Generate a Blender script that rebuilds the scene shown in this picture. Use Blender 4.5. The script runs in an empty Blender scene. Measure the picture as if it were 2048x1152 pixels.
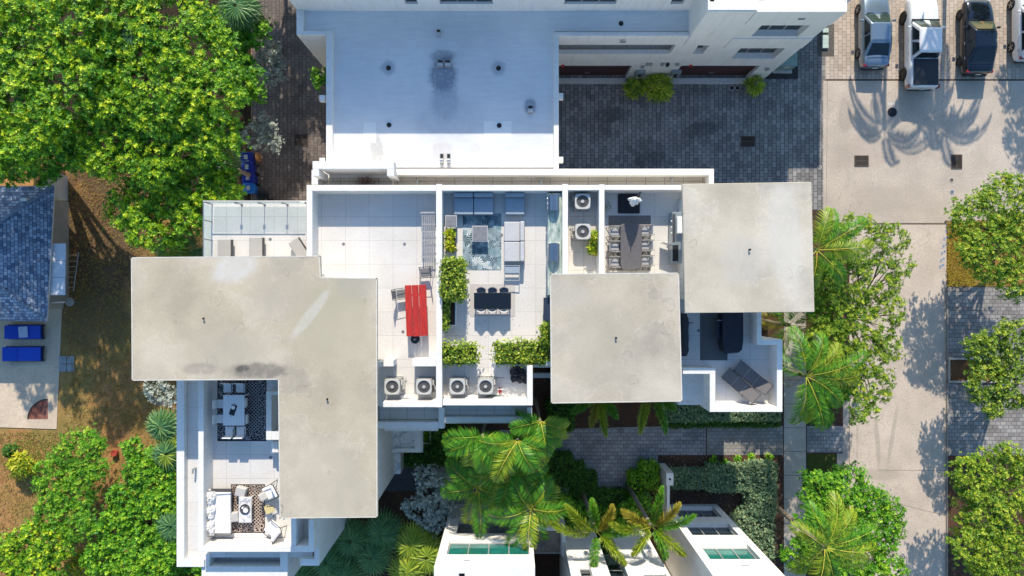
import bpy, math, random
import numpy as np
from mathutils import Vector, Matrix
PI=math.pi; rad=math.radians
C=bpy.context.scene.collection
# ------------------------------------------------------------------ camera, sky, sun, exposure
CH=43.0; FPX=1365.33
cd=bpy.data.cameras.new('camera'); cam=bpy.data.objects.new('camera',cd); C.objects.link(cam)
cam.location=(0,0,CH); cam.rotation_euler=(0,0,0)
cd.sensor_width=36; cd.lens=24.0; cd.clip_end=1500; cd.clip_start=0.5
bpy.context.scene.camera=cam
SUN_EL=33.0; SUN_AZ=1.2            # degrees; azimuth measured from +Y (top of the picture) towards +X
w=bpy.data.worlds.new('World'); bpy.context.scene.world=w; w.use_nodes=True
nt=w.node_tree; bg=nt.nodes['Background']
sky=nt.nodes.new('ShaderNodeTexSky'); sky.sky_type='NISHITA'; sky.sun_disc=False
sky.sun_elevation=rad(SUN_EL); sky.sun_rotation=rad(SUN_AZ)
sky.air_density=1.3; sky.dust_density=0.6; sky.ozone_density=1.6
hs=nt.nodes.new('ShaderNodeHueSaturation'); hs.inputs['Saturation'].default_value=1.25; hs.inputs['Hue'].default_value=0.502
nt.links.new(sky.outputs[0],hs.inputs['Color']); nt.links.new(hs.outputs[0],bg.inputs[0]); bg.inputs[1].default_value=0.15
sd=bpy.data.lights.new('sun','SUN'); sd.energy=4.1; sd.angle=rad(0.5); sd.color=(1.0,0.90,0.75)
so=bpy.data.objects.new('sun',sd); C.objects.link(so)
d=Vector((math.sin(rad(SUN_AZ))*math.cos(rad(SUN_EL)),math.cos(rad(SUN_AZ))*math.cos(rad(SUN_EL)),math.sin(rad(SUN_EL))))
so.rotation_euler=d.to_track_quat('Z','Y').to_euler(); so.location=(0,40,60)
vs=bpy.context.scene.view_settings
vs.view_transform='Standard'; vs.look='None'; vs.gamma=1; vs.use_curve_mapping=False; vs.exposure=0.5
# ------------------------------------------------------------------ helpers
def P(px,py,z=0.0):
    k=(CH-z)/FPX
    return ((px-1024)*k,(576-py)*k,z)
def S(n,z=0.0): return n*(CH-z)/FPX
def PX(px,z): return (px-1024)*(CH-z)/FPX
def PY(py,z): return (576-py)*(CH-z)/FPX
class MB:
    def __init__(s): s.v=[]; s.f=[]; s.mi=[]; s.cur=0
    def add(s,vs,fs):
        n=len(s.v); s.v+= [tuple(v) for v in vs]; s.f+=[tuple(i+n for i in f) for f in fs]; s.mi+=[s.cur]*len(fs); return s
    def box(s,x0,y0,z0,x1,y1,z1):
        if x0>x1:x0,x1=x1,x0
        if y0>y1:y0,y1=y1,y0
        if z0>z1:z0,z1=z1,z0
        return s.add([(x0,y0,z0),(x1,y0,z0),(x1,y1,z0),(x0,y1,z0),(x0,y0,z1),(x1,y0,z1),(x1,y1,z1),(x0,y1,z1)],
            [(0,3,2,1),(4,5,6,7),(0,1,5,4),(1,2,6,5),(2,3,7,6),(3,0,4,7)])
    def cb(s,cx,cy,cz,sx,sy,sz,rz=0,rx=0,ry=0):     # centred box, rotated
        M=Matrix.Translation((cx,cy,cz))@Matrix.Rotation(rz,4,'Z')@Matrix.Rotation(ry,4,'Y')@Matrix.Rotation(rx,4,'X')
        vs=[M@Vector((a*sx/2,b*sy/2,c*sz/2)) for c in(-1,1) for a,b in((-1,-1),(1,-1),(1,1),(-1,1))]
        return s.add(vs,[(0,3,2,1),(4,5,6,7),(0,1,5,4),(1,2,6,5),(2,3,7,6),(3,0,4,7)])
    def pb(s,x0,y0,x1,y1,zt,zb):                     # box whose top has these pixel bounds at height zt
        return s.box(PX(x0,zt),PY(y1,zt),zb,PX(x1,zt),PY(y0,zt),zt)
    def prism(s,poly,z0,z1):
        a=sum(poly[i][0]*poly[(i+1)%len(poly)][1]-poly[(i+1)%len(poly)][0]*poly[i][1] for i in range(len(poly)))
        if a<0: poly=poly[::-1]
        n=len(poly); vs=[(x,y,z0) for x,y in poly]+[(x,y,z1) for x,y in poly]
        return s.add(vs,[tuple(range(n-1,-1,-1)),tuple(range(n,2*n))]+[(i,(i+1)%n,(i+1)%n+n,i+n) for i in range(n)])
    def sheet(s,poly,z):
        a=sum(poly[i][0]*poly[(i+1)%len(poly)][1]-poly[(i+1)%len(poly)][0]*poly[i][1] for i in range(len(poly)))
        if a<0: poly=poly[::-1]
        return s.add([(x,y,z) for x,y in poly],[tuple(range(len(poly)))])
    def cyl(s,cx,cy,z0,z1,r,n=16,r2=None):
        r2=r if r2 is None else r2
        vs=[(cx+r*math.cos(2*PI*i/n),cy+r*math.sin(2*PI*i/n),z0) for i in range(n)]+[(cx+r2*math.cos(2*PI*i/n),cy+r2*math.sin(2*PI*i/n),z1) for i in range(n)]
        return s.add(vs,[tuple(range(n-1,-1,-1)),tuple(range(n,2*n))]+[(i,(i+1)%n,(i+1)%n+n,i+n) for i in range(n)])
    def ring(s,cx,cy,z,r0,r1,h=0.01,n=24):
        vs=[];fs=[]
        for i in range(n):
            a=2*PI*i/n; c,q=math.cos(a),math.sin(a)
            vs+=[(cx+r0*c,cy+r0*q,z),(cx+r1*c,cy+r1*q,z),(cx+r1*c,cy+r1*q,z+h),(cx+r0*c,cy+r0*q,z+h)]
        for i in range(n):
            a=4*i;b=4*((i+1)%n)
            fs+=[(a,b,b+1,a+1),(a+1,b+1,b+2,a+2),(a+2,b+2,b+3,a+3),(a+3,b+3,b,a)]
        return s.add(vs,fs)
    def tube(s,pts,r,n=6):
        pts=[Vector(p) for p in pts]; m=len(pts)
        rs=r if isinstance(r,(list,tuple)) else [r]*m
        vs=[];fs=[]
        for i,p in enumerate(pts):
            t=(pts[min(i+1,m-1)]-pts[max(i-1,0)]).normalized()
            a=t.cross(Vector((0,0,1)));
            if a.length<0.05: a=t.cross(Vector((1,0,0)))
            a.normalize(); b=t.cross(a)
            for j in range(n):
                an=2*PI*j/n; vs.append(p+(a*math.cos(an)+b*math.sin(an))*rs[i])
        for i in range(m-1):
            for j in range(n):
                q=(j+1)%n; fs.append((i*n+j,i*n+q,(i+1)*n+q,(i+1)*n+j))
        fs.append(tuple(range(n))[::-1]); fs.append(tuple((m-1)*n+j for j in range(n)))
        return s.add(vs,fs)
    def loft(s,rings):
        n=len(rings[0]); vs=[p for r in rings for p in r]; fs=[]
        for i in range(len(rings)-1):
            for j in range(n):
                q=(j+1)%n; fs.append((i*n+j,i*n+q,(i+1)*n+q,(i+1)*n+j))
        fs.append(tuple(range(n))[::-1]); fs.append(tuple((len(rings)-1)*n+j for j in range(n)))
        return s.add(vs,fs)
    def build(s,name,mat,parent=None,world=False,smooth=False,bevel=0,sub=0,seg=2):
        me=bpy.data.meshes.new(name)
        vs=s.v
        if parent is not None and world:
            o=parent.location
            if parent.parent: o=o+parent.parent.location
            vs=[(a-o[0],b-o[1],c-o[2]) for a,b,c in vs]
        me.from_pydata(vs,[],s.f)
        mats=mat if isinstance(mat,(list,tuple)) else [mat]
        for m in mats: me.materials.append(m)
        if len(mats)>1: me.polygons.foreach_set('material_index',s.mi)
        if smooth or sub: me.polygons.foreach_set('use_smooth',[True]*len(me.polygons))
        me.update()
        o=bpy.data.objects.new(name,me); C.objects.link(o)
        if parent is not None: o.parent=parent
        if bevel:
            b=o.modifiers.new('bevel','BEVEL'); b.width=bevel; b.segments=seg; b.limit_method='ANGLE'
            if seg>1:
                me.polygons.foreach_set('use_smooth',[True]*len(me.polygons))
                wn=o.modifiers.new('wn','WEIGHTED_NORMAL'); wn.keep_sharp=False
        if sub:
            q=o.modifiers.new('sub','SUBSURF'); q.levels=sub; q.render_levels=sub
        return o
def thing(name,label,cat,loc=(0,0,0),rz=0,group=None):
    o=bpy.data.objects.new(name,None); C.objects.link(o); o.empty_display_size=.2
    o.location=loc; o.rotation_euler=(0,0,rz); tag(o,label,cat,group); return o
def tag(o,label,cat,group=None,kind=None):
    if label: o['label']=label
    if cat: o['category']=cat
    if group: o['group']=group
    if kind: o['kind']=kind
    return o
def struct(o,kind='structure'): o['kind']=kind; return o
def copy_tree(o,loc=None,rz=None,label=None,parent=None):
    c=o.copy(); C.objects.link(c)
    if parent is not None: c.parent=parent
    if loc is not None: c.location=loc
    if rz is not None: c.rotation_euler=(0,0,rz)
    if label: c['label']=label
    for ch in [x for x in list(C.objects) if x.parent==o]: copy_tree(ch,parent=c)
    return c
# ------------------------------------------------------------------ materials
MC={}
def newmat(name):
    m=bpy.data.materials.new(name); m.use_nodes=True; t=m.node_tree
    return m,t,t.nodes['Principled BSDF']
def N(t,k,**kw):
    n=t.nodes.new(k)
    for a,b in kw.items(): setattr(n,a,b)
    return n
def c4(c): return (c[0],c[1],c[2],1)
def noisemix(t,coord,scale,c1,c2,lo=.35,hi=.65,detail=6,rough=.6):
    n=N(t,'ShaderNodeTexNoise'); n.inputs['Scale'].default_value=scale; n.inputs['Detail'].default_value=detail; n.inputs['Roughness'].default_value=rough
    t.links.new(coord,n.inputs['Vector'])
    r=N(t,'ShaderNodeValToRGB'); r.color_ramp.elements[0].position=lo; r.color_ramp.elements[1].position=hi
    r.color_ramp.elements[0].color=c4(c1); r.color_ramp.elements[1].color=c4(c2)
    t.links.new(n.outputs['Fac'],r.inputs[0]); return r.outputs[0],n.outputs['Fac']
def mixc(t,fac,a,b,mode='MIX'):
    m=N(t,'ShaderNodeMix',data_type='RGBA',blend_type=mode)
    for s,v in ((m.inputs[0],fac),(m.inputs[6],a),(m.inputs[7],b)):
        if hasattr(v,'is_linked') or hasattr(v,'node'): t.links.new(v,s)
        elif isinstance(v,(int,float)): s.default_value=v
        else: s.default_value=c4(v)
    return m.outputs[2]
def math_(t,op,a,b=None,clamp=False):
    m=N(t,'ShaderNodeMath',operation=op,use_clamp=clamp)
    for s,v in ((m.inputs[0],a),(m.inputs[1],b)):
        if v is None: continue
        if isinstance(v,(int,float)): s.default_value=v
        else: t.links.new(v,s)
    return m.outputs[0]
def bump(t,b,h,st,dist=.02):
    n=N(t,'ShaderNodeBump'); n.inputs['Strength'].default_value=st; n.inputs['Distance'].default_value=dist
    t.links.new(h,n.inputs['Height']); t.links.new(n.outputs[0],b.inputs['Normal'])
def wc(t):                                   # real-world position (materials do not slide between objects)
    g=N(t,'ShaderNodeNewGeometry'); return g.outputs['Position']
def oc(t): return N(t,'ShaderNodeTexCoord').outputs['Object']
def plain(name,c,rough=.6,metal=0,var=.12,scale=3,bst=0,spec=None,coat=0):
    if name in MC: return MC[name]
    m,t,b=newmat(name); p=wc(t)
    c1=[x*(1-var) for x in c]; c2=[min(1,x*(1+var)) for x in c]
    col,f=noisemix(t,p,scale,c1,c2,.3,.7)
    t.links.new(col,b.inputs['Base Color']); b.inputs['Roughness'].default_value=rough; b.inputs['Metallic'].default_value=metal
    if coat: b.inputs['Coat Weight'].default_value=coat; b.inputs['Coat Roughness'].default_value=.05
    if spec is not None: b.inputs['Specular IOR Level'].default_value=spec
    if bst:
        n=N(t,'ShaderNodeTexNoise'); n.inputs['Scale'].default_value=scale*12; n.inputs['Detail'].default_value=4; t.links.new(p,n.inputs['Vector'])
        bump(t,b,n.outputs['Fac'],bst)
    MC[name]=m; return m
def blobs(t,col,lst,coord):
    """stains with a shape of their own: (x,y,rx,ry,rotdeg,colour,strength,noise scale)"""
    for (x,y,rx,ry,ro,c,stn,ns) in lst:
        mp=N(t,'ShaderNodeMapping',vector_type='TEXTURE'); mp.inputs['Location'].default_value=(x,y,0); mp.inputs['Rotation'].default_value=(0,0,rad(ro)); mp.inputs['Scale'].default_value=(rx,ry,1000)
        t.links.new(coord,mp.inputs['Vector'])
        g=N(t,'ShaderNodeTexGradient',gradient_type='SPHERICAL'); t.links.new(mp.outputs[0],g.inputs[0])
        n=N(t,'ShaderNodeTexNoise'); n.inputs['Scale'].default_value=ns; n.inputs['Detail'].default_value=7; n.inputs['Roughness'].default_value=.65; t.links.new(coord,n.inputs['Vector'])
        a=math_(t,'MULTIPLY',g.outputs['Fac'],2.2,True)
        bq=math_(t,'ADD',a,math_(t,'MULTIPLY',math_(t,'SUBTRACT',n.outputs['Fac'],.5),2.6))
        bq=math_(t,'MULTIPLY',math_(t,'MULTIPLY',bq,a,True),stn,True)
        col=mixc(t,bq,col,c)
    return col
def tiles(name,c,tw,th,joint,jc,var=.06,rough=.55,off=0.0,rot=0,stain=None,bst=.15,lst=(),origin=(0,0)):
    if name in MC: return MC[name]
    m,t,b=newmat(name); p=wc(t)
    mp=N(t,'ShaderNodeMapping'); mp.inputs['Rotation'].default_value=(0,0,rad(rot)); mp.inputs['Location'].default_value=(origin[0],origin[1],0); t.links.new(p,mp.inputs[0])
    # flatten z so that the pattern does not depend on height
    fl=N(t,'ShaderNodeVectorMath',operation='MULTIPLY'); fl.inputs[1].default_value=(1,1,0); t.links.new(mp.outputs[0],fl.inputs[0])
    br=N(t,'ShaderNodeTexBrick'); br.offset=off; br.inputs['Scale'].default_value=1; br.inputs['Brick Width'].default_value=tw; br.inputs['Row Height'].default_value=th
    br.inputs['Mortar Size'].default_value=joint; br.inputs['Mortar Smooth'].default_value=.1; br.inputs['Bias'].default_value=0
    br.inputs['Color1'].default_value=c4([x*(1-var) for x in c]); br.inputs['Color2'].default_value=c4([min(1,x*(1+var)) for x in c]); br.inputs['Mortar'].default_value=c4(jc)
    t.links.new(fl.outputs[0],br.inputs['Vector'])
    s=stain or (.85,.83,.80)
    dirt,f=noisemix(t,p,.55,s,(1,1,1),.3,.62,8,.65)
    col=mixc(t,1.0,br.outputs['Color'],dirt,'MULTIPLY')
    d2,f2=noisemix(t,p,9,(.9,.9,.9),(1.0,1.0,1.0),.3,.7,4)
    col=mixc(t,1.0,col,d2,'MULTIPLY')
    col=blobs(t,col,lst,p)
    t.links.new(col,b.inputs['Base Color']); b.inputs['Roughness'].default_value=rough
    bump(t,b,math_(t,'SUBTRACT',f2,math_(t,'MULTIPLY',br.outputs['Fac'],1.0)),bst,.01)
    MC[name]=m; return m
def leafmat(name,cols,rough=.5,trans=.25):
    """leaf colour runs over a per-leaf attribute 'tint' (old leaf to young tip)"""
    if name in MC: return MC[name]
    m,t,b=newmat(name)
    a=N(t,'ShaderNodeAttribute',attribute_name='tint')
    r=N(t,'ShaderNodeValToRGB'); e=r.color_ramp.elements
    e[0].position=0; e[0].color=c4(cols[0]); e[1].position=1; e[1].color=c4(cols[-1])
    for i,c in enumerate(cols[1:-1]):
        q=e.new((i+1)/(len(cols)-1)); q.color=c4(c)
    t.links.new(a.outputs['Fac'],r.inputs[0]); t.links.new(r.outputs[0],b.inputs['Base Color']); b.inputs['Roughness'].default_value=rough
    b.inputs['Specular IOR Level'].default_value=.35
    tr=N(t,'ShaderNodeBsdfTranslucent'); t.links.new(r.outputs[0],tr.inputs[0])
    mx=N(t,'ShaderNodeMixShader'); mx.inputs[0].default_value=trans
    t.links.new(b.outputs[0],mx.inputs[1]); t.links.new(tr.outputs[0],mx.inputs[2]); t.links.new(mx.outputs[0],t.nodes['Material Output'].inputs[0])
    MC[name]=m; return m
def slabmat(name,c,lst):
    """weathered roof concrete: broad tone changes, dried puddle rings, hairline cracks"""
    m,t,b=newmat(name); p=wc(t)
    col,f=noisemix(t,p,.28,[x*.72 for x in c],[min(1,x*1.12) for x in c],.36,.62,8,.62)
    wq=N(t,'ShaderNodeTexNoise'); wq.inputs['Scale'].default_value=1.6; wq.inputs['Detail'].default_value=4; t.links.new(p,wq.inputs['Vector'])
    ad=N(t,'ShaderNodeVectorMath',operation='MULTIPLY_ADD'); ad.inputs[1].default_value=(.55,.55,0); t.links.new(wq.outputs['Color'],ad.inputs[0]); t.links.new(p,ad.inputs[2])
    fl=N(t,'ShaderNodeVectorMath',operation='MULTIPLY'); fl.inputs[1].default_value=(1,1,0); t.links.new(ad.outputs[0],fl.inputs[0])
    vo=N(t,'ShaderNodeTexVoronoi'); vo.inputs['Scale'].default_value=.75; vo.inputs['Randomness'].default_value=1; t.links.new(fl.outputs[0],vo.inputs['Vector'])
    sep=N(t,'ShaderNodeSeparateColor'); t.links.new(vo.outputs['Color'],sep.inputs[0])
    rr=math_(t,'MULTIPLY_ADD',sep.outputs[0],.30); rr.node.inputs[2].default_value=.02
    dd=math_(t,'SUBTRACT',vo.outputs['Distance'],rr)
    inside=math_(t,'MULTIPLY',math_(t,'SUBTRACT',0.0,dd),9,True)
    ringf=math_(t,'SUBTRACT',1.0,math_(t,'MULTIPLY',math_(t,'ABSOLUTE',dd),38),True)
    on=math_(t,'GREATER_THAN',sep.outputs[1],.50)
    n2=N(t,'ShaderNodeTexNoise'); n2.inputs['Scale'].default_value=3; t.links.new(p,n2.inputs['Vector'])
    k=math_(t,'MULTIPLY',on,math_(t,'MULTIPLY',math_(t,'SUBTRACT',n2.outputs['Fac'],.35),3,True))
    col=mixc(t,math_(t,'MULTIPLY',math_(t,'MULTIPLY',inside,k),.7),col,[x*.78 for x in c])
    col=mixc(t,math_(t,'MULTIPLY',math_(t,'MULTIPLY',ringf,k),1.0),col,[x*.52 for x in c])
    # dried edges: contour of a broad noise
    n3=N(t,'ShaderNodeTexNoise'); n3.inputs['Scale'].default_value=.22; n3.inputs['Detail'].default_value=5; n3.inputs['Roughness'].default_value=.62; t.links.new(p,n3.inputs['Vector'])
    e3=math_(t,'SUBTRACT',1.0,math_(t,'MULTIPLY',math_(t,'ABSOLUTE',math_(t,'SUBTRACT',n3.outputs['Fac'],.52)),110),True)
    col=mixc(t,math_(t,'MULTIPLY',e3,.30),col,[min(1,x*1.35) for x in c])
    st=math_(t,'GREATER_THAN',n3.outputs['Fac'],.52)
    col=mixc(t,math_(t,'MULTIPLY',st,.30),col,[c[0]*.98,c[1]*.94,c[2]*.82])
    d2,f2=noisemix(t,p,14,(.90,.90,.90),(1.04,1.04,1.04),.3,.7,6)
    col=mixc(t,1.0,col,d2,'MULTIPLY')
    col=blobs(t,col,lst,p)
    t.links.new(col,b.inputs['Base Color']); b.inputs['Roughness'].default_value=.85
    bump(t,b,f2,.2,.01)
    return m
def soilmat(name,c1,c2,c3,sc=5,bst=.6,lst=()):
    m,t,b=newmat(name); p=wc(t)
    col,f=noisemix(t,p,sc,c1,c2,.3,.66,10,.75)
    big,f2=noisemix(t,p,.35,(0,0,0),(1,1,1),.42,.62,5,.6)
    col=mixc(t,big,col,mixc(t,.5,col,c3))
    fine,f3=noisemix(t,p,22,(.55,.55,.55),(1.35,1.35,1.35),.3,.7,8,.8)
    col=blobs(t,col,lst,p); col=mixc(t,1.0,col,fine,'MULTIPLY')
    t.links.new(col,b.inputs['Base Color']); b.inputs['Roughness'].default_value=.95; b.inputs['Specular IOR Level'].default_value=.1
    bump(t,b,f3,bst,.05); return m
def glassmat(name,c,rough=.05):
    if name in MC: return MC[name]
    m,t,b=newmat(name); p=wc(t)
    col,f=noisemix(t,p,1.2,[x*.7 for x in c],[x*1.2 for x in c],.35,.65)
    t.links.new(col,b.inputs['Base Color']); b.inputs['Roughness'].default_value=rough; b.inputs['Specular IOR Level'].default_value=.8
    MC[name]=m; return m
def clearglass():
    m,t,b=newmat('clear_glass'); b.inputs['Base Color'].default_value=(.8,.95,.92,1); b.inputs['Roughness'].default_value=.03
    tr=N(t,'ShaderNodeBsdfTransparent'); tr.inputs[0].default_value=(.88,.93,.92,1)
    mx=N(t,'ShaderNodeMixShader'); mx.inputs[0].default_value=.14
    t.links.new(tr.outputs[0],mx.inputs[1]); t.links.new(b.outputs[0],mx.inputs[2]); t.links.new(mx.outputs[0],t.nodes['Material Output'].inputs[0]); return m
def rugmat(name,base,line,kind,sc=6):
    m,t,b=newmat(name); p=oc(t)
    if kind=='leaf':
        v=N(t,'ShaderNodeTexVoronoi'); v.inputs['Scale'].default_value=1.9; t.links.new(p,v.inputs['Vector'])
        # leaf blades: stripes fanning from each cell centre
        sb=N(t,'ShaderNodeVectorMath',operation='SUBTRACT'); t.links.new(p,sb.inputs[0]); t.links.new(v.outputs['Position'],sb.inputs[1])
        sp=N(t,'ShaderNodeSeparateXYZ'); t.links.new(sb.outputs[0],sp.inputs[0])
        an=math_(t,'ARCTAN2',sp.outputs[1],sp.outputs[0]); sc_=N(t,'ShaderNodeSeparateColor'); t.links.new(v.outputs['Color'],sc_.inputs[0])
        s1=math_(t,'SINE',math_(t,'ADD',math_(t,'MULTIPLY',an,13.0),math_(t,'MULTIPLY',v.outputs['Distance'],9)))
        blade=math_(t,'GREATER_THAN',s1,-.1)
        near=math_(t,'LESS_THAN',v.outputs['Distance'],.60)
        half=math_(t,'GREATER_THAN',math_(t,'SINE',math_(t,'ADD',an,math_(t,'MULTIPLY',sc_.outputs[1],6.28))),-.75)
        k=math_(t,'MULTIPLY',math_(t,'MULTIPLY',blade,near),half)
        g,f=noisemix(t,p,2.5,base,[x*1.7 for x in base],.4,.6)
        r=N(t,'ShaderNodeValToRGB'); r.color_ramp.interpolation='CONSTANT'
        r.color_ramp.elements[0].color=(.03,.06,.08,1); r.color_ramp.elements[1].position=.45; r.color_ramp.elements[1].color=(.72,.74,.72,1)
        q=r.color_ramp.elements.new(.75); q.color=(.10,.20,.22,1)
        t.links.new(sc_.outputs[0],r.inputs[0])
        col=mixc(t,k,g,r.outputs[0])
    elif kind=='diamond':
        mp=N(t,'ShaderNodeMapping'); mp.inputs['Rotation'].default_value=(0,0,rad(45)); mp.inputs['Scale'].default_value=(sc,sc,sc); t.links.new(p,mp.inputs[0])
        ck=N(t,'ShaderNodeTexBrick'); ck.offset=0; ck.inputs['Scale'].default_value=1; ck.inputs['Brick Width'].default_value=1; ck.inputs['Row Height'].default_value=1; ck.inputs['Mortar Size'].default_value=.16
        ck.inputs['Color1'].default_value=c4(base); ck.inputs['Color2'].default_value=c4(base); ck.inputs['Mortar'].default_value=c4(line); t.links.new(mp.outputs[0],ck.inputs['Vector'])
        v=N(t,'ShaderNodeTexVoronoi',feature='DISTANCE_TO_EDGE'); v.inputs['Scale'].default_value=sc*1.1; t.links.new(p,v.inputs['Vector'])
        vv=math_(t,'LESS_THAN',v.outputs['Distance'],.09)
        fl=mixc(t,vv,base,line)
        at=N(t,'ShaderNodeTexCoord'); sp=N(t,'ShaderNodeSeparateXYZ'); t.links.new(at.outputs['Generated'],sp.inputs[0])
        ex=math_(t,'ABSOLUTE',math_(t,'SUBTRACT',sp.outputs[0],.5)); ey=math_(t,'ABSOLUTE',math_(t,'SUBTRACT',sp.outputs[1],.5))
        ed=math_(t,'GREATER_THAN',math_(t,'MAXIMUM',ex,ey),.36)
        col=mixc(t,ed,ck.outputs['Color'],fl)
        e2=math_(t,'GREATER_THAN',math_(t,'MAXIMUM',ex,ey),.485); col=mixc(t,e2,col,base)
    elif kind=='maze':
        v=N(t,'ShaderNodeTexBrick'); v.offset=.5; v.inputs['Scale'].default_value=sc; v.inputs['Mortar Size'].default_value=.05; v.inputs['Brick Width'].default_value=.6
        v.inputs['Color1'].default_value=c4(base); v.inputs['Color2'].default_value=c4([x*1.6 for x in base]); v.inputs['Mortar'].default_value=c4(line)
        mp=N(t,'ShaderNodeMapping'); mp.inputs['Rotation'].default_value=(0,0,rad(45)); t.links.new(p,mp.inputs[0]); t.links.new(mp.outputs[0],v.inputs['Vector']); col=v.outputs['Color']
    else:
        wv=N(t,'ShaderNodeTexWave'); wv.inputs['Scale'].default_value=sc; wv.inputs['Distortion'].default_value=1.2; wv.inputs['Detail'].default_value=3; t.links.new(p,wv.inputs['Vector'])
        col=mixc(t,math_(t,'MULTIPLY',wv.outputs['Fac'],.8),base,line)
    d2,f2=noisemix(t,p,30,(.85,.85,.85),(1.1,1.1,1.1),.3,.7,4)
    col=mixc(t,1.0,col,d2,'MULTIPLY')
    t.links.new(col,b.inputs['Base Color']); b.inputs['Roughness'].default_value=.95; b.inputs['Specular IOR Level'].default_value=.1
    return m
def stucco(name,c,g):
    m,t,b=newmat(name); p=wc(t)
    col,f=noisemix(t,p,.9,[x*.95 for x in c],c,.3,.6,6,.6)
    mp=N(t,'ShaderNodeMapping'); mp.inputs['Scale'].default_value=(3.5,3.5,.35); t.links.new(p,mp.inputs[0])
    st,f2=noisemix(t,mp.outputs[0],1.4,g,(1,1,1),.28,.5,7,.7); col=mixc(t,1.0,col,st,'MULTIPLY')
    fi,f3=noisemix(t,p,18,(.94,.94,.94),(1.02,1.02,1.02),.3,.7,5); col=mixc(t,1.0,col,fi,'MULTIPLY')
    t.links.new(col,b.inputs['Base Color']); b.inputs['Roughness'].default_value=.85; bump(t,b,f3,.15,.01); MC[name]=m; return m
WHITE=stucco('white_stucco',(.80,.78,.74),(.86,.85,.82))
STUC=stucco('aged_white_stucco',(.72,.70,.66),(.78,.76,.72))
DARK=plain('dark_metal',(.03,.03,.034),.45,.4)
BLACK=plain('black_plastic',(.012,.012,.014),.5)
STEEL=plain('brushed_steel',(.55,.56,.57),.32,.9,var=.08)
GREYM=plain('grey_metal',(.30,.30,.31),.5,.3)
GALV=plain('galvanised_metal',(.48,.48,.46),.45,.6,var=.15,scale=8)
GLASS=glassmat('dark_window_glass',(.012,.022,.026))
GREENG=glassmat('green_window_glass',(.015,.16,.13),.12)
FRAME=plain('window_frame_metal',(.42,.42,.41),.45,.4)
CLEAR=clearglass()
BARK=plain('bark',(.16,.12,.085),.95,var=.35,scale=9,bst=.5)
PALMT=plain('palm_trunk',(.26,.22,.17),.95,var=.3,scale=8,bst=.4)
# ------------------------------------------------------------------ foliage makers
def leafmesh(name,V,F,tint,mat,parent=None,mi=None):
    """V Nx3, F Mx4, tint per vertex"""
    me=bpy.data.meshes.new(name); V=np.asarray(V,np.float32); F=np.asarray(F,np.int32)
    me.vertices.add(len(V)); me.vertices.foreach_set('co',V.ravel())
    me.loops.add(F.size); me.loops.foreach_set('vertex_index',F.ravel())
    me.polygons.add(len(F)); me.polygons.foreach_set('loop_start',np.arange(0,F.size,4,dtype=np.int32)); me.polygons.foreach_set('loop_total',np.full(len(F),4,np.int32))
    a=me.attributes.new('tint','FLOAT','POINT'); a.data.foreach_set('value',np.asarray(tint,np.float32))
    for m in (mat if isinstance(mat,(list,tuple)) else [mat]): me.materials.append(m)
    me.update(calc_edges=True)
    o=bpy.data.objects.new(name,me); C.objects.link(o)
    if parent is not None: o.parent=parent
    return o
def rosettes(cen,nrm,R,k,wid,up,rng,t0=0.0,t1=1.0,bias=None):
    """k leaves (bent diamonds) round every centre"""
    n=len(cen)
    nrm=nrm/np.linalg.norm(nrm,axis=1,keepdims=True)
    a=np.cross(nrm,np.tile([[.31,.2,.93]],(n,1))+rng.normal(0,.3,(n,3))); a/=np.linalg.norm(a,axis=1,keepdims=True); b=np.cross(nrm,a)
    cen=np.repeat(cen,k,0); nn=np.repeat(nrm,k,0); a=np.repeat(a,k,0); b=np.repeat(b,k,0); R=np.repeat(R,k)*rng.uniform(.65,1.15,n*k)
    j=np.tile(np.arange(k),n); th=(j*2.399+np.repeat(rng.uniform(0,6.28,n),k))[:,None]
    al=rng.uniform(up-.35,up+.45,(n*k,1))
    dr=(np.cos(th)*a+np.sin(th)*b)*np.cos(al)+nn*np.sin(al)
    sd=np.cross(dr,nn); sd/= (np.linalg.norm(sd,axis=1,keepdims=True)+1e-6)
    sd=sd+nn*rng.normal(0,.35,(n*k,1))
    Rr=R[:,None]
    tip=cen+dr*Rr; tip[:,2]-=.12*R
    mid=cen+dr*Rr*.5
    V=np.stack([cen,mid+sd*Rr*wid,tip,mid-sd*Rr*wid],1).reshape(-1,3)
    F=np.arange(n*k*4).reshape(-1,4)
    base=np.repeat(rng.uniform(0,1,n) if bias is None else np.clip(bias+rng.normal(0,.15,n),0,1),k)
    tt=np.clip(t0+(t1-t0)*(.55*base+.45*(np.sin(al[:,0])*.5+.5)+rng.normal(0,.12,n*k)),0,1)
    T=np.repeat(tt,4); T[2::4]=np.clip(T[2::4]+.12,0,1)
    return V,F,T
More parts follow.
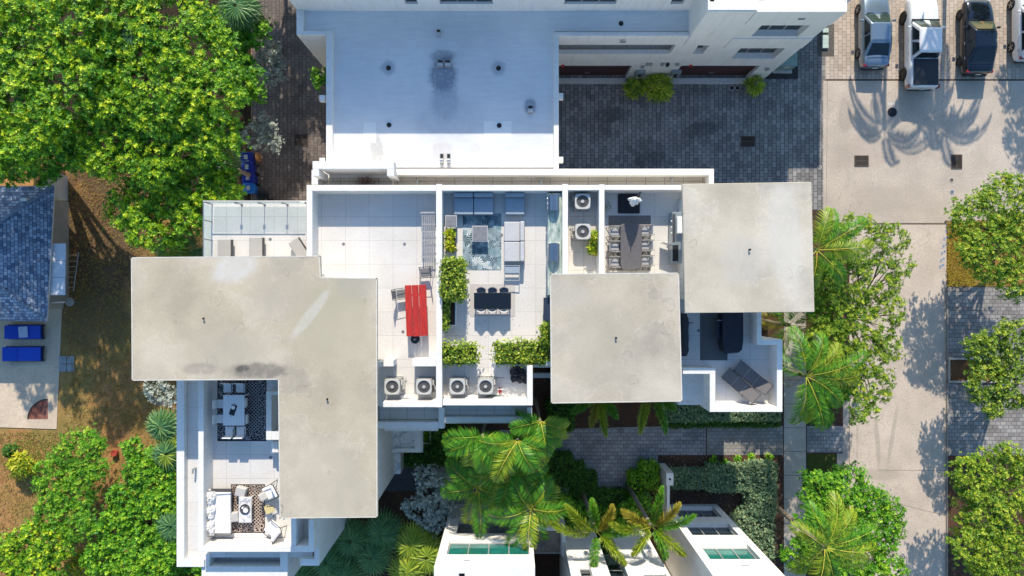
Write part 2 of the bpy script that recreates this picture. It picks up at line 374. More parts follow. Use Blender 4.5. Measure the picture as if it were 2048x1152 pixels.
def crown_pts(lobes,R,dens,rng,clump=7,inner=.35,cs_=.9):
    P_,N_,B_=[],[],[]
    L=np.array([l[:3] for l in lobes]); RR=np.array([(l[3],l[4]) for l in lobes])
    for i,(x,y,z,rx,rz) in enumerate(lobes):
        n=int(dens*5.0*rx*(rx+rz)*.5*2/(R*R))
        nc=max(3,n//clump)
        u=rng.normal(0,1,(nc,3)); u/=np.linalg.norm(u,axis=1,keepdims=True); u[:,2]=np.where(u[:,2]<-.25,-u[:,2],u[:,2])
        rr=rng.uniform(.88,1.08,(nc,1)); rr[rng.uniform(0,1,nc)<inner]*=.72
        rr[rng.uniform(0,1,nc)<.18]*=.8; cc=u*rr*np.array([rx,rx,rz])
        idx=rng.integers(0,nc,n)
        off=rng.normal(0,R*cs_,(n,3))*np.array([1,1,.5]); q_=np.sqrt((off[:,:2]**2).sum(1))/(R*cs_); off[:,2]+=R*1.3*np.exp(-q_**2)-.4*R; p=cc[idx]+off; bi=np.exp(-q_**2*.9)*1.15+.05*rng.normal(0,1,n); shoot=rng.uniform(.35,1.1,nc)[idx]; bi=bi*shoot
        d=u[idx]*np.array([1/rx,1/rx,1/rz])+np.array([0,0,.8/rx])+rng.normal(0,.25/rx,(n,3))
        p=p+np.array([x,y,z])
        keep=np.ones(n,bool)
        for q in range(len(lobes)):
            if q==i: continue
            e=(p-L[q])/np.array([RR[q,0],RR[q,0],RR[q,1]])
            keep&=(e**2).sum(1)>.42
        P_.append(p[keep]); N_.append(d[keep]); B_.append(bi[keep])
    return np.concatenate(P_),np.concatenate(N_),np.concatenate(B_)
def tree(name,label,cat,lobes_px,zt,base,mat,R=.3,dens=1.1,k=8,wid=.2,up=.35,seed=1,group=None,trunk_r=.18,flat=.55,clump=7,sub=6,inner=.35,bark=None,t=(0,1),cs_=.9):
    """lobes_px: (px,py,rpx) at the height zt of the crown's top"""
    rng=np.random.default_rng(seed); lobes=[]
    for (px,py,r) in lobes_px:
        rw=S(r,zt); x,y,_=P(px,py,zt-rw*flat*.5); z=zt-rw*flat
        lobes.append((x,y,z+rng.uniform(-.25,.1)*rw*.5,rw*.93,rw*flat))
        for q in range(sub):
            an=q*2*PI/sub+rng.uniform(-.4,.4); dr=rw*rng.uniform(.5,.72); r2=rw*rng.uniform(.28,.42)
            lobes.append((x+math.cos(an)*dr,y+math.sin(an)*dr,z+rw*flat*rng.uniform(.25,.6),r2,r2*.75))
    bx,by,_=P(base[0],base[1],0)
    rt=thing(name,label,cat,(bx,by,0),0,group)
    p,nn,bi=crown_pts(lobes,R,dens,rng,clump,inner,cs_)
    Rv=rng.uniform(.75,1.2,len(p))*R
    V,F,T=rosettes(p,nn,Rv,k,wid,up,rng,*t,bias=bi)
    V=V-np.array([bx,by,0]); leafmesh('crown',V,F,T,mat,rt)
    tb=MB(); top=[sum(l[i] for l in lobes)/len(lobes) for i in range(3)]
    fk=(0*.5+(top[0]-bx)*.3,(top[1]-by)*.3,max(.3,zt*.35))
    tb.tube([(0,0,-.1),(fk[0]*.5,fk[1]*.5,fk[2]*.5),fk],[trunk_r,trunk_r*.85,trunk_r*.7],8)
    tb.build('trunk',bark or BARK,rt,smooth=True)
    main=lobes[::sub+1] if sub else lobes
    for l in main:
        e=(l[0]-bx,l[1]-by,l[2]); m=[(fk[i]*.5+e[i]*.5)+(.25*rng.uniform(-1,1)) for i in range(3)]
        lb=MB(); lb.tube([fk,m,e],[trunk_r*.55,trunk_r*.35,trunk_r*.12],6)
        for q in range(6):
            an=rng.uniform(0,6.28); s=rng.uniform(.4,.9)
            lb.tube([m,((m[0]+e[0])/2+math.cos(an)*l[3]*.4,(m[1]+e[1])/2+math.sin(an)*l[3]*.4,(m[2]+e[2])/2),(e[0]+math.cos(an)*l[3]*s,e[1]+math.sin(an)*l[3]*s,e[2]+l[4]*.3)],[trunk_r*.2,trunk_r*.12,.01],4)
        lb.build('limb',bark or BARK,rt,smooth=True)
    return rt
def frond(rng,L,az,el0,drop,nl,ll,wid,hang=.35,brush=False,curl=0.0,vfold=.5,root=(0,0,0)):
    """a feather leaf: rachis + leaflets; returns V,F,T with the root at `root`"""
    m=14; s=np.linspace(0,1,m); el=el0-drop*s**1.3; aa=az+curl*s**1.5
    st=L/(m-1); pts=[np.array(root,float)]
    for i in range(1,m):
        e=(el[i]+el[i-1])/2; a=aa[i]
        pts.append(pts[-1]+st*np.array([math.cos(a)*math.cos(e),math.sin(a)*math.cos(e),math.sin(e)]))
    pts=np.array(pts); V=[];F=[];T=[]
    r=.028*(L/3)**.5
    for i in range(m):
        w_=r*(1-.8*s[i]); tg=pts[min(i+1,m-1)]-pts[max(i-1,0)]; sdv=np.cross(tg,[0,0,1]); sdv/=np.linalg.norm(sdv)+1e-9
        V+=[pts[i]-sdv*w_,pts[i]+sdv*w_,pts[i]+np.array([0,0,w_])]; T+=[1.0]*3
    for i in range(m-1):
        a=3*i;b=3*(i+1); F+=[(a,b,b+2,a+2),(a+2,b+2,b+1,a+1)]
    n=nl; tt=np.linspace(.12,1,n); V=list(V)
    for q,t_ in enumerate(tt):
        f=t_*(m-1); i=min(int(f),m-2); fr=f-i; c=pts[i]*(1-fr)+pts[i+1]*fr
        tg=pts[i+1]-pts[i]; tg/=np.linalg.norm(tg); sdv=np.cross(tg,[0,0,1]); sdv/=np.linalg.norm(sdv)+1e-9; upv=np.cross(sdv,tg)
        prof=math.sin(PI*min(1,(t_*.86+.10)))**.6
        lst=[(-1,0),(1,0)] if not brush else [(-1,rng.uniform(-.6,1.0)),(1,rng.uniform(-.6,1.0)),(-1,rng.uniform(.2,1.4)),(1,rng.uniform(.2,1.4)),(rng.choice([-1,1]),1.4)]
        for sg,ph in lst:
            l=ll*prof*rng.uniform(.85,1.1); fw=.55+.9*t_**2+rng.uniform(-.08,.08)
            dv=sdv*sg*math.cos(ph+vfold*.4)+upv*math.sin(ph+vfold*.4)+tg*fw; dv/=np.linalg.norm(dv)
            k=len(V); wv=np.cross(dv,upv); wv/=np.linalg.norm(wv)+1e-9; wv=wv*wid+upv*rng.uniform(-.3,.3)*wid
            md=c+dv*l*.5; tp=c+dv*l+np.array([0,0,-hang*l])
            V+=[c,md+wv,tp,md-wv]; F.append((k,k+1,k+2,k+3)); tv=float(np.clip(rng.normal(.45,.14),0,1)); T+=[tv,tv,min(1,tv+.2),tv]
    return V,F,T
def palm(label,px,py,z,nf,L,mat,group=None,seed=0,kind='feather',azs=None,nl=46,ll=.55,wid=.022,el=(1.1,-.1),drop=1.5,trunk_r=.13,name='palm_tree',lean=(0,0),mats=None,hang=.35):
    """px,py: pixel of the crown's heart, which stands z metres up"""
    if kind=='fan': el=(1.5,-.2)
    rng=np.random.default_rng(seed); x,y,_=P(px,py,z)
    rt=thing(name,label,'palm tree',(x+lean[0],y+lean[1],0),0,group); ox,oy=-lean[0],-lean[1]
    tb=MB(); tb.tube([(0,0,-.1),(ox*.35,oy*.35,z*.4),(ox*.8,oy*.8,z*.8),(ox,oy,z)],[trunk_r*1.3,trunk_r,trunk_r*.85,trunk_r*.8],10)
    tb.build('trunk',PALMT,rt,smooth=True)
    if kind!='fan':
        cs=MB(); cs.tube([(ox,oy,z-.9),(ox,oy,z-.4),(ox,oy,z+.05)],[trunk_r*.8,trunk_r*.95,trunk_r*.35],10); cs.build('crownshaft',leafmat('crownshaft_green',[(.10,.20,.03),(.16,.28,.05)]),rt,smooth=True)
    for i in range(nf):
        az=(azs[i] if azs else i*2.399+rng.uniform(-.2,.2)); f=i/max(1,nf-1)
        e0=el[0]*(1-f)+el[1]*f+rng.uniform(-.1,.1); az=az+rng.normal(0,.14); l=L*rng.uniform(.72,1.10)
        if kind=='fan': V,F,T=fan(rng,l,az,e0,wid,nl,ll)
        else: V,F,T=frond(rng,l,az,e0,drop*rng.uniform(.8,1.15),nl,ll,wid,hang,kind=='brush',rng.uniform(-.6,.6))
        V=np.array(V)+np.array([ox,oy,z])
        leafmesh('frond',V,F,T,(mats[i%len(mats)] if mats else mat),rt)
    if kind=='feather':
        for q in range(2):
            V,F,T=frond(rng,L*.8,rng.uniform(-2.8,-.3),-.5,.9,max(16,nl//2),ll*.7,wid*.7,.5); leafmesh('dead_frond',np.array(V)+np.array([ox,oy,z-.15]),F,T,leafmat('dead_frond',[(.10,.07,.03),(.22,.15,.07),(.36,.26,.13)],.8,.05),rt)
    return rt
def fan(rng,L,az,e0,wid,nb,bl):
    """stalk with a pleated fan of blades"""
    V=[];F=[];T=[]; d=np.array([math.cos(az)*math.cos(e0),math.sin(az)*math.cos(e0),math.sin(e0)])
    c=d*L; c[2]-=.12*L*L; sdv=np.cross(d,[0,0,1]); sdv/=np.linalg.norm(sdv)+1e-9
    V+=[-sdv*.012,sdv*.012,c+sdv*.009,c-sdv*.009]; F.append((0,1,2,3)); T+=[.9]*4
    fd=np.array([math.cos(az),math.sin(az),-.25+e0*.25]); fd/=np.linalg.norm(fd); up=np.cross(sdv,fd); 
    for j in range(nb):
        t_=(j/(nb-1)-.5)*2; ph=t_*1.95; l=bl*(1-.28*abs(t_))*rng.uniform(.9,1.08)
        dv=fd*math.cos(ph)+sdv*math.sin(ph)+up*.10*abs(t_); dv/=np.linalg.norm(dv)
        sv=np.cross(dv,up); sv/=np.linalg.norm(sv)+1e-9; k=len(V)
        m1=c+dv*l*.5; tp=c+dv*l; tp[2]-=.18*l*rng.uniform(.5,1.5)
        z=up*wid*.5*(1 if j%2 else -1)
        V+=[c,m1+sv*wid+z,tp,m1-sv*wid-z]; F.append((k,k+1,k+2,k+3)); q=float(np.clip(rng.normal(.45,.15),0,1)); T+=[q,q,min(1,q+.25),q]
    return V,F,T
def hedge(label,rects,z,mat,R=.09,dens=1.0,seed=3,name='hedge',cat='hedge',group=None,z0=0,rough=.06,k=5,wid=.28,stem=None):
    """rects: pixel bounds at the hedge's top"""
    rng=np.random.default_rng(seed); cs=[(r[0]+r[2])/2 for r in rects][0],[(r[1]+r[3])/2 for r in rects][0]
    ox,oy,_=P(cs[0],cs[1],z); rt=thing(name,label,cat,(ox,oy,z0),0,group)
    P_=[];N_=[]; st=MB()
    for r in rects:
        x0,x1=PX(r[0],z)-ox,PX(r[2],z)-ox; y0,y1=PY(r[3],z)-oy,PY(r[1],z)-oy; h=z-z0
        st.box(x0+.1,y0+.1,.02,x1-.1,y1-.1,max(.1,h-.16))
        A=(x1-x0)*(y1-y0); n=int(dens*A*3.2/(R*R)); 
        p=np.stack([rng.uniform(x0,x1,n),rng.uniform(y0,y1,n),h+rng.normal(0,rough,n)-.05],1); P_.append(p); N_.append(np.tile([0,0,1.],(n,1))+rng.normal(0,.45,(n,3)))
        for (fx,fy,ln,nx,ny) in ((x0,None,y1-y0,-1,0),(x1,None,y1-y0,1,0),(None,y0,x1-x0,0,-1),(None,y1,x1-x0,0,1)):
            m=int(dens*ln*h*2.2/(R*R)); q=rng.uniform(0,1,m)
            xx=(fx+rng.normal(0,rough,m)) if fx is not None else x0+(x1-x0)*q
            yy=(fy+rng.normal(0,rough,m)) if fy is not None else y0+(y1-y0)*q
            p=np.stack([xx,yy,rng.uniform(.05,h,m)],1); P_.append(p); N_.append(np.tile([nx,ny,.6],(m,1))+rng.normal(0,.3,(m,3)))
    p=np.concatenate(P_); nn=np.concatenate(N_)
    V,F,T=rosettes(p,nn,rng.uniform(.7,1.3,len(p))*R,k,wid,.4,rng)
    leafmesh('foliage',V,F,T,mat,rt)
    st.build('stems',stem or plain('hedge_twigs',(.035,.035,.02),.95,var=.4,scale=15),rt)
    return rt
YG=leafmat('young_green_leaf',[(.008,.045,.004),(.045,.19,.006),(.22,.44,.010),(.66,.72,.02)],.5,.08)
MG=leafmat('mid_green_leaf',[(.014,.07,.006),(.05,.22,.010),(.17,.42,.015),(.42,.60,.03)],.5,.1)
DG=leafmat('deep_green_leaf',[(.012,.05,.008),(.03,.11,.014),(.07,.20,.02),(.16,.32,.04)])
SILV=leafmat('silver_leaf',[(.16,.19,.16),(.32,.37,.31),(.52,.56,.48),(.70,.73,.64)])
SAGE=leafmat('sage_leaf',[(.04,.10,.06),(.10,.21,.12),(.24,.36,.19),(.48,.55,.28)])
CROT=leafmat('croton_leaf',[(.03,.12,.01),(.08,.24,.01),(.45,.50,.02),(.68,.62,.04)])
FICUS=leafmat('ficus_leaf',[(.015,.05,.006),(.05,.14,.012),(.22,.34,.02),(.56,.58,.06)],.4,.1)
OLIV=leafmat('olive_green_leaf',[(.018,.065,.006),(.08,.21,.010),(.27,.40,.02),(.58,.58,.05)],.5,.1)
PG=leafmat('palm_green',[(.015,.08,.010),(.05,.20,.014),(.15,.38,.02),(.44,.48,.05)],.4)
PY_=leafmat('palm_yellow_green',[(.06,.13,.012),(.16,.28,.014),(.38,.46,.03),(.66,.58,.07)],.4)
PB=leafmat('palm_bronze',[(.13,.12,.015),(.26,.24,.02),(.42,.36,.04),(.55,.42,.08)],.5)
FG=leafmat('fan_palm_green',[(.04,.12,.05),(.08,.22,.08),(.16,.32,.10),(.32,.46,.14)],.4)
FY=leafmat('fan_palm_yellow',[(.10,.18,.02),(.22,.34,.03),(.40,.50,.05),(.60,.62,.10)],.4)
# ------------------------------------------------------------------ the ground
GROUND=soilmat('dark_mulch_soil',(.035,.026,.02),(.11,.075,.055),(.16,.075,.04),7)
gm=MB(); gm.sheet([(-300,-300),(300,-300),(300,300),(-300,300)],-.012); struct(gm.build('ground',GROUND))
def gsheet(name,polypx,mat,z): 
    g=MB(); g.sheet([P(a,b,z)[:2] for a,b in polypx],z); return struct(g.build(name,mat))
LAWN=soilmat('dry_lawn',(.26,.12,.045),(.60,.34,.14),(.22,.22,.06),2.2,.8,[(*P(200,450)[:2],4.2,7.5,0,(.10,.075,.055),.8,.9),(*P(190,640)[:2],3.2,3.0,0,(.12,.10,.05),.6,1.1),(*P(120,870)[:2],3.0,1.2,0,(.20,.21,.06),.6,1.2),(*P(215,900)[:2],1.4,2.2,0,(.50,.24,.10),.6,1.2)])  # dark blobs: leaf litter plus canopy shade put into the lawn colour
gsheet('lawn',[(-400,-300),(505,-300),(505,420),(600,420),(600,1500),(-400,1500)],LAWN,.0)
gsheet('litter_with_shade',[(-400,-300),(502,-300),(502,420),(400,440),(330,420),(260,380),(200,300),(-400,300)],soilmat('litter_with_shade_soil',(.02,.015,.01),(.06,.045,.03),(.08,.055,.035),6),.003)  # leaf litter, its colour darkened to carry the shade under the crowns
gsheet('mulch_bed',[(560,700),(1100,700),(1100,1500),(560,1500)],GROUND,.0)
PAVB=tiles('brown_pavers',(.20,.165,.15),.36,.24,.012,(.05,.04,.035),.22,.8,.5,90,(.55,.52,.5),.4)
PAVG=tiles('grey_pavers',(.28,.265,.255),.38,.26,.014,(.045,.045,.046),.28,.8,.5,90,(.62,.62,.62),.4,[(gp0[0],gp0[1],1.6,.7,10,(.05,.05,.05),.5,3) for gp0 in (P(1220,230)[:2],P(1400,260)[:2],P(1300,320)[:2])])
PAVT=tiles('tan_pavers',(.55,.46,.38),.38,.26,.012,(.26,.21,.17),.14,.8,.5,90,(.75,.72,.68),.4)
PAVL=tiles('slate_pavers',(.38,.36,.36),.36,.24,.012,(.10,.10,.105),.2,.8,.5,0,(.6,.6,.6),.4)
gsheet('paver_driveway',[(503,-400),(680,-400),(680,420),(503,420)],PAVB,.004)
gsheet('motor_court',[(1100,140),(1520,140),(1520,-500),(1653,-500),(1653,140),(1652,140),(1648,370),(1648,420),(1100,420)],PAVG,.004)
# road and parking concrete
def concrete(name,c,lst=(),crack=.6):
    m,t,b=newmat(name); p=wc(t)
    col,f=noisemix(t,p,.5,[x*.86 for x in c],[min(1,x*1.08) for x in c],.35,.65,6,.6)
    g,f2=noisemix(t,p,9,(.68,.66,.63),(1.10,1.10,1.10),.36,.6,12,.9)
    col=mixc(t,1.0,col,g,'MULTIPLY')
    n=N(t,'ShaderNodeTexNoise'); n.inputs['Scale'].default_value=.35; n.inputs['Detail'].default_value=9; n.inputs['Roughness'].default_value=.68; t.links.new(p,n.inputs['Vector'])
    e=math_(t,'SUBTRACT',1.0,math_(t,'MULTIPLY',math_(t,'ABSOLUTE',math_(t,'SUBTRACT',n.outputs['Fac'],.5)),200),True)
    n4=N(t,'ShaderNodeTexNoise'); n4.inputs['Scale'].default_value=.25; t.links.new(p,n4.inputs['Vector'])
    e=math_(t,'MULTIPLY',e,math_(t,'GREATER_THAN',n4.outputs['Fac'],.52))
    col=mixc(t,math_(t,'MULTIPLY',e,crack),col,(.12,.10,.09))
    col=blobs(t,col,lst,p)
    t.links.new(col,b.inputs['Base Color']); b.inputs['Roughness'].default_value=.9; bump(t,b,f2,.3,.01); return m
def gp(px,py): return P(px,py,0)[0],P(px,py,0)[1]
q1=gp(1755,885);q2=gp(1785,870);q3=gp(1765,950)
ROADM=concrete('road_concrete',(.60,.51,.43),[(q1[0],q1[1],.22,2.2,4,(.22,.19,.16),.40,6),(q2[0],q2[1],.18,2.6,-9,(.22,.19,.16),.35,6),(q3[0],q3[1],1.8,.5,0,(.28,.24,.2),.35,4)])
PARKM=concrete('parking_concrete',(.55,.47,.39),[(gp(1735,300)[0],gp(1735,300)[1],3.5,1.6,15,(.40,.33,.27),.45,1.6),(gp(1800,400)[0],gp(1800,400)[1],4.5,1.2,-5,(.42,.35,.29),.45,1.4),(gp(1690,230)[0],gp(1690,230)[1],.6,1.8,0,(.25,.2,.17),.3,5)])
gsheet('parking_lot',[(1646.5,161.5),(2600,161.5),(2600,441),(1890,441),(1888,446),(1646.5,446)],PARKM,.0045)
gsheet('paver_parking_strip',[(1654,-600),(2600,-600),(2600,158),(1650,158)],PAVT,.006)
gsheet('road',[(1699,449),(1893,449),(1893,1500),(1699,1500)],ROADM,.004)
j=MB()
for a,b_,c_,d_ in ((1646,159.2,2600,159.8),(1640,446.8,1890,447.6),(1713.8,850,1714.4,1010),):
    j.sheet([P(a,b_,0)[:2],P(c_,b_,0)[:2],P(c_,d_,0)[:2],P(a,d_,0)[:2]],.0105)
for pts in (((1756,940),(1895,941)),((1790,1006),(1895,1032)),((1655,162),(1652,440))):
    (a,b_),(c_,d_)=pts; p0=Vector(P(a,b_,.011)); p1=Vector(P(c_,d_,.011)); u=(p1-p0).normalized(); s_=Vector((-u.y,u.x,0))*.010; j.add([p0-s_,p1-s_,p1+s_,p0+s_],[(0,1,2,3)])
struct(j.build('pavement_joints',plain('joint_line',(.25,.21,.17),.95)))  # fine dark lines along the paving joints
# entry court, paths, pavement
gsheet('entry_court',[(1000,860),(1412,851),(1412,910),(1316,910),(1316,960),(1270,985),(1190,1000),(1150,960),(1096,960),(1040,1010),(880,1010),(880,920),(1000,915)],PAVL,.004)
gsheet('entry_path',[(1414,852),(1566,852),(1566,910),(1414,910)],tiles('pale_slate_pavers',(.34,.32,.30),.34,.22,.01,(.12,.11,.10),.15,.8,.5,0,(.7,.7,.7),.4),.004)
gsheet('crossing_path',[(1614,852),(1686,852),(1686,905),(1614,905)],MC['slate_pavers'],.004)
gsheet('garden_path',[(757,934),(879,934),(879,982),(757,982)],plain('dark_paving',(.07,.07,.08),.8,var=.15),.004)
SWK=tiles('sidewalk_slabs',(.55,.50,.44),1.52,1.5,.014,(.10,.09,.08),.04,.85,0,0,(.8,.78,.75),.3,(),(-gp(1567.5,0)[0],-gp(0,903)[1]))
gsheet('sidewalk',[(1567.5,560),(1612,560),(1612,1500),(1567.5,1500)],SWK,.006)
gsheet('grass_verge',[(1614,908),(1672,908),(1672,1500),(1614,1500)],soilmat('dark_grass',(.03,.05,.012),(.10,.13,.03),(.06,.06,.02),9),.002)  # dark green and brown verge tone
gsheet('paver_apron',[(1686,800),(1698,800),(1698,1000),(1674,1000),(1674,907),(1686,907)],ROADM,.003)
PAVD=tiles('driveway_pavers',(.33,.31,.295),.34,.24,.012,(.07,.065,.06),.26,.8,.5,0,(.65,.62,.6),.4)
gsheet('neighbour_driveway',[(1892,574),(2700,574),(2700,912),(1897,912)],PAVD,.005)
gsheet('neighbour_bed',[(1893.5,441),(2700,441),(2700,573),(1892,573)],soilmat('dry_grass_bed',(.18,.11,.03),(.36,.24,.06),(.34,.12,.05),9),.003)
gsheet('neighbour_verge',[(1897,913),(2700,913),(2700,1500),(1893.5,1500)],GROUND,.003)
k_=MB()   # kerb along the road's right side, raised 0.1 m
def gbox(mb,x0,y0,x1,y1,zt,zb=0): mb.pb(x0,y0,x1,y1,zt,zb)
gbox(k_,1893.5,574,1896.5,720,.10); gbox(k_,1893.5,766,1896.5,912,.10); gbox(k_,1893.5,913,1896,1300,.1)
struct(k_.build('kerb',plain('kerb_concrete',(.28,.25,.22),.9)))
# bed in the driveway with stone edging
g=MB(); 
for a in ((1896.8,716,1996,719.5),(1896.8,762,1996,765.5),(1897,719.8,1900.5,761.7)): gbox(g,*a,.12)
o=g.build('stone_edging',plain('edging_stone',(.42,.38,.34),.9,var=.3,scale=6)); tag(o,'pale stone edging around the small bed cut into the right driveway','edging')
gsheet('planting_bed',[(1901,720),(2000,720),(2000,761),(1901,761)],soilmat('bed_soil',(.08,.05,.02),(.17,.10,.045),(.2,.08,.04),9),.008)
# dry grass tufts over the lawn: nobody could count them
rng=np.random.default_rng(5); n=15000
gx=rng.uniform(*(gp(-30,0)[0],gp(352,0)[0]),n); gy=rng.uniform(gp(0,1170)[1],gp(0,330)[1],n)
keep=~((gx<gp(128,0)[0])&(gy>gp(0,862)[1])); gx,gy=gx[keep],gy[keep]
cen=np.stack([gx,gy,np.full(len(gx),.01)],1)
V,F,T=rosettes(cen,np.tile([0,0,1.],(len(gx),1))+rng.normal(0,.1,(len(gx),3)),rng.uniform(.07,.17,len(gx)),5,.10,.75,rng)
o=leafmesh('grass_tufts',V,F,T,leafmat('dry_grass_blades',[(.14,.09,.03),(.32,.19,.06),(.52,.33,.12),(.36,.34,.08)],.9,.2)); tag(o,'tufts of straw coloured dry grass on the lawn beside the grey roofed house','grass',kind='stuff')
cen=np.stack([rng.normal(gp(60,0)[0],1.2,900),rng.normal(gp(0,905)[1],.7,900),np.full(900,.01)],1); cen[:,1]=np.minimum(cen[:,1],gp(0,868)[1])
V,F,T=rosettes(cen,np.tile([0,0,1.],(900,1)),rng.uniform(.07,.15,900),5,.12,.7,rng)
o=leafmesh('green_grass_patch',V,F,T,leafmat('green_grass_blades',[(.10,.14,.02),(.20,.26,.04),(.34,.36,.08),(.4,.36,.1)],.9,.2)); tag(o,'patch of greener grass below the cream concrete patio','grass',kind='stuff')
# white and brown mulch chips in the beds on the right
n=1500; cx=rng.uniform(gp(1330,0)[0],gp(1566,0)[0],n); cy=rng.uniform(gp(0,1030)[1],gp(0,911)[1],n); cen=np.stack([cx,cy,np.full(n,.012)],1)
V,F,T=rosettes(cen,np.tile([0,0,1.],(n,1))+rng.normal(0,.15,(n,3)),rng.uniform(.03,.10,n),2,.2,.1,rng)
o=leafmesh('mulch_chips',V,F,T,leafmat('mulch_chip',[(.06,.03,.02),(.20,.08,.05),(.34,.15,.10),(.6,.5,.42)],.95,0)); tag(o,'reddish mulch chips covering the bed beside the pale sidewalk','mulch',kind='stuff')
n=1700; cx=rng.uniform(gp(1894,0)[0],gp(1950,0)[0],n); cy=rng.uniform(gp(0,572)[1],gp(0,443)[1],n); cen=np.stack([cx,cy,np.full(n,.012)],1)
V,F,T=rosettes(cen,np.tile([0,0,1.],(n,1)),rng.uniform(.06,.15,n),5,.12,.5,rng)
o=leafmesh('ground_cover',V,F,T,leafmat('ground_cover_leaf',[(.20,.07,.03),(.36,.18,.03),(.44,.34,.04),(.5,.44,.08)],.9,.2)); tag(o,'orange and yellow ground cover along the road beside the blue paint marks','ground cover',kind='stuff')
# ------------------------------------------------------------------ walls with openings
def wall(mb,axis,c0,c1,a0,a1,z0,z1,ops=()):
    """axis 'y': wall in a plane of constant y between c0 and c1, spanning x a0..a1. ops: (a0,a1,z0,z1) holes"""
    xs=sorted({a0,a1,*[o[0] for o in ops],*[o[1] for o in ops]}); zs=sorted({z0,z1,*[o[2] for o in ops],*[o[3] for o in ops]})
    for i in range(len(xs)-1):
        for j_ in range(len(zs)-1):
            mx=(xs[i]+xs[i+1])/2; mz=(zs[j_]+zs[j_+1])/2
            if any(o[0]<mx<o[1] and o[2]<mz<o[3] for o in ops): continue
            if axis=='y': mb.box(xs[i],c0,zs[j_],xs[i+1],c1,zs[j_+1])
            else: mb.box(c0,xs[i],zs[j_],c1,xs[i+1],zs[j_+1])
def window(par,axis,c,sgn,a0,a1,z0,z1,panes=3,glass=None,sill=False,depth=.16,bar=.06):
    """frame and panes set `depth` behind the wall face c; sgn: direction the face looks"""
    f=MB(); b=c-sgn*depth; t=.06
    def bb(m,u0,u1,w0,w1,d0,d1):
        if axis=='y': m.box(u0,d0,w0,u1,d1,w1)
        else: m.box(d0,u0,w0,d1,u1,w1)
    bb(f,a0+.002,a1-.002,z0+.002,z0+bar,b,b+sgn*t); bb(f,a0+.002,a1-.002,z1-bar,z1-.002,b,b+sgn*t)
    for i in range(panes+1):
        x=a0+(a1-a0)*i/panes; x0=max(a0+.002,x-bar/2); x1=min(a1-.002,x+bar/2)
        if i==0:x1=a0+bar
        if i==panes:x0=a1-bar
        bb(f,x0,x1,z0+bar+.001,z1-bar-.001,b,b+sgn*t)
    o=f.build('window',FRAME,par,world=True)
    for i in range(panes):
        p=MB(); x0=a0+(a1-a0)*i/panes+bar*.5; x1=a0+(a1-a0)*(i+1)/panes-bar*.5
        bb(p,x0,x1,z0+bar,z1-bar,b-sgn*.02,b+sgn*.01)
        q=p.build('pane',glass or GLASS,o,world=True)
        q.data.transform(Matrix.Translation(Vector((0,0,0))))
    return o
# make world=True work two levels down (the frame sits at its building's origin)
DECK=tiles('terrace_tiles',(.74,.715,.675),1.22,1.22,.009,(.50,.48,.44),.03,.6,0,0,(.90,.885,.86),.1)
DECKB=tiles('terrace_tiles_small',(.72,.69,.64),.92,.92,.012,(.40,.37,.33),.04,.6,0,0,(.88,.86,.82),.1)
# ------------------------------------------------------------------ our terraced building
bld=thing('terraced_building','white terraced apartment building with roof decks under three flat concrete slabs','building',(-3,-1,0))
def part(name,mb,mat,label=None,bevel=0,**k):
    if name in ('parapet','kerb_wall','stair_core','portal_frame') and len(mb.v)>8 and len(mb.v)%8==0:
        for q in split(mb): part(name,q,mat,label,bevel,**k)
        return
    o=mb.build(name,mat,bld,world=True,bevel=bevel,**k)
    if label: o['label']=label
    return o
def split(mb):
    out=[]
    for i in range(len(mb.v)//8):
        q=MB(); q.v=mb.v[8*i:8*i+8]; q.f=[tuple(a-8*i for a in f) for f in mb.f[6*i:6*i+6]]; q.mi=[0]*6; out.append(q)
    return out
ZD=8.0; ZP=9.1
def X_(px,z=ZD): return PX(px,z)
def Y_(py,z=ZD): return PY(py,z)
# masses under the decks (solid storeys); tops stop just under the deck sheets
m=MB()
m.box(X_(405),Y_(522),0,X_(619)-.0,Y_(401),ZD-.05)                      # north-west wing
m.box(-17.0,-13.35,0,-9.95,-.2,7.9)                                       # south-west wing
m.box(-9.95,-11.2,0,-7.05,-.2,ZD-.05)                                     # stair tower foot
m.box(-9.949,-.2,0,X_(1125),PY(370,ZP),ZD-.05)                           # centre, north part
m.box(-7.049,-5.95,0,1.02,-.201,ZD-.05)                                   # centre, south part
m.box(1.021,-3.95,0,X_(1125),-.201,ZD-.05)
m.box(X_(1125)+.001,-5.3,0,8.55,PY(372,ZP),ZD-.05)                         # east part
m.box(8.551,-6.0,0,PX(1523,ZP),PY(372,ZP)-.0,ZD-.05)
m.box(PX(1523,ZP)+.001,-6.0,0,PX(1565,ZP),PY(680,ZP),ZD-.05)
part('wall',m,STUC)
# north strip below the decks
m=MB(); zs=7.2
m.box(PX(640,zs),PY(370,ZP)+.001,0,PX(1428,8.0),PY(337,8.0),zs-.03); part('wall',m,STUC)
m=MB(); m.box(PX(636,zs),PY(370,ZP)+.02,zs-.03,PX(1420,zs),PY(350,8.0)-.003,zs); part('ledge_floor',m,tiles('strip_tiles',(.55,.50,.42),1.0,1.4,.02,(.30,.26,.2),.05,.7,0,0,(.8,.78,.72)))
m=MB(); m.pb(788,337.5,1428,350,8.0,zs); m.box(PX(1418,8.0),PY(370,ZP)+.02,zs,PX(1428,8.0),PY(350,8.0)-.002,8.0)
m.pb(623,340,636,369,8.0,0); part('parapet',m,WHITE,bevel=.012,seg=1)
m=MB(); m.pb(625,322.5,788,338,9.0,8.3); m.box(PX(774,9.0),PY(352,9),7.3,PX(788,9.0),PY(338.2,9.0),9.0); m.box(PX(625,9),PY(352,9),7.3,PX(638,9),PY(338.2,9),9.0); m.box(PX(639,9),PY(338,9.0)+.001,0,PX(773,9),PY(324,9.0),8.29)
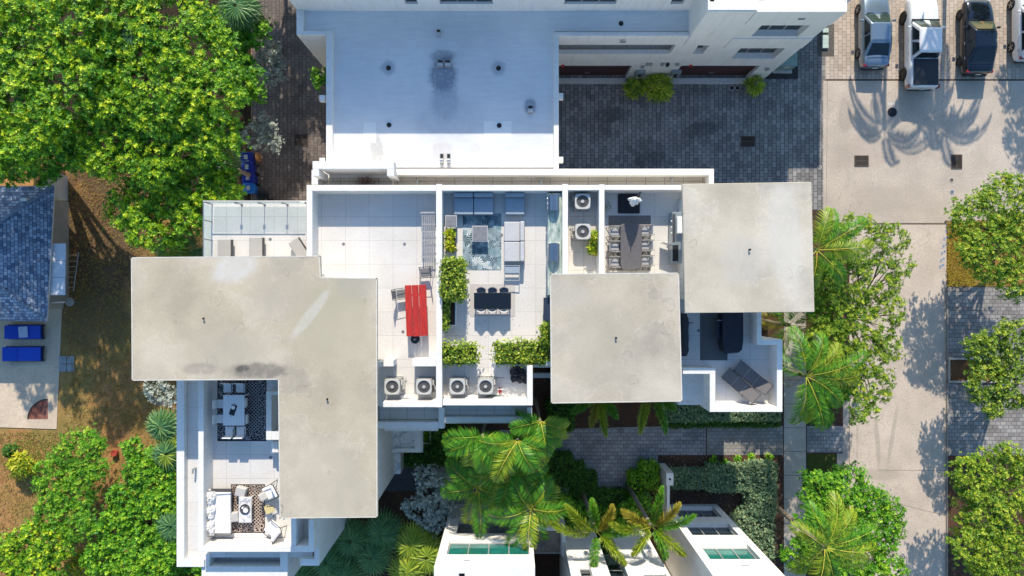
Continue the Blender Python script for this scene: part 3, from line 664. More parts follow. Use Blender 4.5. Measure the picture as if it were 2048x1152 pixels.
part('portal_frame',m,WHITE,'white raised portal frame at the building north edge',bevel=.012,seg=1)
# decks
def deck(x0,y0,x1,y1,z=ZD,mat=None,name='deck'):
    d_=MB(); d_.box(X_(x0,z),Y_(y1,z),z-.04,X_(x1,z),Y_(y0,z),z); return part(name,d_,mat or DECK)
deck(407,405,612.5,523)                                                     # NW deck
deck(626,381,872.5,735)                                                    # A
deck(755.2,735.2,873,812)                                                    # A service
deck(884.5,383,1125,735)                                                    # B
deck(885,735.2,1053.5,809)
deck(1137,383,1198.5,590,mat=DECKB); deck(1209.5,383,1450,590)
deck(1353,590.2,1512.5,735); deck(1432,735.2,1553,813); deck(1512.7,690,1553,735)
deck(408,740,592,1075); 
# parapets (all tops at ZP)
m=MB()
m.pb(613,370,872,382,ZP,ZD-.3); m.pb(613,382.1,624.6,545,ZP,ZD-.3)
m.pb(884.1,370,1124.6,381.5,ZP,ZD-.3); m.pb(1136.1,370,1198,380.5,ZP,ZD-.3); m.pb(1209.1,370,1420,380,ZP,ZD-.3)
m.pb(765,804,872.9,814.5,ZP,ZD-.6); m.pb(885.2,800,1054,811,ZP,ZD-.6); m.pb(1054.1,730.5,1065.5,811,ZP,ZD-.6)
m.pb(1092,722,1124.6,731,ZP,ZD-.4)
m.pb(1366,736,1431,748,ZP,ZD-.6); m.pb(1419.6,748.1,1431,824,ZP,ZD-.6); m.pb(1431.1,813.6,1553.8,824,ZP,ZD-.6)
m.pb(1553.9,679.2,1565,824,ZP,ZD-.6); m.pb(1514,679.2,1553.8,689.8,ZP,ZD-.6); m.pb(1514,600,1523,679.1,ZP,ZD-.6)
m.pb(396.4,740,407,1104,ZP,7.9); m.pb(407.1,1092.2,617,1104,ZP,7.9); m.pb(617.1,1040,628,1104,ZP,7.9); m.pb(582,1030,592,1092,ZP,ZD-.1)
part('parapet',m,WHITE,bevel=.012,seg=1)
m=MB(); m.pb(872.1,368,884,814.8,ZP+.04,ZD-.6); part('dividing_wall',m,WHITE,'long white dividing wall between the two middle terraces',bevel=.012,seg=1)
m=MB(); m.pb(1124.7,368,1136,560,ZP+.04,ZD-.3); part('dividing_wall',m,WHITE,'white wall left of the narrow air conditioner enclosure',bevel=.012,seg=1)
m=MB(); m.pb(1198.1,368.5,1209,560,ZP+.03,ZD-.3); part('dividing_wall',m,WHITE,'white wall right of the narrow air conditioner enclosure',bevel=.012,seg=1)
# low screen walls by the air conditioners
for a in ((766,720,787,733),(824,719,872,733)):
    m=MB(); m.pb(*a,9.0,ZD); part('screen_wall',m,WHITE,bevel=.012,seg=1)
m=MB(); m.pb(755.3,724,765.8,733,8.9,ZD); part('screen_wall',m,STUC)
# outer kerb of the SW walkway and lower ledges
m=MB(); z=8.35
m.pb(353,740,368.5,1134,z,7.0); m.pb(368.6,1120,408,1134,z,7.0); m.box(PX(600,z),-14.1,7.0,PX(638,z),PY(1118,z),z); m.pb(628.5,1030,638,1117.9,z,7.0)
part('kerb_wall',m,WHITE,bevel=.012,seg=1)
m=MB(); m.box(PX(369,8.35),PY(1120,8.35),7.89,PX(396,8.1),Y_(740),8.02); m.box(PX(396.2,8.1),PY(1120,8.35),7.89,PX(625,8.02),PY(1106,9.1),8.02); part('walkway',m,DECK)
m=MB(); m.box(PX(353,8.35)+.001,-14.09,0,PX(638,8.35)-.02,-13.351,6.99); m.box(-9.949,-13.35,0,PX(638,8.35)-.02,-11.201,7.9); part('wall',m,WHITE)
# projecting south balcony
m=MB(); z=7.9; 
m.box(PX(403,z),PY(1170,z),0,PX(575,z),-14.101,6.9); m.pb(403,1133,560,1170,8.2,6.9); m.pb(403,1108,418,1132.9,8.2,6.9); m.pb(560.1,1104,575,1170,8.2,6.9)
part('balcony',m,WHITE,bevel=.012,seg=1)
m=MB(); m.box(PX(415,7.2),PY(1140,7.2),6.9,PX(562,7.2),-14.102,7.3); part('balcony_floor',m,DECKB)
# window in the east face of the SW wing
m=MB(); ex=PX(638,8.35)-.02
m.box(ex,-12.1,3.9,ex+.03,-11.0,6.1); o=part('window_surround',m,STUC)
m=MB(); m.box(ex+.03,-12.05,3.95,ex+.045,-11.05,6.05); o=part('window',m,FRAME)
for y0 in (-12.0,-11.52):
    p=MB(); p.box(ex+.045,y0,4.0,ex+.055,y0+.44,6.0); p.build('pane',GLASS,o,world=True)
# wall enclosure beside the blue dining set
m=MB(); m.pb(532,783,543,880,ZP,ZD); m.pb(543.1,863,560,880,ZP,ZD); m.pb(543.1,783,560,790,ZP,ZD); part('counter_wall',m,WHITE,'white counter wall beside the patterned dining rug',bevel=.012,seg=1)
# blue shaded ledges south of the air conditioners
m=MB(); z=7.5
m.box(-7.0,PY(856,z),0,PX(877,z),-5.951,6.9); m.box(PX(877.1,z),PY(852,z),0,1.02,-5.951,6.9)
part('wall',m,STUC)
m=MB(); m.box(-7.0,PY(842,z),6.9,PX(877,z),-5.952,7.0); m.box(PX(889,z),PY(833,z),6.9,PX(1054,z),-5.952,7.0); part('ledge_floor',m,DECKB)
m=MB(); m.pb(756,844,877,857,z,6.9); m.pb(877.1,815,889,857,z,6.9); m.pb(889.1,834.5,1064,846,z,6.9); m.pb(1054,815,1064,834.4,z,6.9)
part('kerb_wall',m,WHITE,bevel=.012,seg=1)
m=MB(); m.box(PX(769,6.8),PY(862,6.8),6.6,PX(876,6.8),PY(857,z)-.002,6.8); part('canopy_edge',m,WHITE)
# small well beside the east terrace
m=MB(); z=7.4; m.box(8.56,PY(790,z),6.8,PX(1420,z),-4.75,7.0); part('ledge_floor',m,DECKB)
m=MB(); m.pb(1367,771,1408,781,z,6.7); part('kerb_wall',m,WHITE)
m=MB(); m.pb(1063,747,1103,756,6.6,6.2); part('link_beam',m,STUC,'narrow white beam bridging the dark gap between the buildings')
# floor drains and wall spouts
def drain(px,py,z=ZD,r=.075):
    x,y,_=P(px,py,z); m=MB(); m.cyl(x,y,z-.01,z+.012,r,16); o=part('floor_drain',m,DARK); 
    m=MB(); m.ring(x,y,z+.012,r*.3,r*.85,.004,16); m.build('grate',GREYM,o,world=True)
for a in ((687,488),(809,488),(806,663.5),(1003,470),(541,915),(540.5,478.5),(779.5,782.5),(1397,661)): drain(*a)
for (px,py) in ((836.5,362),(1082,362),(1342,358.5),(392,935)):
    x,y,_=P(px,py,zs if py<500 else 8.0); z=zs if py<500 else 8.03; m=MB(); m.tube([(x,y,z),(x,y,z+.3)],.05,8); m.tube([(x,y,z+.3),(x-.02,y-.22,z+.3)],.05,8); part('vent_pipe',m,GALV)
# three flat roof slabs on set-back cores
ZS=10.9
def zp(px,py): return (PX(px,ZS),PY(py,ZS))
g1=zp(520,742);g2=zp(622,628);g3=zp(655,690)
SL1=slabmat('roof_slab_concrete_west',(.50,.435,.335),[(zp(665,640)[0],zp(665,640)[1],2.6,3.0,0,(.42,.375,.265),.75,.8),(zp(450,700)[0],zp(450,700)[1],3.2,1.3,8,(.43,.38,.29),.6,1.1),(zp(560,580)[0],zp(560,580)[1],2.2,1.8,30,(.42,.37,.29),.55,1.0),(zp(660,960)[0],zp(660,960)[1],2.2,2.4,30,(.45,.40,.30),.6,1.2),(g1[0],g1[1],1.9,.55,0,(.16,.14,.12),.75,3),(zp(485,737)[0],zp(485,737)[1],.45,.22,10,(.10,.09,.08),.9,3),(zp(400,738)[0],zp(400,738)[1],1.2,.4,0,(.24,.21,.18),.5,4),
   (g2[0],g2[1],.35,2.0,-38,(.60,.58,.54),.40,3.0),(zp(470,535)[0],zp(470,535)[1],1.5,.9,25,(.6,.6,.6),.5,1.5),(zp(710,570)[0],zp(710,570)[1],1.2,1,0,(.36,.34,.28),.5,1.6)])
SL2=slabmat('roof_slab_concrete_middle',(.51,.45,.36),[(zp(1200,690)[0],zp(1200,690)[1],2.4,3.2,22,(.40,.36,.29),.4,.8),(zp(1130,590)[0],zp(1130,590)[1],1.5,1,0,(.46,.43,.38),.4,1.5)])
SL3=slabmat('roof_slab_concrete_east',(.54,.485,.395),[(zp(1570,480)[0],zp(1570,480)[1],1.1,4,5,(.60,.58,.54),.4,3),(zp(1480,520)[0],zp(1480,520)[1],1.5,1.7,0,(.50,.47,.41),.5,1.8)])
m=MB(); m.prism([zp(*a) for a in ((262,514.5),(640,511),(641.5,554.5),(754,556),(755,1035),(559,1037),(556,759.5),(263.5,761.5))],ZS-.22,ZS); o=part('roof_slab',m,SL1,'large L shaped weathered concrete roof slab at the left',bevel=.02,seg=1)
def edge(poly):
    e=MB(); n=len(poly)
    for i in range(n):
        a=Vector((*zp(*poly[i]),ZS+.003)); b_=Vector((*zp(*poly[(i+1)%n]),ZS+.003)); u=(b_-a).normalized(); s_=Vector((-u.y,u.x,0))
        e.add([a,b_,b_+s_*.05,a+s_*.05],[(0,1,2,3)])
    return e
part('slab_edge',edge([(262,514.5),(640,511),(641.5,554.5),(754,556),(755,1035),(559,1037),(556,759.5),(263.5,761.5)][::-1]),plain('pale_slab_edge',(.60,.57,.50),.85,var=.15,scale=3))
part('slab_edge',edge([(1100,547.5),(1358,545),(1365,803),(1102,807)][::-1]),MC['pale_slab_edge'])
m=MB(); m.prism([zp(*a) for a in ((1100,547.5),(1358,545),(1365,803),(1102,807))],ZS-.22,ZS); part('roof_slab',m,SL2,'square pale concrete roof slab in the middle',bevel=.02,seg=1)
m=MB(); m.prism([zp(*a) for a in ((1363.5,368.5),(1621,364.5),(1627,624),(1369,626))],ZS-.22+.12,ZS+.12); part('roof_slab',m,SL3,'square pale concrete roof slab at the right',bevel=.02,seg=1)
for (px,py) in ((408,636),(655,797),(1231,675),(1496,499)):
    x,y,_=P(px,py,ZS); m=MB(); m.cyl(x,y,ZS-.05,ZS+.10+(.12 if px>1400 else 0),.03,10); m.cyl(x+.02,y-.02,ZS+.10+(.12 if px>1400 else 0),ZS+.13+(.12 if px>1400 else 0),.05,10); part('roof_vent',m,DARK)
m=MB()
m.box(PX(420,ZS),PY(742,ZS),ZD-.001,-9.6,PY(545,ZS),ZS-.22); m.box(-9.599,-10.3,ZD-.001,-7.15,PY(575,ZS),ZS-.22)
m.box(PX(1118,ZS),PY(790,ZS),ZD-.001,PX(1345,ZS),PY(570,ZS),ZS-.22); m.box(PX(1385,ZS),PY(600,ZS),ZD-.001,PX(1520,ZS),PY(385,ZS),ZS-.1)
part('stair_core',m,STUC)
m=MB(); m.box(2.3,-5.301,0,8.5,-5.29,ZD); part('wall',m,STUC)
# glass railing of the north-west deck
r=MB(); z=ZD+1.0
x0,x1=X_(424),X_(612.3); y1=Y_(407.5)
rail=MB(); rail.tube([(PX(407,z),PY(408,z)+0,z-.02),(PX(407,z),PY(522,z),z-.02)],.022,6)
xa=PX(407,z)
rt=bpy.data.objects.new('glass_railing',None); C.objects.link(rt); rt.parent=bld
def wbuild(mb,name,mat,par=None): return mb.build(name,mat,rt,world=True)
rt.location=(0,0,0)
yb=PY(404,z)
h=MB(); h.tube([(xa,yb,z),(X_(612.3),yb,z)],.025,6); h.tube([(xa,yb,z),(xa,PY(525,z),z)],.025,6); wbuild(h,'handrail',STEEL)
h=MB()
for px in (468,515,562,609): x=PX(px,z); h.box(x-.025,yb-.03,ZD,x+.025,yb+.01,z-.025); h.box(x-.07,yb-.05,z-.35,x+.07,yb-.031,z-.2); h.box(x-.06,yb-.06,ZD,x+.06,yb+.03,ZD+.03)
for py in (440,478,515): y=PY(py,z); h.box(xa-.02,y-.025,ZD,xa+.02,y+.025,z-.025)
h.box(xa-.03,yb-.03,ZD,xa+.03,yb+.03,z-.026)
wbuild(h,'railing_post',GREYM)
xs=[xa+.05]+[PX(px,z) for px in (468,515,562,609)]
for i in range(len(xs)-1):
    h=MB(); h.box(xs[i]+.04,yb-.006,ZD+.08,xs[i+1]-.04,yb+.006,z-.06); wbuild(h,'glass_panel',CLEAR)
ys=[yb-.05]+[PY(p,z) for p in (440,478,515)]
for i in range(len(ys)-1):
    h=MB(); h.box(xa-.006,ys[i]-.04,ZD+.08,xa+.006,ys[i+1]+.04,z-.06); wbuild(h,'glass_panel',CLEAR)
# service pipes on the two AC bays
for (x_0,x_1,yy) in ((800,828,795),(935,955,795)):
    m=MB(); z=8.12
    for q in range(3): m.tube([P(x_0,yy+q*2-3,z),P((x_0+x_1)/2,yy+q*2-5,z),P(x_1,yy+q*2-2,z)],.03,6)
    part('service_pipe',m,plain('white_pipe',(.7,.7,.68),.5))
# ------------------------------------------------------------------ north building
nb=thing('north_building','white flat roofed building with a broad blue grey lower roof along the top edge','building',(0,20,0))
def npart(name,mb,mat,label=None,bevel=0):
    if name in ('parapet','threshold','wall_panel') and len(mb.v)>8:
        for q in split(mb): npart(name,q,mat,label,bevel)
        return
    o=mb.build(name,mat,nb,world=True,bevel=bevel,seg=1)
    if label: o['label']=label
    return o
ZR=7.0; ZQ=7.25
Yw=14.6
m=MB(); m.box(PX(667,ZQ),PY(334.5,ZR),0,PX(1107,ZQ),PY(68,ZQ),ZR-.04)
m.box(PX(607,ZQ),PY(62,ZQ),0,PX(666,ZQ)+.2,Yw+.3,ZR-.04); m.box(PX(1107,ZQ)+.001,13.6,5.95,9.3,Yw+.3,ZR-.04)
m.box(PX(666,ZQ)+.2,PY(68,ZQ)+.001,0,PX(1107,ZQ),Yw+.3,ZR-.04)
npart('wall',m,WHITE)
ROOFB=None
a=P(886,150,ZR);b0=P(776,136,ZR);b1=P(997,136,ZR);b2=P(754,300,ZR);b3=P(884,300,ZR);b4=P(1385,30,ZR)
def podmat():
    m,t,b=newmat('white_roof_coating'); p=wc(t)
    col,f=noisemix(t,p,.35,(.66,.67,.68),(.78,.785,.78),.3,.7,7,.65)
    mp=N(t,'ShaderNodeMapping'); mp.inputs['Scale'].default_value=(.6,4,1); t.links.new(p,mp.inputs[0])
    st,f2=noisemix(t,mp.outputs[0],1.6,(.90,.905,.91),(1.03,1.03,1.03),.3,.7,6,.7); col=mixc(t,1.0,col,st,'MULTIPLY')
    col=blobs(t,col,[(a[0],a[1],1.0,1.3,0,(.10,.13,.20),.72,5),(a[0],a[1]+1.0,.9,.5,0,(.12,.15,.2),.6,2.5),(a[0]+.1,a[1]-1.3,1.0,1.7,0,(.20,.24,.32),.45,5),(a[0]+.3,a[1]-2.3,2.4,1.8,0,(.42,.45,.5),.35,1.5),(b0[0],b0[1],.55,.55,0,(.3,.33,.38),.6,3),(b1[0],b1[1],.55,.55,0,(.3,.33,.38),.6,3),
        (b2[0],b2[1],.5,1.2,8,(.36,.34,.30),.55,5),(b3[0],b3[1],.8,.7,0,(.55,.50,.47),.5,3),(P(1060,212,ZR)[0],P(1060,212,ZR)[1],.45,.55,0,(.2,.23,.3),.7,4),(P(950,300,ZR)[0],P(950,300,ZR)[1],.5,.6,0,(.6,.57,.55),.5,3),(P(700,180,ZR)[0],P(700,180,ZR)[1],2.6,2,0,(.58,.60,.63),.3,1)],p)
    sp,f3=noisemix(t,p,26,(.5,.5,.5),(1,1,1),.20,.27,2,.5); col=mixc(t,.6,col,sp,'MULTIPLY')
    t.links.new(col,b.inputs['Base Color']); b.inputs['Roughness'].default_value=.7; bump(t,b,f,.2,.02); return m
ROOFB=podmat()
m=MB(); m.prism([(PX(664,ZR),PY(334.8,ZR)),(PX(1109,ZR),PY(334.8,ZR)),(PX(1109,ZR),PY(63,ZR)),(PX(1379,ZR)-.02,PY(63,ZR)),(PX(1379,ZR)-.02,Yw),(PX(606,ZR),Yw),(PX(606,ZR),PY(63,ZR)),(PX(664,ZR),PY(63,ZR))],ZR-.04,ZR); npart('roof',m,ROOFB)
for aa in ((727,245,752,272),(968,242,1023,272)):
    m=MB(); m.box(PX(aa[0],ZR),PY(aa[3]+(14 if aa[0]<800 else 0),ZR),ZR,PX(aa[2],ZR),PY(aa[1],ZR),ZR+.004); npart('roof_patch',m,plain('roof_patch_white' ,(.80,.82,.80),.7,var=.04))
m=MB()
m.pb(593,14,606.5,70,ZQ,6.4); m.pb(606.6,62,652,70,ZQ,6.4); m.pb(652.1,62,665,337,ZQ,0); m.pb(1107.5,64,1117.5,337,ZQ,0); m.pb(1117.6,64,1379,72,ZQ,5.95)
npart('parapet',m,WHITE,bevel=.012)
m=MB(); m.box(PX(593,ZQ)+.003,PY(70,ZQ)+.003,0,PX(652,ZQ),Yw+.3,6.39); npart('wall',m,WHITE)
for (px,py) in ((654,194),(654,320),(1108,190),(1108,318)):
    m=MB(); m.cb(PX(px,ZQ)+(-.3 if px<1000 else .35),PY(py,ZQ),6.9,.3,.3,.35); npart('roof_scupper',m,WHITE)
# main block behind (its roof is above the picture)
ws=[(811,836,1),(880,986,3),(1128,1232,3)]
def yz(py,Y): return CH-Y*FPX/(576-py)
m=MB(); ops=[]
for (p0,p1,n_) in ws: ops.append((PX(p0,7.95),PX(p1,7.95),7.9,9.6))
ops.append((PX(1340,7.95),PX(1366,7.95),7.9,9.6))
wall(m,'y',Yw,Yw+.3,-11.3,9.3,ZR-.04,11.2,ops); npart('wall',m,WHITE)
for o_,n_ in zip(ops,(1,3,3,1)): window(nb,'y',Yw,-1,*o_,n_)
m=MB(); m.box(-11.3,Yw+.301,0,9.3,Yw+16,11.2); npart('wall',m,WHITE)
# garage front and recess under the lower roof
Yg=13.2
X0=PX(1118,0)-.3
m=MB(); LZ0,LZ1=4.5,6.1
gx0,gx1=PX(1118,0)-.3,PX(1280,2)-.55
g2x0,g2x1=PX(1362,2.4),PX(1520,2.4)
Xe=15.9; Xt=9.3
wall(m,'y',Yg,Yg+.25,2.0,Xt,0,6.0,[(2.0,8.9,LZ0,LZ1),(2.25,gx1,.0,2.45)])
npart('wall',m,WHITE)
m=MB(); m.box(2.0,Yg+.25,LZ0-.3,Xt,Yg+1.5,LZ0-.1); npart('recess_floor',m,tiles('recess_tiles',(.50,.47,.42),1.3,3,.02,(.3,.28,.25),.03,.8,0))
m=MB(); m.box(2.0,Yg+1.5,0,Xt,Yg+1.7,ZR-.05); npart('wall',m,STUC)
uw=[(12.55,15.0,7.2,8.75,3),(12.6,15.05,3.7,5.4,3),(10.15,10.75,4.5,5.9,1)]
m=MB(); wall(m,'y',Yg,Yg+.4,Xt+.001,Xe,0,10.6,[u[:4] for u in uw]+[(g2x0,g2x1,0,2.45)]); npart('wall',m,WHITE)
for u in uw:
    window(nb,'y',Yg,-1,*u[:4],u[4],depth=.38,glass=GLASS)
m=MB(); m.box(Xt+.001,Yg+.4,0,Xt+.3,Yw-.001,10.6); m.box(Xt+.31,Yg+.41,0,Xe,Yg+16,9.9); npart('wall',m,WHITE)
m=MB(); z=10.6; m.box(PX(1692,z),Yg+.4,9.9,Xe,Yg+8,z); m.box(PX(1530,z),Yg+.401,9.9,PX(1543,z),Yg+8,z);m.box(PX(1420,z),Yg+.401,9.9,PX(1430,z),Yg+8,z); m.box(PX(1543,z)+.001,Yg+.402,9.9,PX(1692,z)-.001,Yg+8,10.5)
npart('parapet',m,WHITE)
m=MB(); m.box(Xe+.001,15.3,0,17.55,31,10.6); m.box(17.551,16.6,0,19.55,31,5.9); npart('rear_wing',m,WHITE)
# raised fascia panels that break up the front
m=MB(); m.box(9.32,Yg-.05,6.0,11.6,Yg-.001,10.55); m.box(11.62,Yg-.10,8.95,15.88,Yg-.001,10.62); m.box(11.62,Yg-.07,5.6,15.88,Yg-.001,7.0); npart('wall_panel',m,WHITE)
DOORM=plain('brown_garage_door',(.055,.018,.016),.55,var=.15,scale=2)
for (x0_,x1_) in ((2.25,gx1),(g2x0,g2x1)):
    m=MB(); 
    for k in range(4): m.box(x0_,Yg+.20,.02+k*.61,x1_,Yg+.24,.60+k*.61)
    o=npart('garage_door',m,DOORM); h_=MB(); h_.box((x0_+x1_)/2-.15,Yg+.16,.5,(x0_+x1_)/2+.15,Yg+.2,.54); h_.build('handle',STEEL,o,world=True)
m=MB(); m.box(2.0,Yg-.35,0,gx1,Yg-.001,.1); m.box(g2x0-.1,Yg-.35,0,g2x1,Yg-.001,.1); npart('threshold',m,plain('pale_threshold',(.6,.58,.54),.8,var=.2,scale=12))
for (px,py,zz) in ((1245.5,78.5,6.7),(1603,33,9.8)):
    m=MB(); m.box(PX(px,zz)-.16,Yg-.14,zz-.08,PX(px,zz)+.16,Yg-.101,zz+.08); npart('wall_light',m,GREYM)
for (px,zz) in ((1285,2.4),(1295,2.9),(1325,2.9),(1355,2.9),(1534,2.0),(1301,2.9),(1335,2.9)):
    m=MB(); m.box(PX(px,zz)-.09,Yg-.12,zz-.13,PX(px,zz)+.09,Yg-.101+.1,zz+.13); npart('meter_box',m,plain('meter_grey',(.3,.31,.3),.5))
m=MB(); m.cyl(PX(1335,2.9),Yg-.1,2.8,3.05,.1,12); npart('camera_dome',m,BLACK)
# electrical meters beside the shrubs
for px in (1281,1353):
    m=MB(); m.box(PX(px,1.6)-.28,Yg-.2,1.0,PX(px,1.6)+.28,Yg-.001,1.75); o=npart('meter_cabinet',m,plain('cabinet_blue_grey',(.22,.26,.27),.5)); q=MB(); q.cyl(PX(px,1.6),Yg-.22,1.25,1.5,.1,12); q.build('meter_glass',GLASS,o,world=True)
RED=plain('red_paint',(.5,.02,.02),.4)
for px in (1126,1381.5):
    m=MB(); m.box(PX(px,2.6)-.08,Yg-.1,2.5,PX(px,2.6)+.08,Yg-.001,2.65); npart('alarm_bell',m,RED)
# roof vents on the lower roof
def vent_cowl(px,py,wpx=11,hpx=14,long=False):
    x,y,_=P(px,py,ZR+.3); w_=S(wpx,ZR); h_=S(hpx,ZR); m=MB()
    m.box(x-w_/2,y-h_/2,ZR,x+w_/2,y+h_/2,ZR+.22); o=npart('exhaust_hood',m,GALV,bevel=.01)
    q=MB(); q.tube([(x-w_*.48,y-h_*.22,ZR+.24),(x+w_*.48,y-h_*.22,ZR+.24)],h_*.22,10); q.build('cowl',STEEL,o,world=True)
    q=MB(); q.box(x-w_*.4,y+h_*.1,ZR+.221,x+w_*.4,y+h_*.42,ZR+.24); q.build('louvre',DARK,o,world=True)
for aa in ((876.5,64,8,13),(880,125,12,13),(895,125,12,13),(1061,217,11,15),(883,317,7,22),(897,317,7,22)): vent_cowl(*aa)
for (px,py) in ((777,136),(997,136.5),(778,250),(998.5,251),(1242,47)):
    x,y,_=P(px,py,ZR); m=MB(); m.cyl(x,y,ZR,ZR+.05,.13,18,.12); o=npart('roof_drain',m,BLACK)
    q=MB(); q.ring(x,y,ZR+.05,.03,.09,.02,12); q.build('strainer',BLACK,o,world=True)
x,y,_=P(1224,92,LZ0); m=MB(); m.cyl(x,Yg+.9,LZ0-.1,LZ0-.06,.11,14); npart('roof_drain',m,BLACK)
# ------------------------------------------------------------------ south building
sb=thing('south_building','white modern building with green glass windows at the bottom edge','building',(2,-18,0))
def spart(name,mb,mat,label=None,bevel=0):
    o=mb.build(name,mat,sb,world=True,bevel=bevel,seg=1)
    if label: o['label']=label
    return o
Ys=-13.6; 
lw=[(-3.35,.9,6.2,8.15,4)]
m=MB(); wall(m,'y',Ys-.3,Ys,-3.8,1.12,0,9.75,[(-3.35,.9,6.2,8.15),(-3.1,.75,2.7,5.15)]); spart('wall',m,WHITE)
window(sb,'y',Ys,1,-3.35,.9,6.2,8.15,4,glass=GREENG,depth=.22)
m=MB(); m.box(-3.8,Ys-12,0,-3.4,Ys-.301,9.75); m.box(.8,Ys-12,0,1.12,Ys-.301,9.75); m.box(-3.399,Ys-12,5.2,.799,Ys-1.6,9.4); m.box(-3.399,Ys-.8,8.2,-2.6,Ys-.301,9.75);m.box(-2.3,Ys-.8,8.2,.799,Ys-.301,9.75); m.box(-2.3,Ys-1.601,5.2,.799,Ys-.801,9.74); spart('wall',m,WHITE)
m=MB(); m.box(-3.39,Ys-1.59,2.5,.79,Ys-.31,2.69); spart('balcony_floor',m,MC['slate_pavers'])
m=MB(); m.box(-3.39,Ys-1.75,0,.79,Ys-1.601,5.2); spart('wall',m,STUC)
bo=MB(); bo.box(-3.1,Ys+.002,3.62,.75,Ys+.05,3.68); bo=spart('balcony_rail',bo,STEEL)
for i in range(3):
    q=MB(); q.box(-3.05+i*1.28,Ys+.015,2.75,-1.85+i*1.28,Ys+.03,3.6); q.build('glass_panel',CLEAR,bo,world=True)
rw=[(9.95,12.5,6.7,8.75,3),(9.95,12.5,3.5,5.4,3),(9.95,12.5,.5,2.4,3)]
m=MB(); wall(m,'y',Ys-.4,Ys,9.5,12.9,0,11.2,[r_[:4] for r_ in rw]); m.box(9.5,Ys-12,0,9.8,Ys-.401,11.2); m.box(12.6,Ys-12,0,12.9,Ys-.401,11.2); m.box(9.801,Ys-12,8.9,12.599,Ys-.401,11.19); spart('wall',m,WHITE,bevel=.01)
for r_,gl in zip(rw,(GREENG,GLASS,GLASS)): window(sb,'y',Ys,1,*r_[:4],r_[4],glass=gl,depth=.3)
# middle block set back between the wings
m=MB(); wall(m,'y',Ys-1.3,Ys-1.0,3.6,8.0,0,11,[(5.15,5.95,1.2,9.5),(7.0,7.9,8.0,9.5)]); m.box(3.6,Ys-12,0,8.0,Ys-1.301,10.9); 
m.box(5.1,Ys-1.8,1.1,6.0,Ys-1.302,9.6)
m=MB(); wall(m,'y',Ys-1.3,Ys-1.0,3.0,5.0,0,11.,[(3.5,4.1,7.2,8.4)]); m.box(3.0,Ys-12,0,5.0,Ys-1.72,11)
wall(m,'y',Ys-1.3,Ys-1.0,5.9,8.0,0,11.,[(6.7,7.85,7.9,9.6)]); m.box(5.9,Ys-12,0,8.0,Ys-1.72,11); m.box(5.0,Ys-12,0,5.9,Ys-1.9,11)
spart('wall',m,WHITE)
window(sb,'y',Ys-1.0,1,3.5,4.1,7.2,8.4,1,depth=.2); window(sb,'y',Ys-1.0,1,6.7,7.85,7.9,9.6,2,depth=.2)
tw=MB(); tw.box(5.001,Ys-1.5,.3,5.899,Ys-1.45,10.9); tw=spart('stair_window',tw,FRAME,'tall dark stair window seen between palms')
for k in range(5):
    q=MB(); q.box(5.05,Ys-1.449,.4+k*2.1,5.85,Ys-1.44,2.4+k*2.1); q.build('pane',GLASS,tw,world=True)
m=MB(); m.box(1.13,-15.4,0,3.0,-14.0,3.4); spart('entry_roof',m,STUC)
m=MB(); z=3.8; m.box(1.13,-13.95,0,3.1,-13.75,z); m.box(2.85,-15.4,3.41,3.1,-13.951,z); spart('parapet',m,WHITE)
m=MB(); m.box(1.15,-15.35,3.4,2.8,-13.97,3.43); spart('roof',m,plain('stained_roof_concrete',(.25,.21,.17),.9,var=.5,scale=1.5))
m=MB(); m.box(8.01,Ys-12,0,9.49,Ys-3.5,10.9); spart('wall',m,STUC)
m=MB(); m.box(PX(928,9)-0,Ys+.001,8.95,PX(940,9),Ys+.04,9.0); spart('wall_slot',m,GREYM)
m=MB(); m.box(11.2,Ys+.001,9.6,11.6,Ys+.04,9.65); spart('wall_slot',m,GREYM)
# ------------------------------------------------------------------ furniture on the terraces
def at(px,py,z): x,y,_=P(px,py,z); return x,y
FAB=plain('light_grey_fabric',(.50,.50,.50),.95,var=.06,scale=6,bst=.15)
FABW=plain('white_fabric',(.80,.78,.75),.95,var=.04,scale=5,bst=.15)
BLUEC=plain('blue_grey_fabric',(.30,.36,.42),.9,var=.06,scale=5,bst=.15)
GREYF=plain('charcoal_frame',(.07,.07,.075),.5,.2)
LGREY=plain('light_grey_frame',(.42,.42,.42),.5,.2)
TEAKG=plain('weathered_teak',(.26,.25,.23),.8,var=.25,scale=10)
def sofa_seat(label,x,y,z,w,d,rz,seat,frame,group=None,arm=None,name='sofa_section',cat='sofa'):
    """one seat module, back towards +Y before rotation"""
    t=thing(name,label,cat,(x,y,z),rz,group)
    b=MB(); b.box(-w/2,-d/2,.08,w/2,d/2,.26); b.build('base',frame,t,bevel=.02)
    for sx in (-1,1):
        for sy in (-1,1): l=MB(); l.box(sx*(w/2-.05)-.025,sy*(d/2-.05)-.025,0,sx*(w/2-.05)+.025,sy*(d/2-.05)+.025,.079); l.build('leg',GREYM,t)
    c=MB(); c.box(-w/2+.01,-d/2,.261,w/2-.01,d/2-.25,.44); c.build('seat_cushion',seat,t,bevel=.05,seg=3)
    c=MB(); c.box(-w/2+.01,d/2-.245,.262,w/2-.01,d/2-.03,.76); c.build('back_cushion',seat,t,bevel=.06,seg=3)
    if arm:
        for a in arm: q=MB(); q.box(a*(w/2)+(0.002 if a>0 else -.09),-d/2,.1,a*(w/2)+(.09 if a>0 else -.002),d/2,.6); q.build('armrest',frame,t,bevel=.02)
    return t
z=ZD
sw=S(39.5,z+.45)
for (px,py,lab) in ((927,407,'left seat of the blue grey two seat sofa against the north wall'),(967,407,'right seat of the blue grey two seat sofa against the north wall')):
    x,y=at(px,py,z+.5); sofa_seat(lab,x,y,z+.005,sw,1.12,0,BLUEC,GREYM,'sofa modules of the middle terrace')
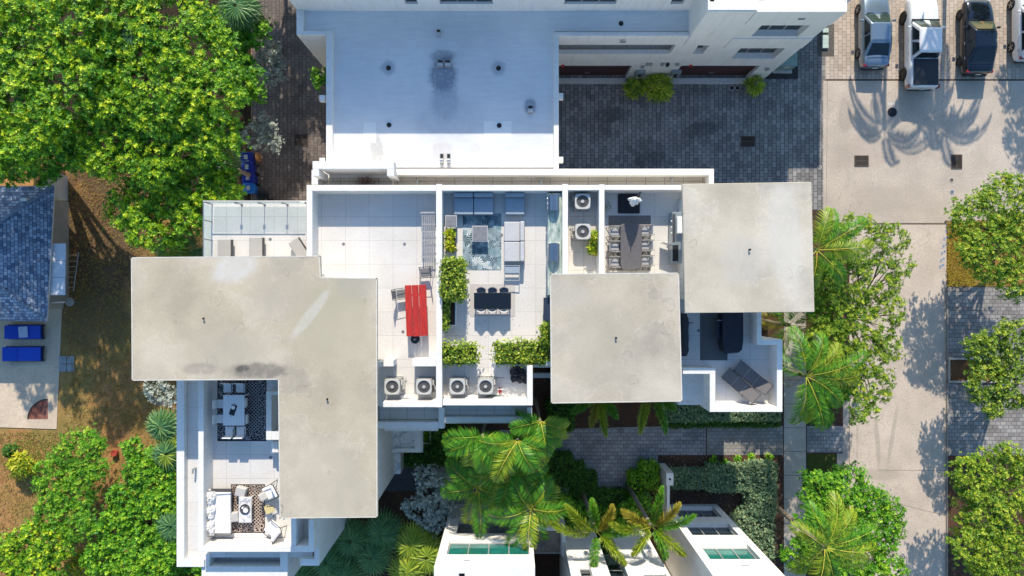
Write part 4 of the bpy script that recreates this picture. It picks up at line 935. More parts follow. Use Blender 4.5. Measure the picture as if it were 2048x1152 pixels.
x,y=at(1030,407,z+.5); sofa_seat('single blue grey lounge chair against the north wall right of the sofa',x,y,z+.005,1.0,1.12,0,BLUEC,GREYM,'sofa modules of the middle terrace')
for (py,lab) in ((463,'light grey sofa module facing left beside the leaf rug, upper one'),(503.5,'light grey sofa module facing left beside the leaf rug, lower one')):
    x,y=at(1029,py,z+.5); sofa_seat(lab,x,y,z+.005,1.02,1.05,-PI/2,FAB,GREYM,'sofa modules of the middle terrace')
def side_table(label,px0,py0,px1,py1,h,mat,group=None,z=ZD,name='side_table',frame=None):
    x0,y0=at(px0,py1,z+h); x1,y1=at(px1,py0,z+h); cx,cy=(x0+x1)/2,(y0+y1)/2; w,d=x1-x0,y1-y0
    t=thing(name,label,'table',(cx,cy,z+.004),0,group)
    m=MB(); m.box(-w/2,-d/2,h-.05,w/2,d/2,h); m.build('table_top',frame or LGREY,t,bevel=.01)
    m=MB(); m.box(-w/2+.05,-d/2+.05,h+.001,w/2-.05,d/2-.05,h+.012); m.build('inset_panel',mat,t)
    for sx in (-1,1):
        for sy in (-1,1): l=MB(); l.box(sx*(w/2-.04)-.025,sy*(d/2-.04)-.025,0,sx*(w/2-.04)+.025,sy*(d/2-.04)+.025,h-.051); l.build('leg',frame or LGREY,t)
    return t
SLATE=plain('slate_top',(.20,.205,.22),.5,var=.2,scale=5)
side_table('square grey coffee table standing on the palm leaf rug',944,451.5,976,483.5,.42,SLATE,name='coffee_table')
side_table('small dark grey side table left of the sofa by the dividing wall',890,430.5,914,455,.5,SLATE)
# rugs
def rug(label,px0,py0,px1,py1,mat,z=ZD):
    x0,y0=at(px0,py1,z); x1,y1=at(px1,py0,z); m=MB(); w,d=x1-x0,y1-y0; m.box(-w/2,-d/2,0,w/2,d/2,.012)
    o=m.build('rug',mat); o.location=((x0+x1)/2,(y0+y1)/2,z+.001); tag(o,label,'rug'); return o
rug('teal and white rug with a palm leaf pattern under the square coffee table',925.5,427,1002.5,540,rugmat('leaf_rug',(.20,.26,.28),None,'leaf'))
rug('faded pale rug under the black dining table of the middle terrace',939.5,568,1030.5,632.5,rugmat('faded_rug',(.62,.59,.55),(.42,.38,.38),'wave',9))
rug('dark geometric rug under the covered dining table of the narrow north terrace',1217,431,1301.5,541,rugmat('maze_rug',(.045,.05,.06),(.35,.33,.30),'maze',6))
rug('black and cream rug with a lattice pattern under the white slatted dining table',435,745,533,882,rugmat('lattice_rug',(.012,.012,.018),(.34,.33,.34),'diamond',8))
rug('black and beige lattice rug under the marble coffee table',462,968.5,530,1065.5,rugmat('lattice_rug_beige',(.03,.022,.02),(.52,.42,.35),'diamond',8))
rug('dark grey patterned rug under the covered furniture of the east terrace',1400,600,1455,720.5,rugmat('maze_rug_blue',(.05,.055,.065),(.20,.21,.21),'maze',7))
# black dining table with six shell chairs
x0,y0=at(948,618,z+.76); x1,y1=at(1022,585.5,z+.76); cx,cy=(x0+x1)/2,(y0+y1)/2; w_,d_=x1-x0,y1-y0
t=thing('dining_table','black rectangular dining table on the faded rug of the middle terrace','table',(cx,cy,z+.015))
m=MB(); m.box(-w_/2,-d_/2,.71,w_/2,d_/2,.745); m.build('table_top',plain('black_glass_top',(.010,.014,.020),.2),t,bevel=.006)
for sx in (-1,1):
    for sy in (-1,1): l=MB(); l.box(sx*(w_/2-.06)-.03,sy*(d_/2-.06)-.03,0,sx*(w_/2-.06)+.03,sy*(d_/2-.06)+.03,.709); l.build('leg',GREYM,t)
l=MB(); l.box(-w_/2+.12,-.02,.62,w_/2-.12,.02,.7); l.build('rail',GREYM,t)
def shell_chair(label,x,y,rz,shell,group,z=ZD+.014):
    t=thing('shell_chair',label,'chair',(x,y,z),rz,group)
    m=MB(); n=12; pts=[]                                    # rounded seat, back towards -Y
    m.cyl(0,0,.43,.47,.22,20,.235); m.build('seat',shell,t,bevel=.012)
    b=MB(); rings=[]
    for k in range(13):
        a=PI*1.5+(k/12-.5)*2.3; hgt=.80-.14*abs(k/12-.5)*2
        c_,s_=math.cos(a),math.sin(a)
        rings.append([(c_*.225,s_*.225,.475),(c_*.25,s_*.25,.475),(c_*.285,s_*.285,hgt),(c_*.255,s_*.255,hgt)])
    b.loft(rings); b.build('backrest',shell,t,bevel=.008)
    for sx in (-1,1):
        for sy in (-1,1): l=MB(); l.tube([(sx*.15,sy*.15,.43),(sx*.21,sy*.21,0)],.012,6); l.build('leg',GREYM,t)
    return t
SHG=plain('grey_shell',(.28,.27,.28),.5); SHW=plain('white_shell',(.78,.77,.74),.5)
for i,(px,pos) in enumerate(((962.5,'left'),(985,'middle'),(1008,'right'))):
    x,y=at(px,585,z+.5); shell_chair('grey shell chair, %s one on the north side of the black dining table'%pos,x,y,PI,SHG,'shell chairs around the black dining table')
    x,y=at(px-1,613.5,z+.5); shell_chair('white backed shell chair, %s one on the south side of the black dining table'%pos,x+.02,y,0,SHW,'shell chairs around the black dining table')
# metal framed ottoman table south of the light sofa
t=thing('garden_stool','grey metal framed stool with a blue grey seat below the light grey sofa','stool',(*at(1024,546,z+.4),z+.004))
m=MB(); m.box(-.36,-.02,.36,.36,.36,.40); m.build('seat',BLUEC,t,bevel=.02)
m=MB(); 
for sx in (-1,1):
    m.tube([(sx*.38,.38,0),(sx*.38,.38,.42),(sx*.38,-.38,.42),(sx*.38,-.38,0)],.02,6)
m.build('frame',LGREY,t); m=MB(); m.box(-.38,-.39,.40,.38,-.35,.43); m.box(-.38,.36,.40,.38,.39,.43); m.build('rail',LGREY,t)
# counter with two grills
STONE=None
def stonemat():
    m,t,b=newmat('green_stone_counter'); p=wc(t)
    mp=N(t,'ShaderNodeMapping'); mp.inputs['Scale'].default_value=(5,1,1); t.links.new(p,mp.inputs[0])
    col,f=noisemix(t,mp.outputs[0],2.2,(.12,.20,.18),(.55,.60,.52),.35,.62,8,.7); t.links.new(col,b.inputs['Base Color']); b.inputs['Roughness'].default_value=.35; return m
STONE=stonemat()
x0,y0=at(1095.5,590,z+.9); x1,y1=at(1124,386,z+.9)
t=thing('kitchen_counter','long green stone outdoor kitchen counter against the wall of the middle terrace','counter',((x0+x1)/2,(y0+y1)/2,z+.001))
hw,hd=(x1-x0)/2,(y1-y0)/2
m=MB(); m.box(-hw+.03,-hd,0,hw-.02,hd,.86); m.build('cabinet',WHITE,t); m=MB(); m.box(-hw,-hd,.861,hw-.01,hd,.91); m.build('counter_top',STONE,t,bevel=.008)
for k in range(4):
    q=MB(); y_=-hd+.4+k*1.25; q.box(-hw+.005,y_,.1,-hw+.029,y_+1.1,.8); dd=q.build('cabinet_door',STEEL,t); h=MB(); h.tube([(-hw-.02,y_+.2,.7),(-hw-.02,y_+.9,.7)],.012,6); h.build('handle',STEEL,dd)
GB=plain('sky_tinted_grill_lid',(.20,.27,.34),.25,.75,var=.05)  # steel lid with the blue sky reflection mixed into its colour
def grill(label,px,py,ln,z=ZD+.912,wd=.56):
    x,y=at(px,py,z+.2); t=thing('grill',label,'grill',(x,y,z),0,'grills on the stone counter')
    m=MB(); m.box(-wd/2,-ln/2,0,wd/2,ln/2,.12); m.build('firebox',STEEL,t,bevel=.01)
    rings=[]
    for yy in (-ln/2+.02,ln/2-.02):
        rings.append([(-wd*.48,yy,.121)]+[(wd*.48*math.cos(a),yy,.125+.27*math.sin(a)) for a in [PI-PI*k/8 for k in range(9)]][0:]+[(wd*.48,yy,.121)])
    m=MB(); m.loft(rings); m.build('lid',GB,t); h=MB(); h.tube([(-wd*.52,-ln*.36,.28),(-wd*.52,ln*.36,.28)],.016,8); h.build('handle',STEEL,t)
    for k in range(3): q=MB(); q.tube([(-wd/2-.001,-ln*.3+k*ln*.3,.06),(-wd/2-.04,-ln*.3+k*ln*.3,.06)],.025,8); q.build('knob',STEEL,t)
    return t
grill('large steel grill with a blue reflecting lid at the north end of the stone counter',1107.5,406,.82)
grill('smaller steel grill with a blue reflecting lid, south one on the stone counter',1108,504,.92)
m=MB(); x,y=at(1113,551,z+1); m.cyl(0,0,0,.02,.09,14); m.tube([(0,.1,0),(0,.1,.22),(0,.0,.26)],.014,8); o=m.build('sink_tap',STEEL); o.location=(x,y,z+.912); tag(o,'small steel sink and tap at the south end of the stone counter','tap')
# dark storage box beside the middle slab
t=thing('storage_box','dark blue storage box half under the middle roof slab','storage box',(*at(1098,618,z+.6),z+.001))
m=MB(); m.box(-.25,-.55,0,.3,.55,.55); m.build('box_body',plain('dark_blue_plastic',(.02,.035,.07),.5),t,bevel=.01); m=MB(); m.box(-.27,-.58,.551,.32,.58,.6); m.build('lid',plain('dark_blue_plastic',(.02,.035,.07),.5),t,bevel=.01)
# rectangular planter left of the leaf rug
PLW=plain('pale_planter',(.66,.64,.60),.7); PLG=plain('grey_planter',(.16,.165,.17),.7)
x0,y0=at(891,504,z+.4); x1,y1=at(912,457,z+.4)
t=thing('planter_box','narrow planter with yellow green croton beside the leaf rug','planter',((x0+x1)/2,(y0+y1)/2,z+.001)); hw,hd=(x1-x0)/2,(y1-y0)/2
m=MB(); m.box(-hw,-hd,0,hw,-hd+.04,.4); m.box(-hw,hd-.04,0,hw,hd,.4); m.box(-hw,-hd+.041,0,-hw+.04,hd-.041,.4); m.box(hw-.04,-hd+.041,0,hw,hd-.041,.4); m.build('planter',PLG,t)
m=MB(); m.box(-hw+.041,-hd+.042,.1,hw-.041,hd-.042,.34); m.build('soil',GROUND,t)
rng=np.random.default_rng(31); n=110; cen=np.stack([rng.normal(0,.13,n),rng.uniform(-hd*.85,hd*.8,n),rng.uniform(.35,.85,n)],1)
V,F,T=rosettes(cen,np.tile([0,0,1.],(n,1))+rng.normal(0,.5,(n,3)),rng.uniform(.12,.2,n),6,.2,.45,rng); leafmesh('foliage',V,F,T,CROT,t)
# ------------------------------------------------------------------ red table, chairs, slatted bench
REDW=None
def redmat():
    m,t,b=newmat('red_stained_wood'); p=oc(t); mp=N(t,'ShaderNodeMapping'); mp.inputs['Scale'].default_value=(9,.8,1); t.links.new(p,mp.inputs[0])
    col,f=noisemix(t,mp.outputs[0],2,(.24,.010,.008),(.62,.035,.022),.3,.68,7,.75)
    kn,f2=noisemix(t,p,4,(.35,.3,.3),(1,1,1),.28,.36,2,.5); col=mixc(t,1.0,col,kn,'MULTIPLY'); t.links.new(col,b.inputs['Base Color']); b.inputs['Roughness'].default_value=.55; return m
REDW=redmat()
x,y=at(832,621,z+.75); t=thing('patio_table','bright red wooden plank table on the left terrace','table',(x,y,z+.001),rad(2))
L_=S(102,z+.75); 
for i,(a0,a1) in enumerate(((-.52,-.185),(-.168,.158),(.176,.53))):
    m=MB(); m.box(a0,-L_/2-(.02 if i==1 else 0),.71,a1+(.02 if i==2 else 0),L_/2,.755); m.build('plank',REDW,t,bevel=.006)
for yy in (-1.0,-.1,.75): m=MB(); m.box(-.48,yy,.66,.48,yy+.09,.709); m.build('batten',REDW,t)
for sx in (-1,1):
    for sy in (-1,1): m=MB(); m.box(sx*.4-.04,sy*1.1-.04,0,sx*.4+.04,sy*1.1+.04,.659); m.build('leg',REDW,t)
x,y=at(830,678.5,z+.08); t=thing('umbrella_base','round black umbrella base at the end of the red table','umbrella base',(x,y,z+.001))
m=MB(); m.cyl(0,0,0,.06,.24,24,.22); m.build('base_plate',plain('dark_blue_cast_iron',(.015,.02,.035),.4),t,bevel=.01)
m=MB(); m.cyl(0,0,.061,.4,.03,12); m.build('tube',LGREY,t)
m=MB(); m.tube([(0,0,.3),(.09,.03,.3)],.012,6); m.build('screw_knob',LGREY,t)
SLING=plain('grey_sling',(.17,.17,.175),.8)
def armchair(label,px,py,rz,group):
    x,y=at(px,py,ZD+.45); t=thing('garden_chair',label,'chair',(x,y,ZD+.002),rz,group)   # back towards -X
    m=MB(); m.box(-.20,-.22,.41,.24,.22,.44); m.build('seat',SLING,t,bevel=.01)
    m=MB(); m.cb(-.30,0,.66,.03,.44,.46,0,0,rad(-16)); bk=m.build('backrest',SLING,t)
    for k in range(4): q=MB(); q.cb(-.29,-.165+k*.11,.67,.045,.02,.48,0,0,rad(-16)); q.build('slat',LGREY,bk)
    for sy in (-1,1):
        f=MB(); f.tube([(.30,sy*.27,0),(.28,sy*.27,.62),(-.32,sy*.27,.66),(-.36,sy*.25,.92)],.016,6); f.build('frame',GREYF,t)
        f=MB(); f.tube([(-.34,sy*.27,0),(-.24,sy*.27,.62)],.016,6); f.build('leg',GREYF,t)
    f=MB(); f.tube([(.27,-.27,.42),(.27,.27,.42)],.014,6); f.tube([(-.36,-.25,.92),(-.36,.25,.92)],.014,6); f.build('rail',GREYF,t)
    return t
armchair('dark grey metal garden chair left of the red table',801,588,rad(8),'grey garden chairs at the red table')
armchair('dark grey metal garden chair right of the red table near the slatted bench',850,545,rad(186),'grey garden chairs at the red table')
# slatted bench: long slats on a frame
x0,y0=at(843,525,z+.55); x1,y1=at(870.5,427,z+.55)
t=thing('slatted_bench','long grey slatted bench standing along the dividing wall of the left terrace','bench',((x0+x1)/2-.02,(y0+y1)/2,z+.001)); hw,hd=(x1-x0)/2,(y1-y0)/2
SLAT=plain('pale_grey_slat',(.36,.36,.37),.7,var=.15,scale=8)
for k in range(7): q=MB(); a=-hw+.03+k*(2*hw-.1)/6; q.box(a,-hd,.46,a+.045,hd,.50); q.build('slat',SLAT,t)
for yy in (-hd*.78,-hd*.1,hd*.25,hd*.55): q=MB(); q.box(-hw,yy,.415,hw,yy+.05,.459); q.build('crossbar',SLAT,t)
q=MB(); q.box(-hw-.04,hd+.002,.46,hw,hd+.09,.54); q.build('end_rail',SLAT,t)
for sx in (-1,1):
    for sy in (-1,1): q=MB(); q.box(sx*(hw-.05)-.03,sy*(hd-.2)-.03,0,sx*(hw-.05)+.03,sy*(hd-.2)+.03,.414); q.build('leg',SLAT,t)
# ------------------------------------------------------------------ air conditioners
CASE=plain('condenser_grey',(.50,.495,.46),.55,var=.06,scale=4)
HUB=plain('light_grey_fan',(.42,.42,.41),.5)
def ac(label,px,py,seed=0,side=1,w=.78):
    h=.80; x,y=at(px,py,ZD+h+.1); t=thing('air_conditioner',label,'air conditioner',(x,y,ZD+.001),0,'rooftop air conditioner units')
    m=MB(); m.box(-w/2-.04,-w/2-.04,0,w/2+.04,-w/2+.06,.09); m.box(-w/2-.04,w/2-.06,0,w/2+.04,w/2+.04,.09); m.build('base_rail',GALV,t)
    m=MB(); m.box(-w/2+.03,-w/2+.03,.091,w/2-.03,w/2-.03,h); m.build('casing',plain('condenser_fin_dark',(.10,.10,.10),.7,var=.2,scale=20),t)
    sl=MB(); n=11
    for k in range(n):
        a=-w/2+.05+k*(w-.1)/(n-1)
        sl.box(a-.018,-w/2,.12,a+.018,-w/2+.029,h-.02); sl.box(a-.018,w/2-.029,.12,a+.018,w/2,h-.02); sl.box(-w/2,a-.018,.12,-w/2+.029,a+.018,h-.02); sl.box(w/2-.029,a-.018,.12,w/2,a+.018,h-.02)
    sl.build('louvre_panel',CASE,t)
    m=MB(); R=w*.40; n=32; zt=h+.07
    def sq(a):
        c,s=math.cos(a),math.sin(a); q=(abs(c)**5+abs(s)**5)**(1/5); return (c/q*w/2,s/q*w/2)
    vs=[];
    for i in range(n):
        a=2*PI*i/n; o=sq(a); vs+=[(o[0],o[1],h+.001),(o[0],o[1],zt),(R*math.cos(a),R*math.sin(a),zt),(R*math.cos(a)*.97,R*math.sin(a)*.97,h-.06)]
    fs=[]
    for i in range(n):
        a=4*i;b=4*((i+1)%n); fs+=[(a,b,b+1,a+1),(a+1,b+1,b+2,a+2),(a+2,b+2,b+3,a+3)]
    m.add(vs,fs); m.build('top_panel',CASE,t,bevel=.012)
    m=MB(); m.cyl(0,0,h-.14,h-.10,R,24); m.build('fan_well',plain('fan_well_dark',(.055,.055,.057),.6),t)
    g=MB()
    for k in range(4): g.ring(0,0,h+.045,R*(.35+.2*k),R*(.35+.2*k)+.006,.006,20)
    for k in range(14): a=k*2*PI/14; g.tube([(math.cos(a)*.08,math.sin(a)*.08,h+.05),(math.cos(a)*R,math.sin(a)*R,h+.05)],.004,3)
    gr=g.build('fan_guard',GREYF,t)
    q=MB(); q.cyl(0,0,h-.02,h+.058,.085,16); q.build('hub_cap',HUB,gr)
    for k in range(3):
        a=seed+k*2*PI/3; b_=MB(); b_.add([(.06*math.cos(a),.06*math.sin(a),h-.03),(R*.9*math.cos(a-.12),R*.9*math.sin(a-.12),h-.01),(R*.92*math.cos(a+.42),R*.92*math.sin(a+.42),h-.07),(.08*math.cos(a+.8),.08*math.sin(a+.8),h-.06)],[(0,1,2,3)]); b_.build('fan_blade',HUB,t)
    if side:
        p_=MB(); p_.tube([(side*(w/2+.01),-.2,.3),(side*(w/2+.12),-.2,.3),(side*(w/2+.12),.3,.12),(side*(w/2+.2),.38,.12)],.028,6); p_.tube([(side*(w/2+.01),-.1,.42),(side*(w/2+.09),-.1,.42),(side*(w/2+.09),.34,.2)],.018,6); p_.build('pipe',plain('pipe_insulation',(.45,.44,.42),.8,var=.4,scale=14),t)
        p_=MB(); p_.box(side*(w/2+.01)-.001*side,.05,.35,side*(w/2+.09),.3,.62); p_.build('switch_box',CASE,t,bevel=.01)
    return t
ac('air conditioner at the far left of the lower row, nearest the L shaped slab',784,774,.3)
ac('air conditioner left of the long dividing wall in the lower row',847.5,774,1.0,1)
ac('air conditioner just right of the long dividing wall in the lower row',914.5,773.5,2.0,1)
ac('rightmost air conditioner of the lower row beside the black tarpaulin bay',971,773.5,.1,1)
ac('upper air conditioner in the narrow walled enclosure',1165.5,402.5,1.2,-1)
ac('lower air conditioner in the narrow walled enclosure above the yellow plants',1166,463,.8,-1)
TARP=plain('black_tarp',(.02,.02,.028),.35,var=.3,scale=6)
def crumple(name,label,cat,x,y,z,rx,ry,h,mat,seed,rz=0,sub=1,elong=None,group=None):
    rng=np.random.default_rng(seed); nu,nv=26,9; V=[];F=[]
    for j in range(nv+1):
        f=j/nv; r=math.cos(f*PI/2)**.7
        for i in range(nu):
            a=2*PI*i/nu; q=1+.20*math.sin(3*a+seed)+.13*math.sin(7*a+2*seed+3*f)+rng.normal(0,.05)
            V.append((rx*r*q*math.cos(a),ry*r*q*math.sin(a),h*(math.sin(f*PI/2)**.8)*(1+rng.normal(0,.10))+ (0 if j else 0)))
    for j in range(nv):
        for i in range(nu): a=j*nu+i;b=j*nu+(i+1)%nu; F.append((a,b,b+nu,a+nu))
    F.append(tuple(range(nu))[::-1]); F.append(tuple(nv*nu+i for i in range(nu)))
    m=MB(); m.add(V,F); o=m.build(name,mat); o.location=(x,y,z); o.rotation_euler=(0,0,rz)
    if label: tag(o,label,cat,group)
    return o
x,y=at(1037,747,z+.2); crumple('tarpaulin','crumpled black tarpaulin lying in the corner of the rightmost air conditioner bay','tarpaulin',x,y,z+.002,.40,.62,.32,TARP,4,rad(18))
x,y=at(1000,781,z+.1); m=MB(); m.box(-.06,-.14,0,.02,.14,.10); m.box(.03,-.12,0,.08,.1,.08); o=m.build('red_bottle',RED); o.location=(x,y,z+.002); tag(o,'small red container on the floor right of the rightmost air conditioner','container')
x,y=at(985,793,z+.1); m=MB(); m.tube([(-.3,0,.03),(0,.03,.03),(.35,-.02,.03)],.03,6); o=m.build('hose',plain('green_hose',(.02,.14,.07),.5)); o.location=(x,y,z+.002); tag(o,'short dark green hose in front of the rightmost air conditioner','hose')
for i,(px,py,l_) in enumerate(((1002,756,'grey pipe stub jutting out right of the rightmost air conditioner'),(1003,779,'white pipe stub below the grey one by the rightmost air conditioner'))):
    x,y=at(px,py,z+.3); m=MB(); m.tube([(-.25,0,.25),(.18,0,.25)],.03,8); m.tube([(-.25,0,.25),(-.25,0,0)],.03,8); o=m.build('pipe_stub',GREYM if i==0 else MC['white_pipe']); o.location=(x,y,z+.002); tag(o,l_,'pipe')
# ------------------------------------------------------------------ narrow north terrace
COVER=plain('grey_table_cover',(.115,.11,.115),.9,var=.15,scale=5,bst=.3)
x0,y0=at(1241,540,z+.77); x1,y1=at(1284,447,z+.77); cx,cy=(x0+x1)/2,(y0+y1)/2; hw,hd=(x1-x0)/2,(y1-y0)/2
t=thing('covered_table','long dining table under a fitted dark grey cover on the north terrace','table',(cx,cy,z+.014))
m=MB(); 
n=40; ringb=[];ringt=[]; r1=[]
for i in range(n):
    a=2*PI*i/n; c,s=math.cos(a),math.sin(a); q=(abs(c)**8+abs(s)**8)**(1/8); px_,py_=c/q,s/q
    ringt.append((px_*(hw-.02),py_*(hd-.02),.77)); r1.append((px_*hw,py_*hd,.74)); k=1+.02*math.sin(i*2.7); ringb.append((px_*(hw+.02)*k,py_*(hd+.02)*k,.42))
m.loft([ringb,r1,ringt]); m.build('cover',COVER,t,smooth=False)
for sx in (-1,1):
    for sy in (-1,1): l=MB(); l.box(sx*(hw-.1)-.03,sy*(hd-.15)-.03,0,sx*(hw-.1)+.03,sy*(hd-.15)+.03,.41); l.build('leg',TEAKG,t)
SLN=plain('pale_sling',(.36,.37,.38),.8,var=.06)
def folding_chair(label,px,py,rz,group):
    x,y=at(px,py,ZD+.5); t=thing('folding_chair',label,'chair',(x,y,ZD+.014),rz,group)     # back towards -X
    m=MB(); m.box(-.20,-.20,.44,.20,.20,.47); m.build('seat',SLN,t,bevel=.01)
    m=MB(); m.cb(-.28,0,.72,.03,.42,.36,0,0,rad(-14)); m.build('backrest',SLN,t)
    for sy in (-1,1):
        f=MB(); f.tube([(.34,sy*.25,0),(-.18,sy*.25,.62),(-.38,sy*.25,1.0)],.02,5); f.build('leg',TEAKG,t)
        f=MB(); f.tube([(-.40,sy*.23,0),(.25,sy*.23,.64)],.02,5); f.build('leg',TEAKG,t)
        f=MB(); f.box(-.30,sy*.27-.025,.65,.28,sy*.27+.025,.68); f.build('armrest',TEAKG,t)
    return t
for i,(py,pos) in enumerate(((463,'top'),(493,'middle'),(524,'bottom'))):
    folding_chair('folding sling chair on the left of the covered table, %s of three'%pos,1230,py,0,'folding sling chairs at the covered table')
    folding_chair('folding sling chair on the right of the covered table, %s of three'%pos,1290,py-2,PI,'folding sling chairs at the covered table')
x,y=at(1258,407,z+.1); t=thing('lounge_mat','black padded mat on the shaded floor of the north terrace','mat',(x,y,z+.001)); m=MB(); m.box(-.56,-.50,0,.56,.50,.09); m.build('mat',plain('black_mat',(.012,.015,.022),.7),t,bevel=.03); 
for k in range(9): q=MB(); q.box(-.5+k*.12,-.45,.091,-.46+k*.12,.45,.1); q.build('rib',plain('black_mat',(.012,.015,.022),.7),t)
# closed white patio umbrella
x,y=at(1273,398,z+2.0); t=thing('patio_umbrella','closed white patio umbrella standing between the black mat and the covered table','umbrella',(x-.02,y-.05,z+.001))
m=MB(); m.cyl(0,0,0,.08,.26,20); m.build('base',BLACK,t); m=MB(); m.tube([(0,0,.081),(0,0,2.35)],.028,8); m.build('pole',GREYF,t)
crumple('canopy','',None,0,0,1.45,.30,.20,.55,FABW,7).parent=t
m=MB(); rings=[]
for zz,r in ((.95,.08),(1.2,.16),(1.5,.17),(1.9,.16),(2.15,.10)): rings.append([(r*(1+.15*math.sin(5*a))*math.cos(a),r*(1+.15*math.sin(5*a))*math.sin(a),zz) for a in [2*PI*i/20 for i in range(20)]])
m.loft(rings); m.build('folded_cloth',FABW,t,smooth=True)
for k in range(3): q=MB(); q.tube([(.02*k,.1,2.0),(.12+.05*k,.36,2.28)],.018,6); q.build('rib',GREYF,t)
# grill cart under the east slab
x,y=at(1352,474,z+.9); t=thing('grill_cart','stainless grill cart with open front doors half under the right roof slab','grill',(x+.12,y,z+.001))
m=MB(); m.box(-.30,-1.3,.1,.55,1.25,.88); m.build('cabinet',plain('cart_blue_grey',(.34,.40,.43),.35,.5),t,bevel=.01)
m=MB(); m.box(-.12,.15,.881,.55,1.0,1.15); m.build('cloth_cover',FABW,t,bevel=.05,seg=3)
m=MB(); m.box(-.29,-1.2,.881,.0,-.4,.90); m.build('side_burner',BLACK,t); m=MB(); m.box(-.29,-.25,.881,-.15,1.15,.90); m.build('control_panel',GREYF,t)
for k in range(3): q=MB(); q.tube([(-.30,.2+.3*k,.8),(-.35,.2+.3*k,.8)],.03,8); q.build('knob',STEEL,t)
m=MB(); m.cb(-.52,-.33,.5,.46,.03,.7,rad(-18)); m.build('door',STEEL,t)
for sy in (-1,1):
    for sx in (-.2,.45): q=MB(); q.cyl(sx,sy*1.1,0,.1,.05,10); q.build('wheel',BLACK,t)
# yellow plants between the enclosure walls
def bush_stuff(name,label,cat,px,py,z0,h,r,mat,seed,n=60,R=.2,k=7,wid=.14,pot=None,up=.6,group=None,ry=None):
    x,y=at(px,py,z0+h); t=thing(name,label,cat,(x,y,z0),0,group); rng=np.random.default_rng(seed)
    u=rng.normal(0,1,(n,3)); u/=np.linalg.norm(u,axis=1,keepdims=True); u[:,2]=abs(u[:,2]); s=rng.uniform(.55,1,(n,1))
    cen=u*s*np.array([r,ry or r,h*.5])+np.array([0,0,h*.45]); V,F,T=rosettes(cen,u+np.array([0,0,.6]),rng.uniform(.7,1.25,n)*R,k,wid,up,rng); leafmesh('foliage',V,F,T,mat,t)
    st=MB()
    for i in range(6): a=i*1.1; st.tube([(0,0,0 if not pot else .2),(math.cos(a)*r*.3,math.sin(a)*r*.3,h*.4),(math.cos(a)*r*.6,math.sin(a)*r*.6,h*.7)],[.03,.02,.008],5)
    st.build('stems',BARK,t)
    if pot:
        m=MB(); m.cyl(0,0,0,.34,pot*.8,16,pot); m.build('pot',PLW,t)
    return t
bush_stuff('potted_croton','upper yellow green potted plant between the enclosure walls','plant',1190,473,z,.9,.26,CROT,41,26,.26,7,.13,.16,.5,'yellow plants in the enclosure')
bush_stuff('potted_croton','lower yellow green potted plant between the enclosure walls','plant',1188,497,z,.8,.24,CROT,42,24,.26,7,.13,.16,.5,'yellow plants in the enclosure')
bush_stuff('small_potted_plant','small pale spiky plant on the shaded floor left of the black mat','plant',1216,412,z,.5,.16,SILV,43,14,.2,6,.12,.1)
# ------------------------------------------------------------------ loungers and covered things
def box_lounger(label,px0,py0,px1,py1,rz=0,group='grey loungers on the glass railed deck'):
    zt=z+.42; x0,y0=at(px0,py1,zt); x1,y1=at(px1,py0,zt); w_,d_=x1-x0,y1-y0
    t=thing('sun_lounger',label,'sun lounger',((x0+x1)/2,(y0+y1)/2,z+.001),rz,group)
    G=plain('warm_grey_pad',(.40,.38,.35),.85,var=.05)
    m=MB(); m.box(-w_/2,-d_/2,.33,w_/2,d_/2,.42); m.build('pad',G,t,bevel=.02)
    m=MB(); m.box(-w_/2+.02,-d_/2,.2,w_/2+.06,d_/2,.325); m.build('frame',GREYF,t)
    for sx in (-1,1):
        for sy in (-1,1): l=MB(); l.box(sx*(w_/2-.06)-.03,sy*(d_/2-.1)-.03,0,sx*(w_/2-.06)+.03,sy*(d_/2-.1)+.03,.199); l.build('leg',GREYF,t)
box_lounger('grey sun lounger on the left of the glass railed deck',435,479,461,530)
box_lounger('grey sun lounger in the middle of the glass railed deck',498,475,524,528)
box_lounger('tilted beige lounger at the right of the glass railed deck',586,478,608,520,rad(33))
def sling_lounger(label,px,py,rz):
    x,y=at(px,py,z+.35); t=thing('sun_lounger',label,'sun lounger',(x,y,z+.001),rz,'pair of sling loungers on the east terrace')
    S1=plain('taupe_sling',(.14,.13,.13),.85,var=.05)
    m=MB(); m.box(-.95,-.29,.32,.30,.29,.345); m.build('seat',S1,t); m=MB(); m.cb(.62,0,.55,.78,.58,.025,0,0,rad(-35)); m.build('backrest',S1,t)
    for sy in (-1,1):
        f=MB(); f.tube([(-.97,sy*.31,.34),(.30,sy*.31,.34),(.96,sy*.31,.80)],.018,6); f.build('frame',GREYF,t)
        for a in (-.8,.5): l=MB(); l.tube([(a,sy*.31,.34),(a+.08,sy*.31,0)],.018,6); l.build('leg',GREYF,t)
    for a in (-.97,-.3,.30): l=MB(); l.tube([(a,-.31,.335),(a,.31,.335)],.016,6); l.build('crossbar',LGREY,t)
    l=MB(); l.tube([(.96,-.31,.80),(.96,.31,.80)],.016,6); l.build('crossbar',GREYF,t)
sling_lounger('taupe sling lounger in front, on the east terrace',1479,770,rad(-42))
sling_lounger('taupe sling lounger behind the other one, nearer the outer wall of the east terrace',1503,754,rad(-40))
NAVY=plain('dark_navy_cover',(.015,.018,.03),.8,var=.2,scale=5,bst=.3)
t=thing('covered_table','table under a dark navy cover below the right roof slab','table',(*at(1466,655,z+.75),z+.014))
m=MB(); rb=[];rt_=[];r2=[]
for i in range(24):
    a=2*PI*i/24; c,s=math.cos(a),math.sin(a); q=(abs(c)**5+abs(s)**5)**.2; k=1+.03*math.sin(i*1.9); rb.append((c/q*.56*k,s/q*1.35*k,.1)); r2.append((c/q*.53,s/q*1.28,.70)); rt_.append((c/q*.48,s/q*1.22,.74))
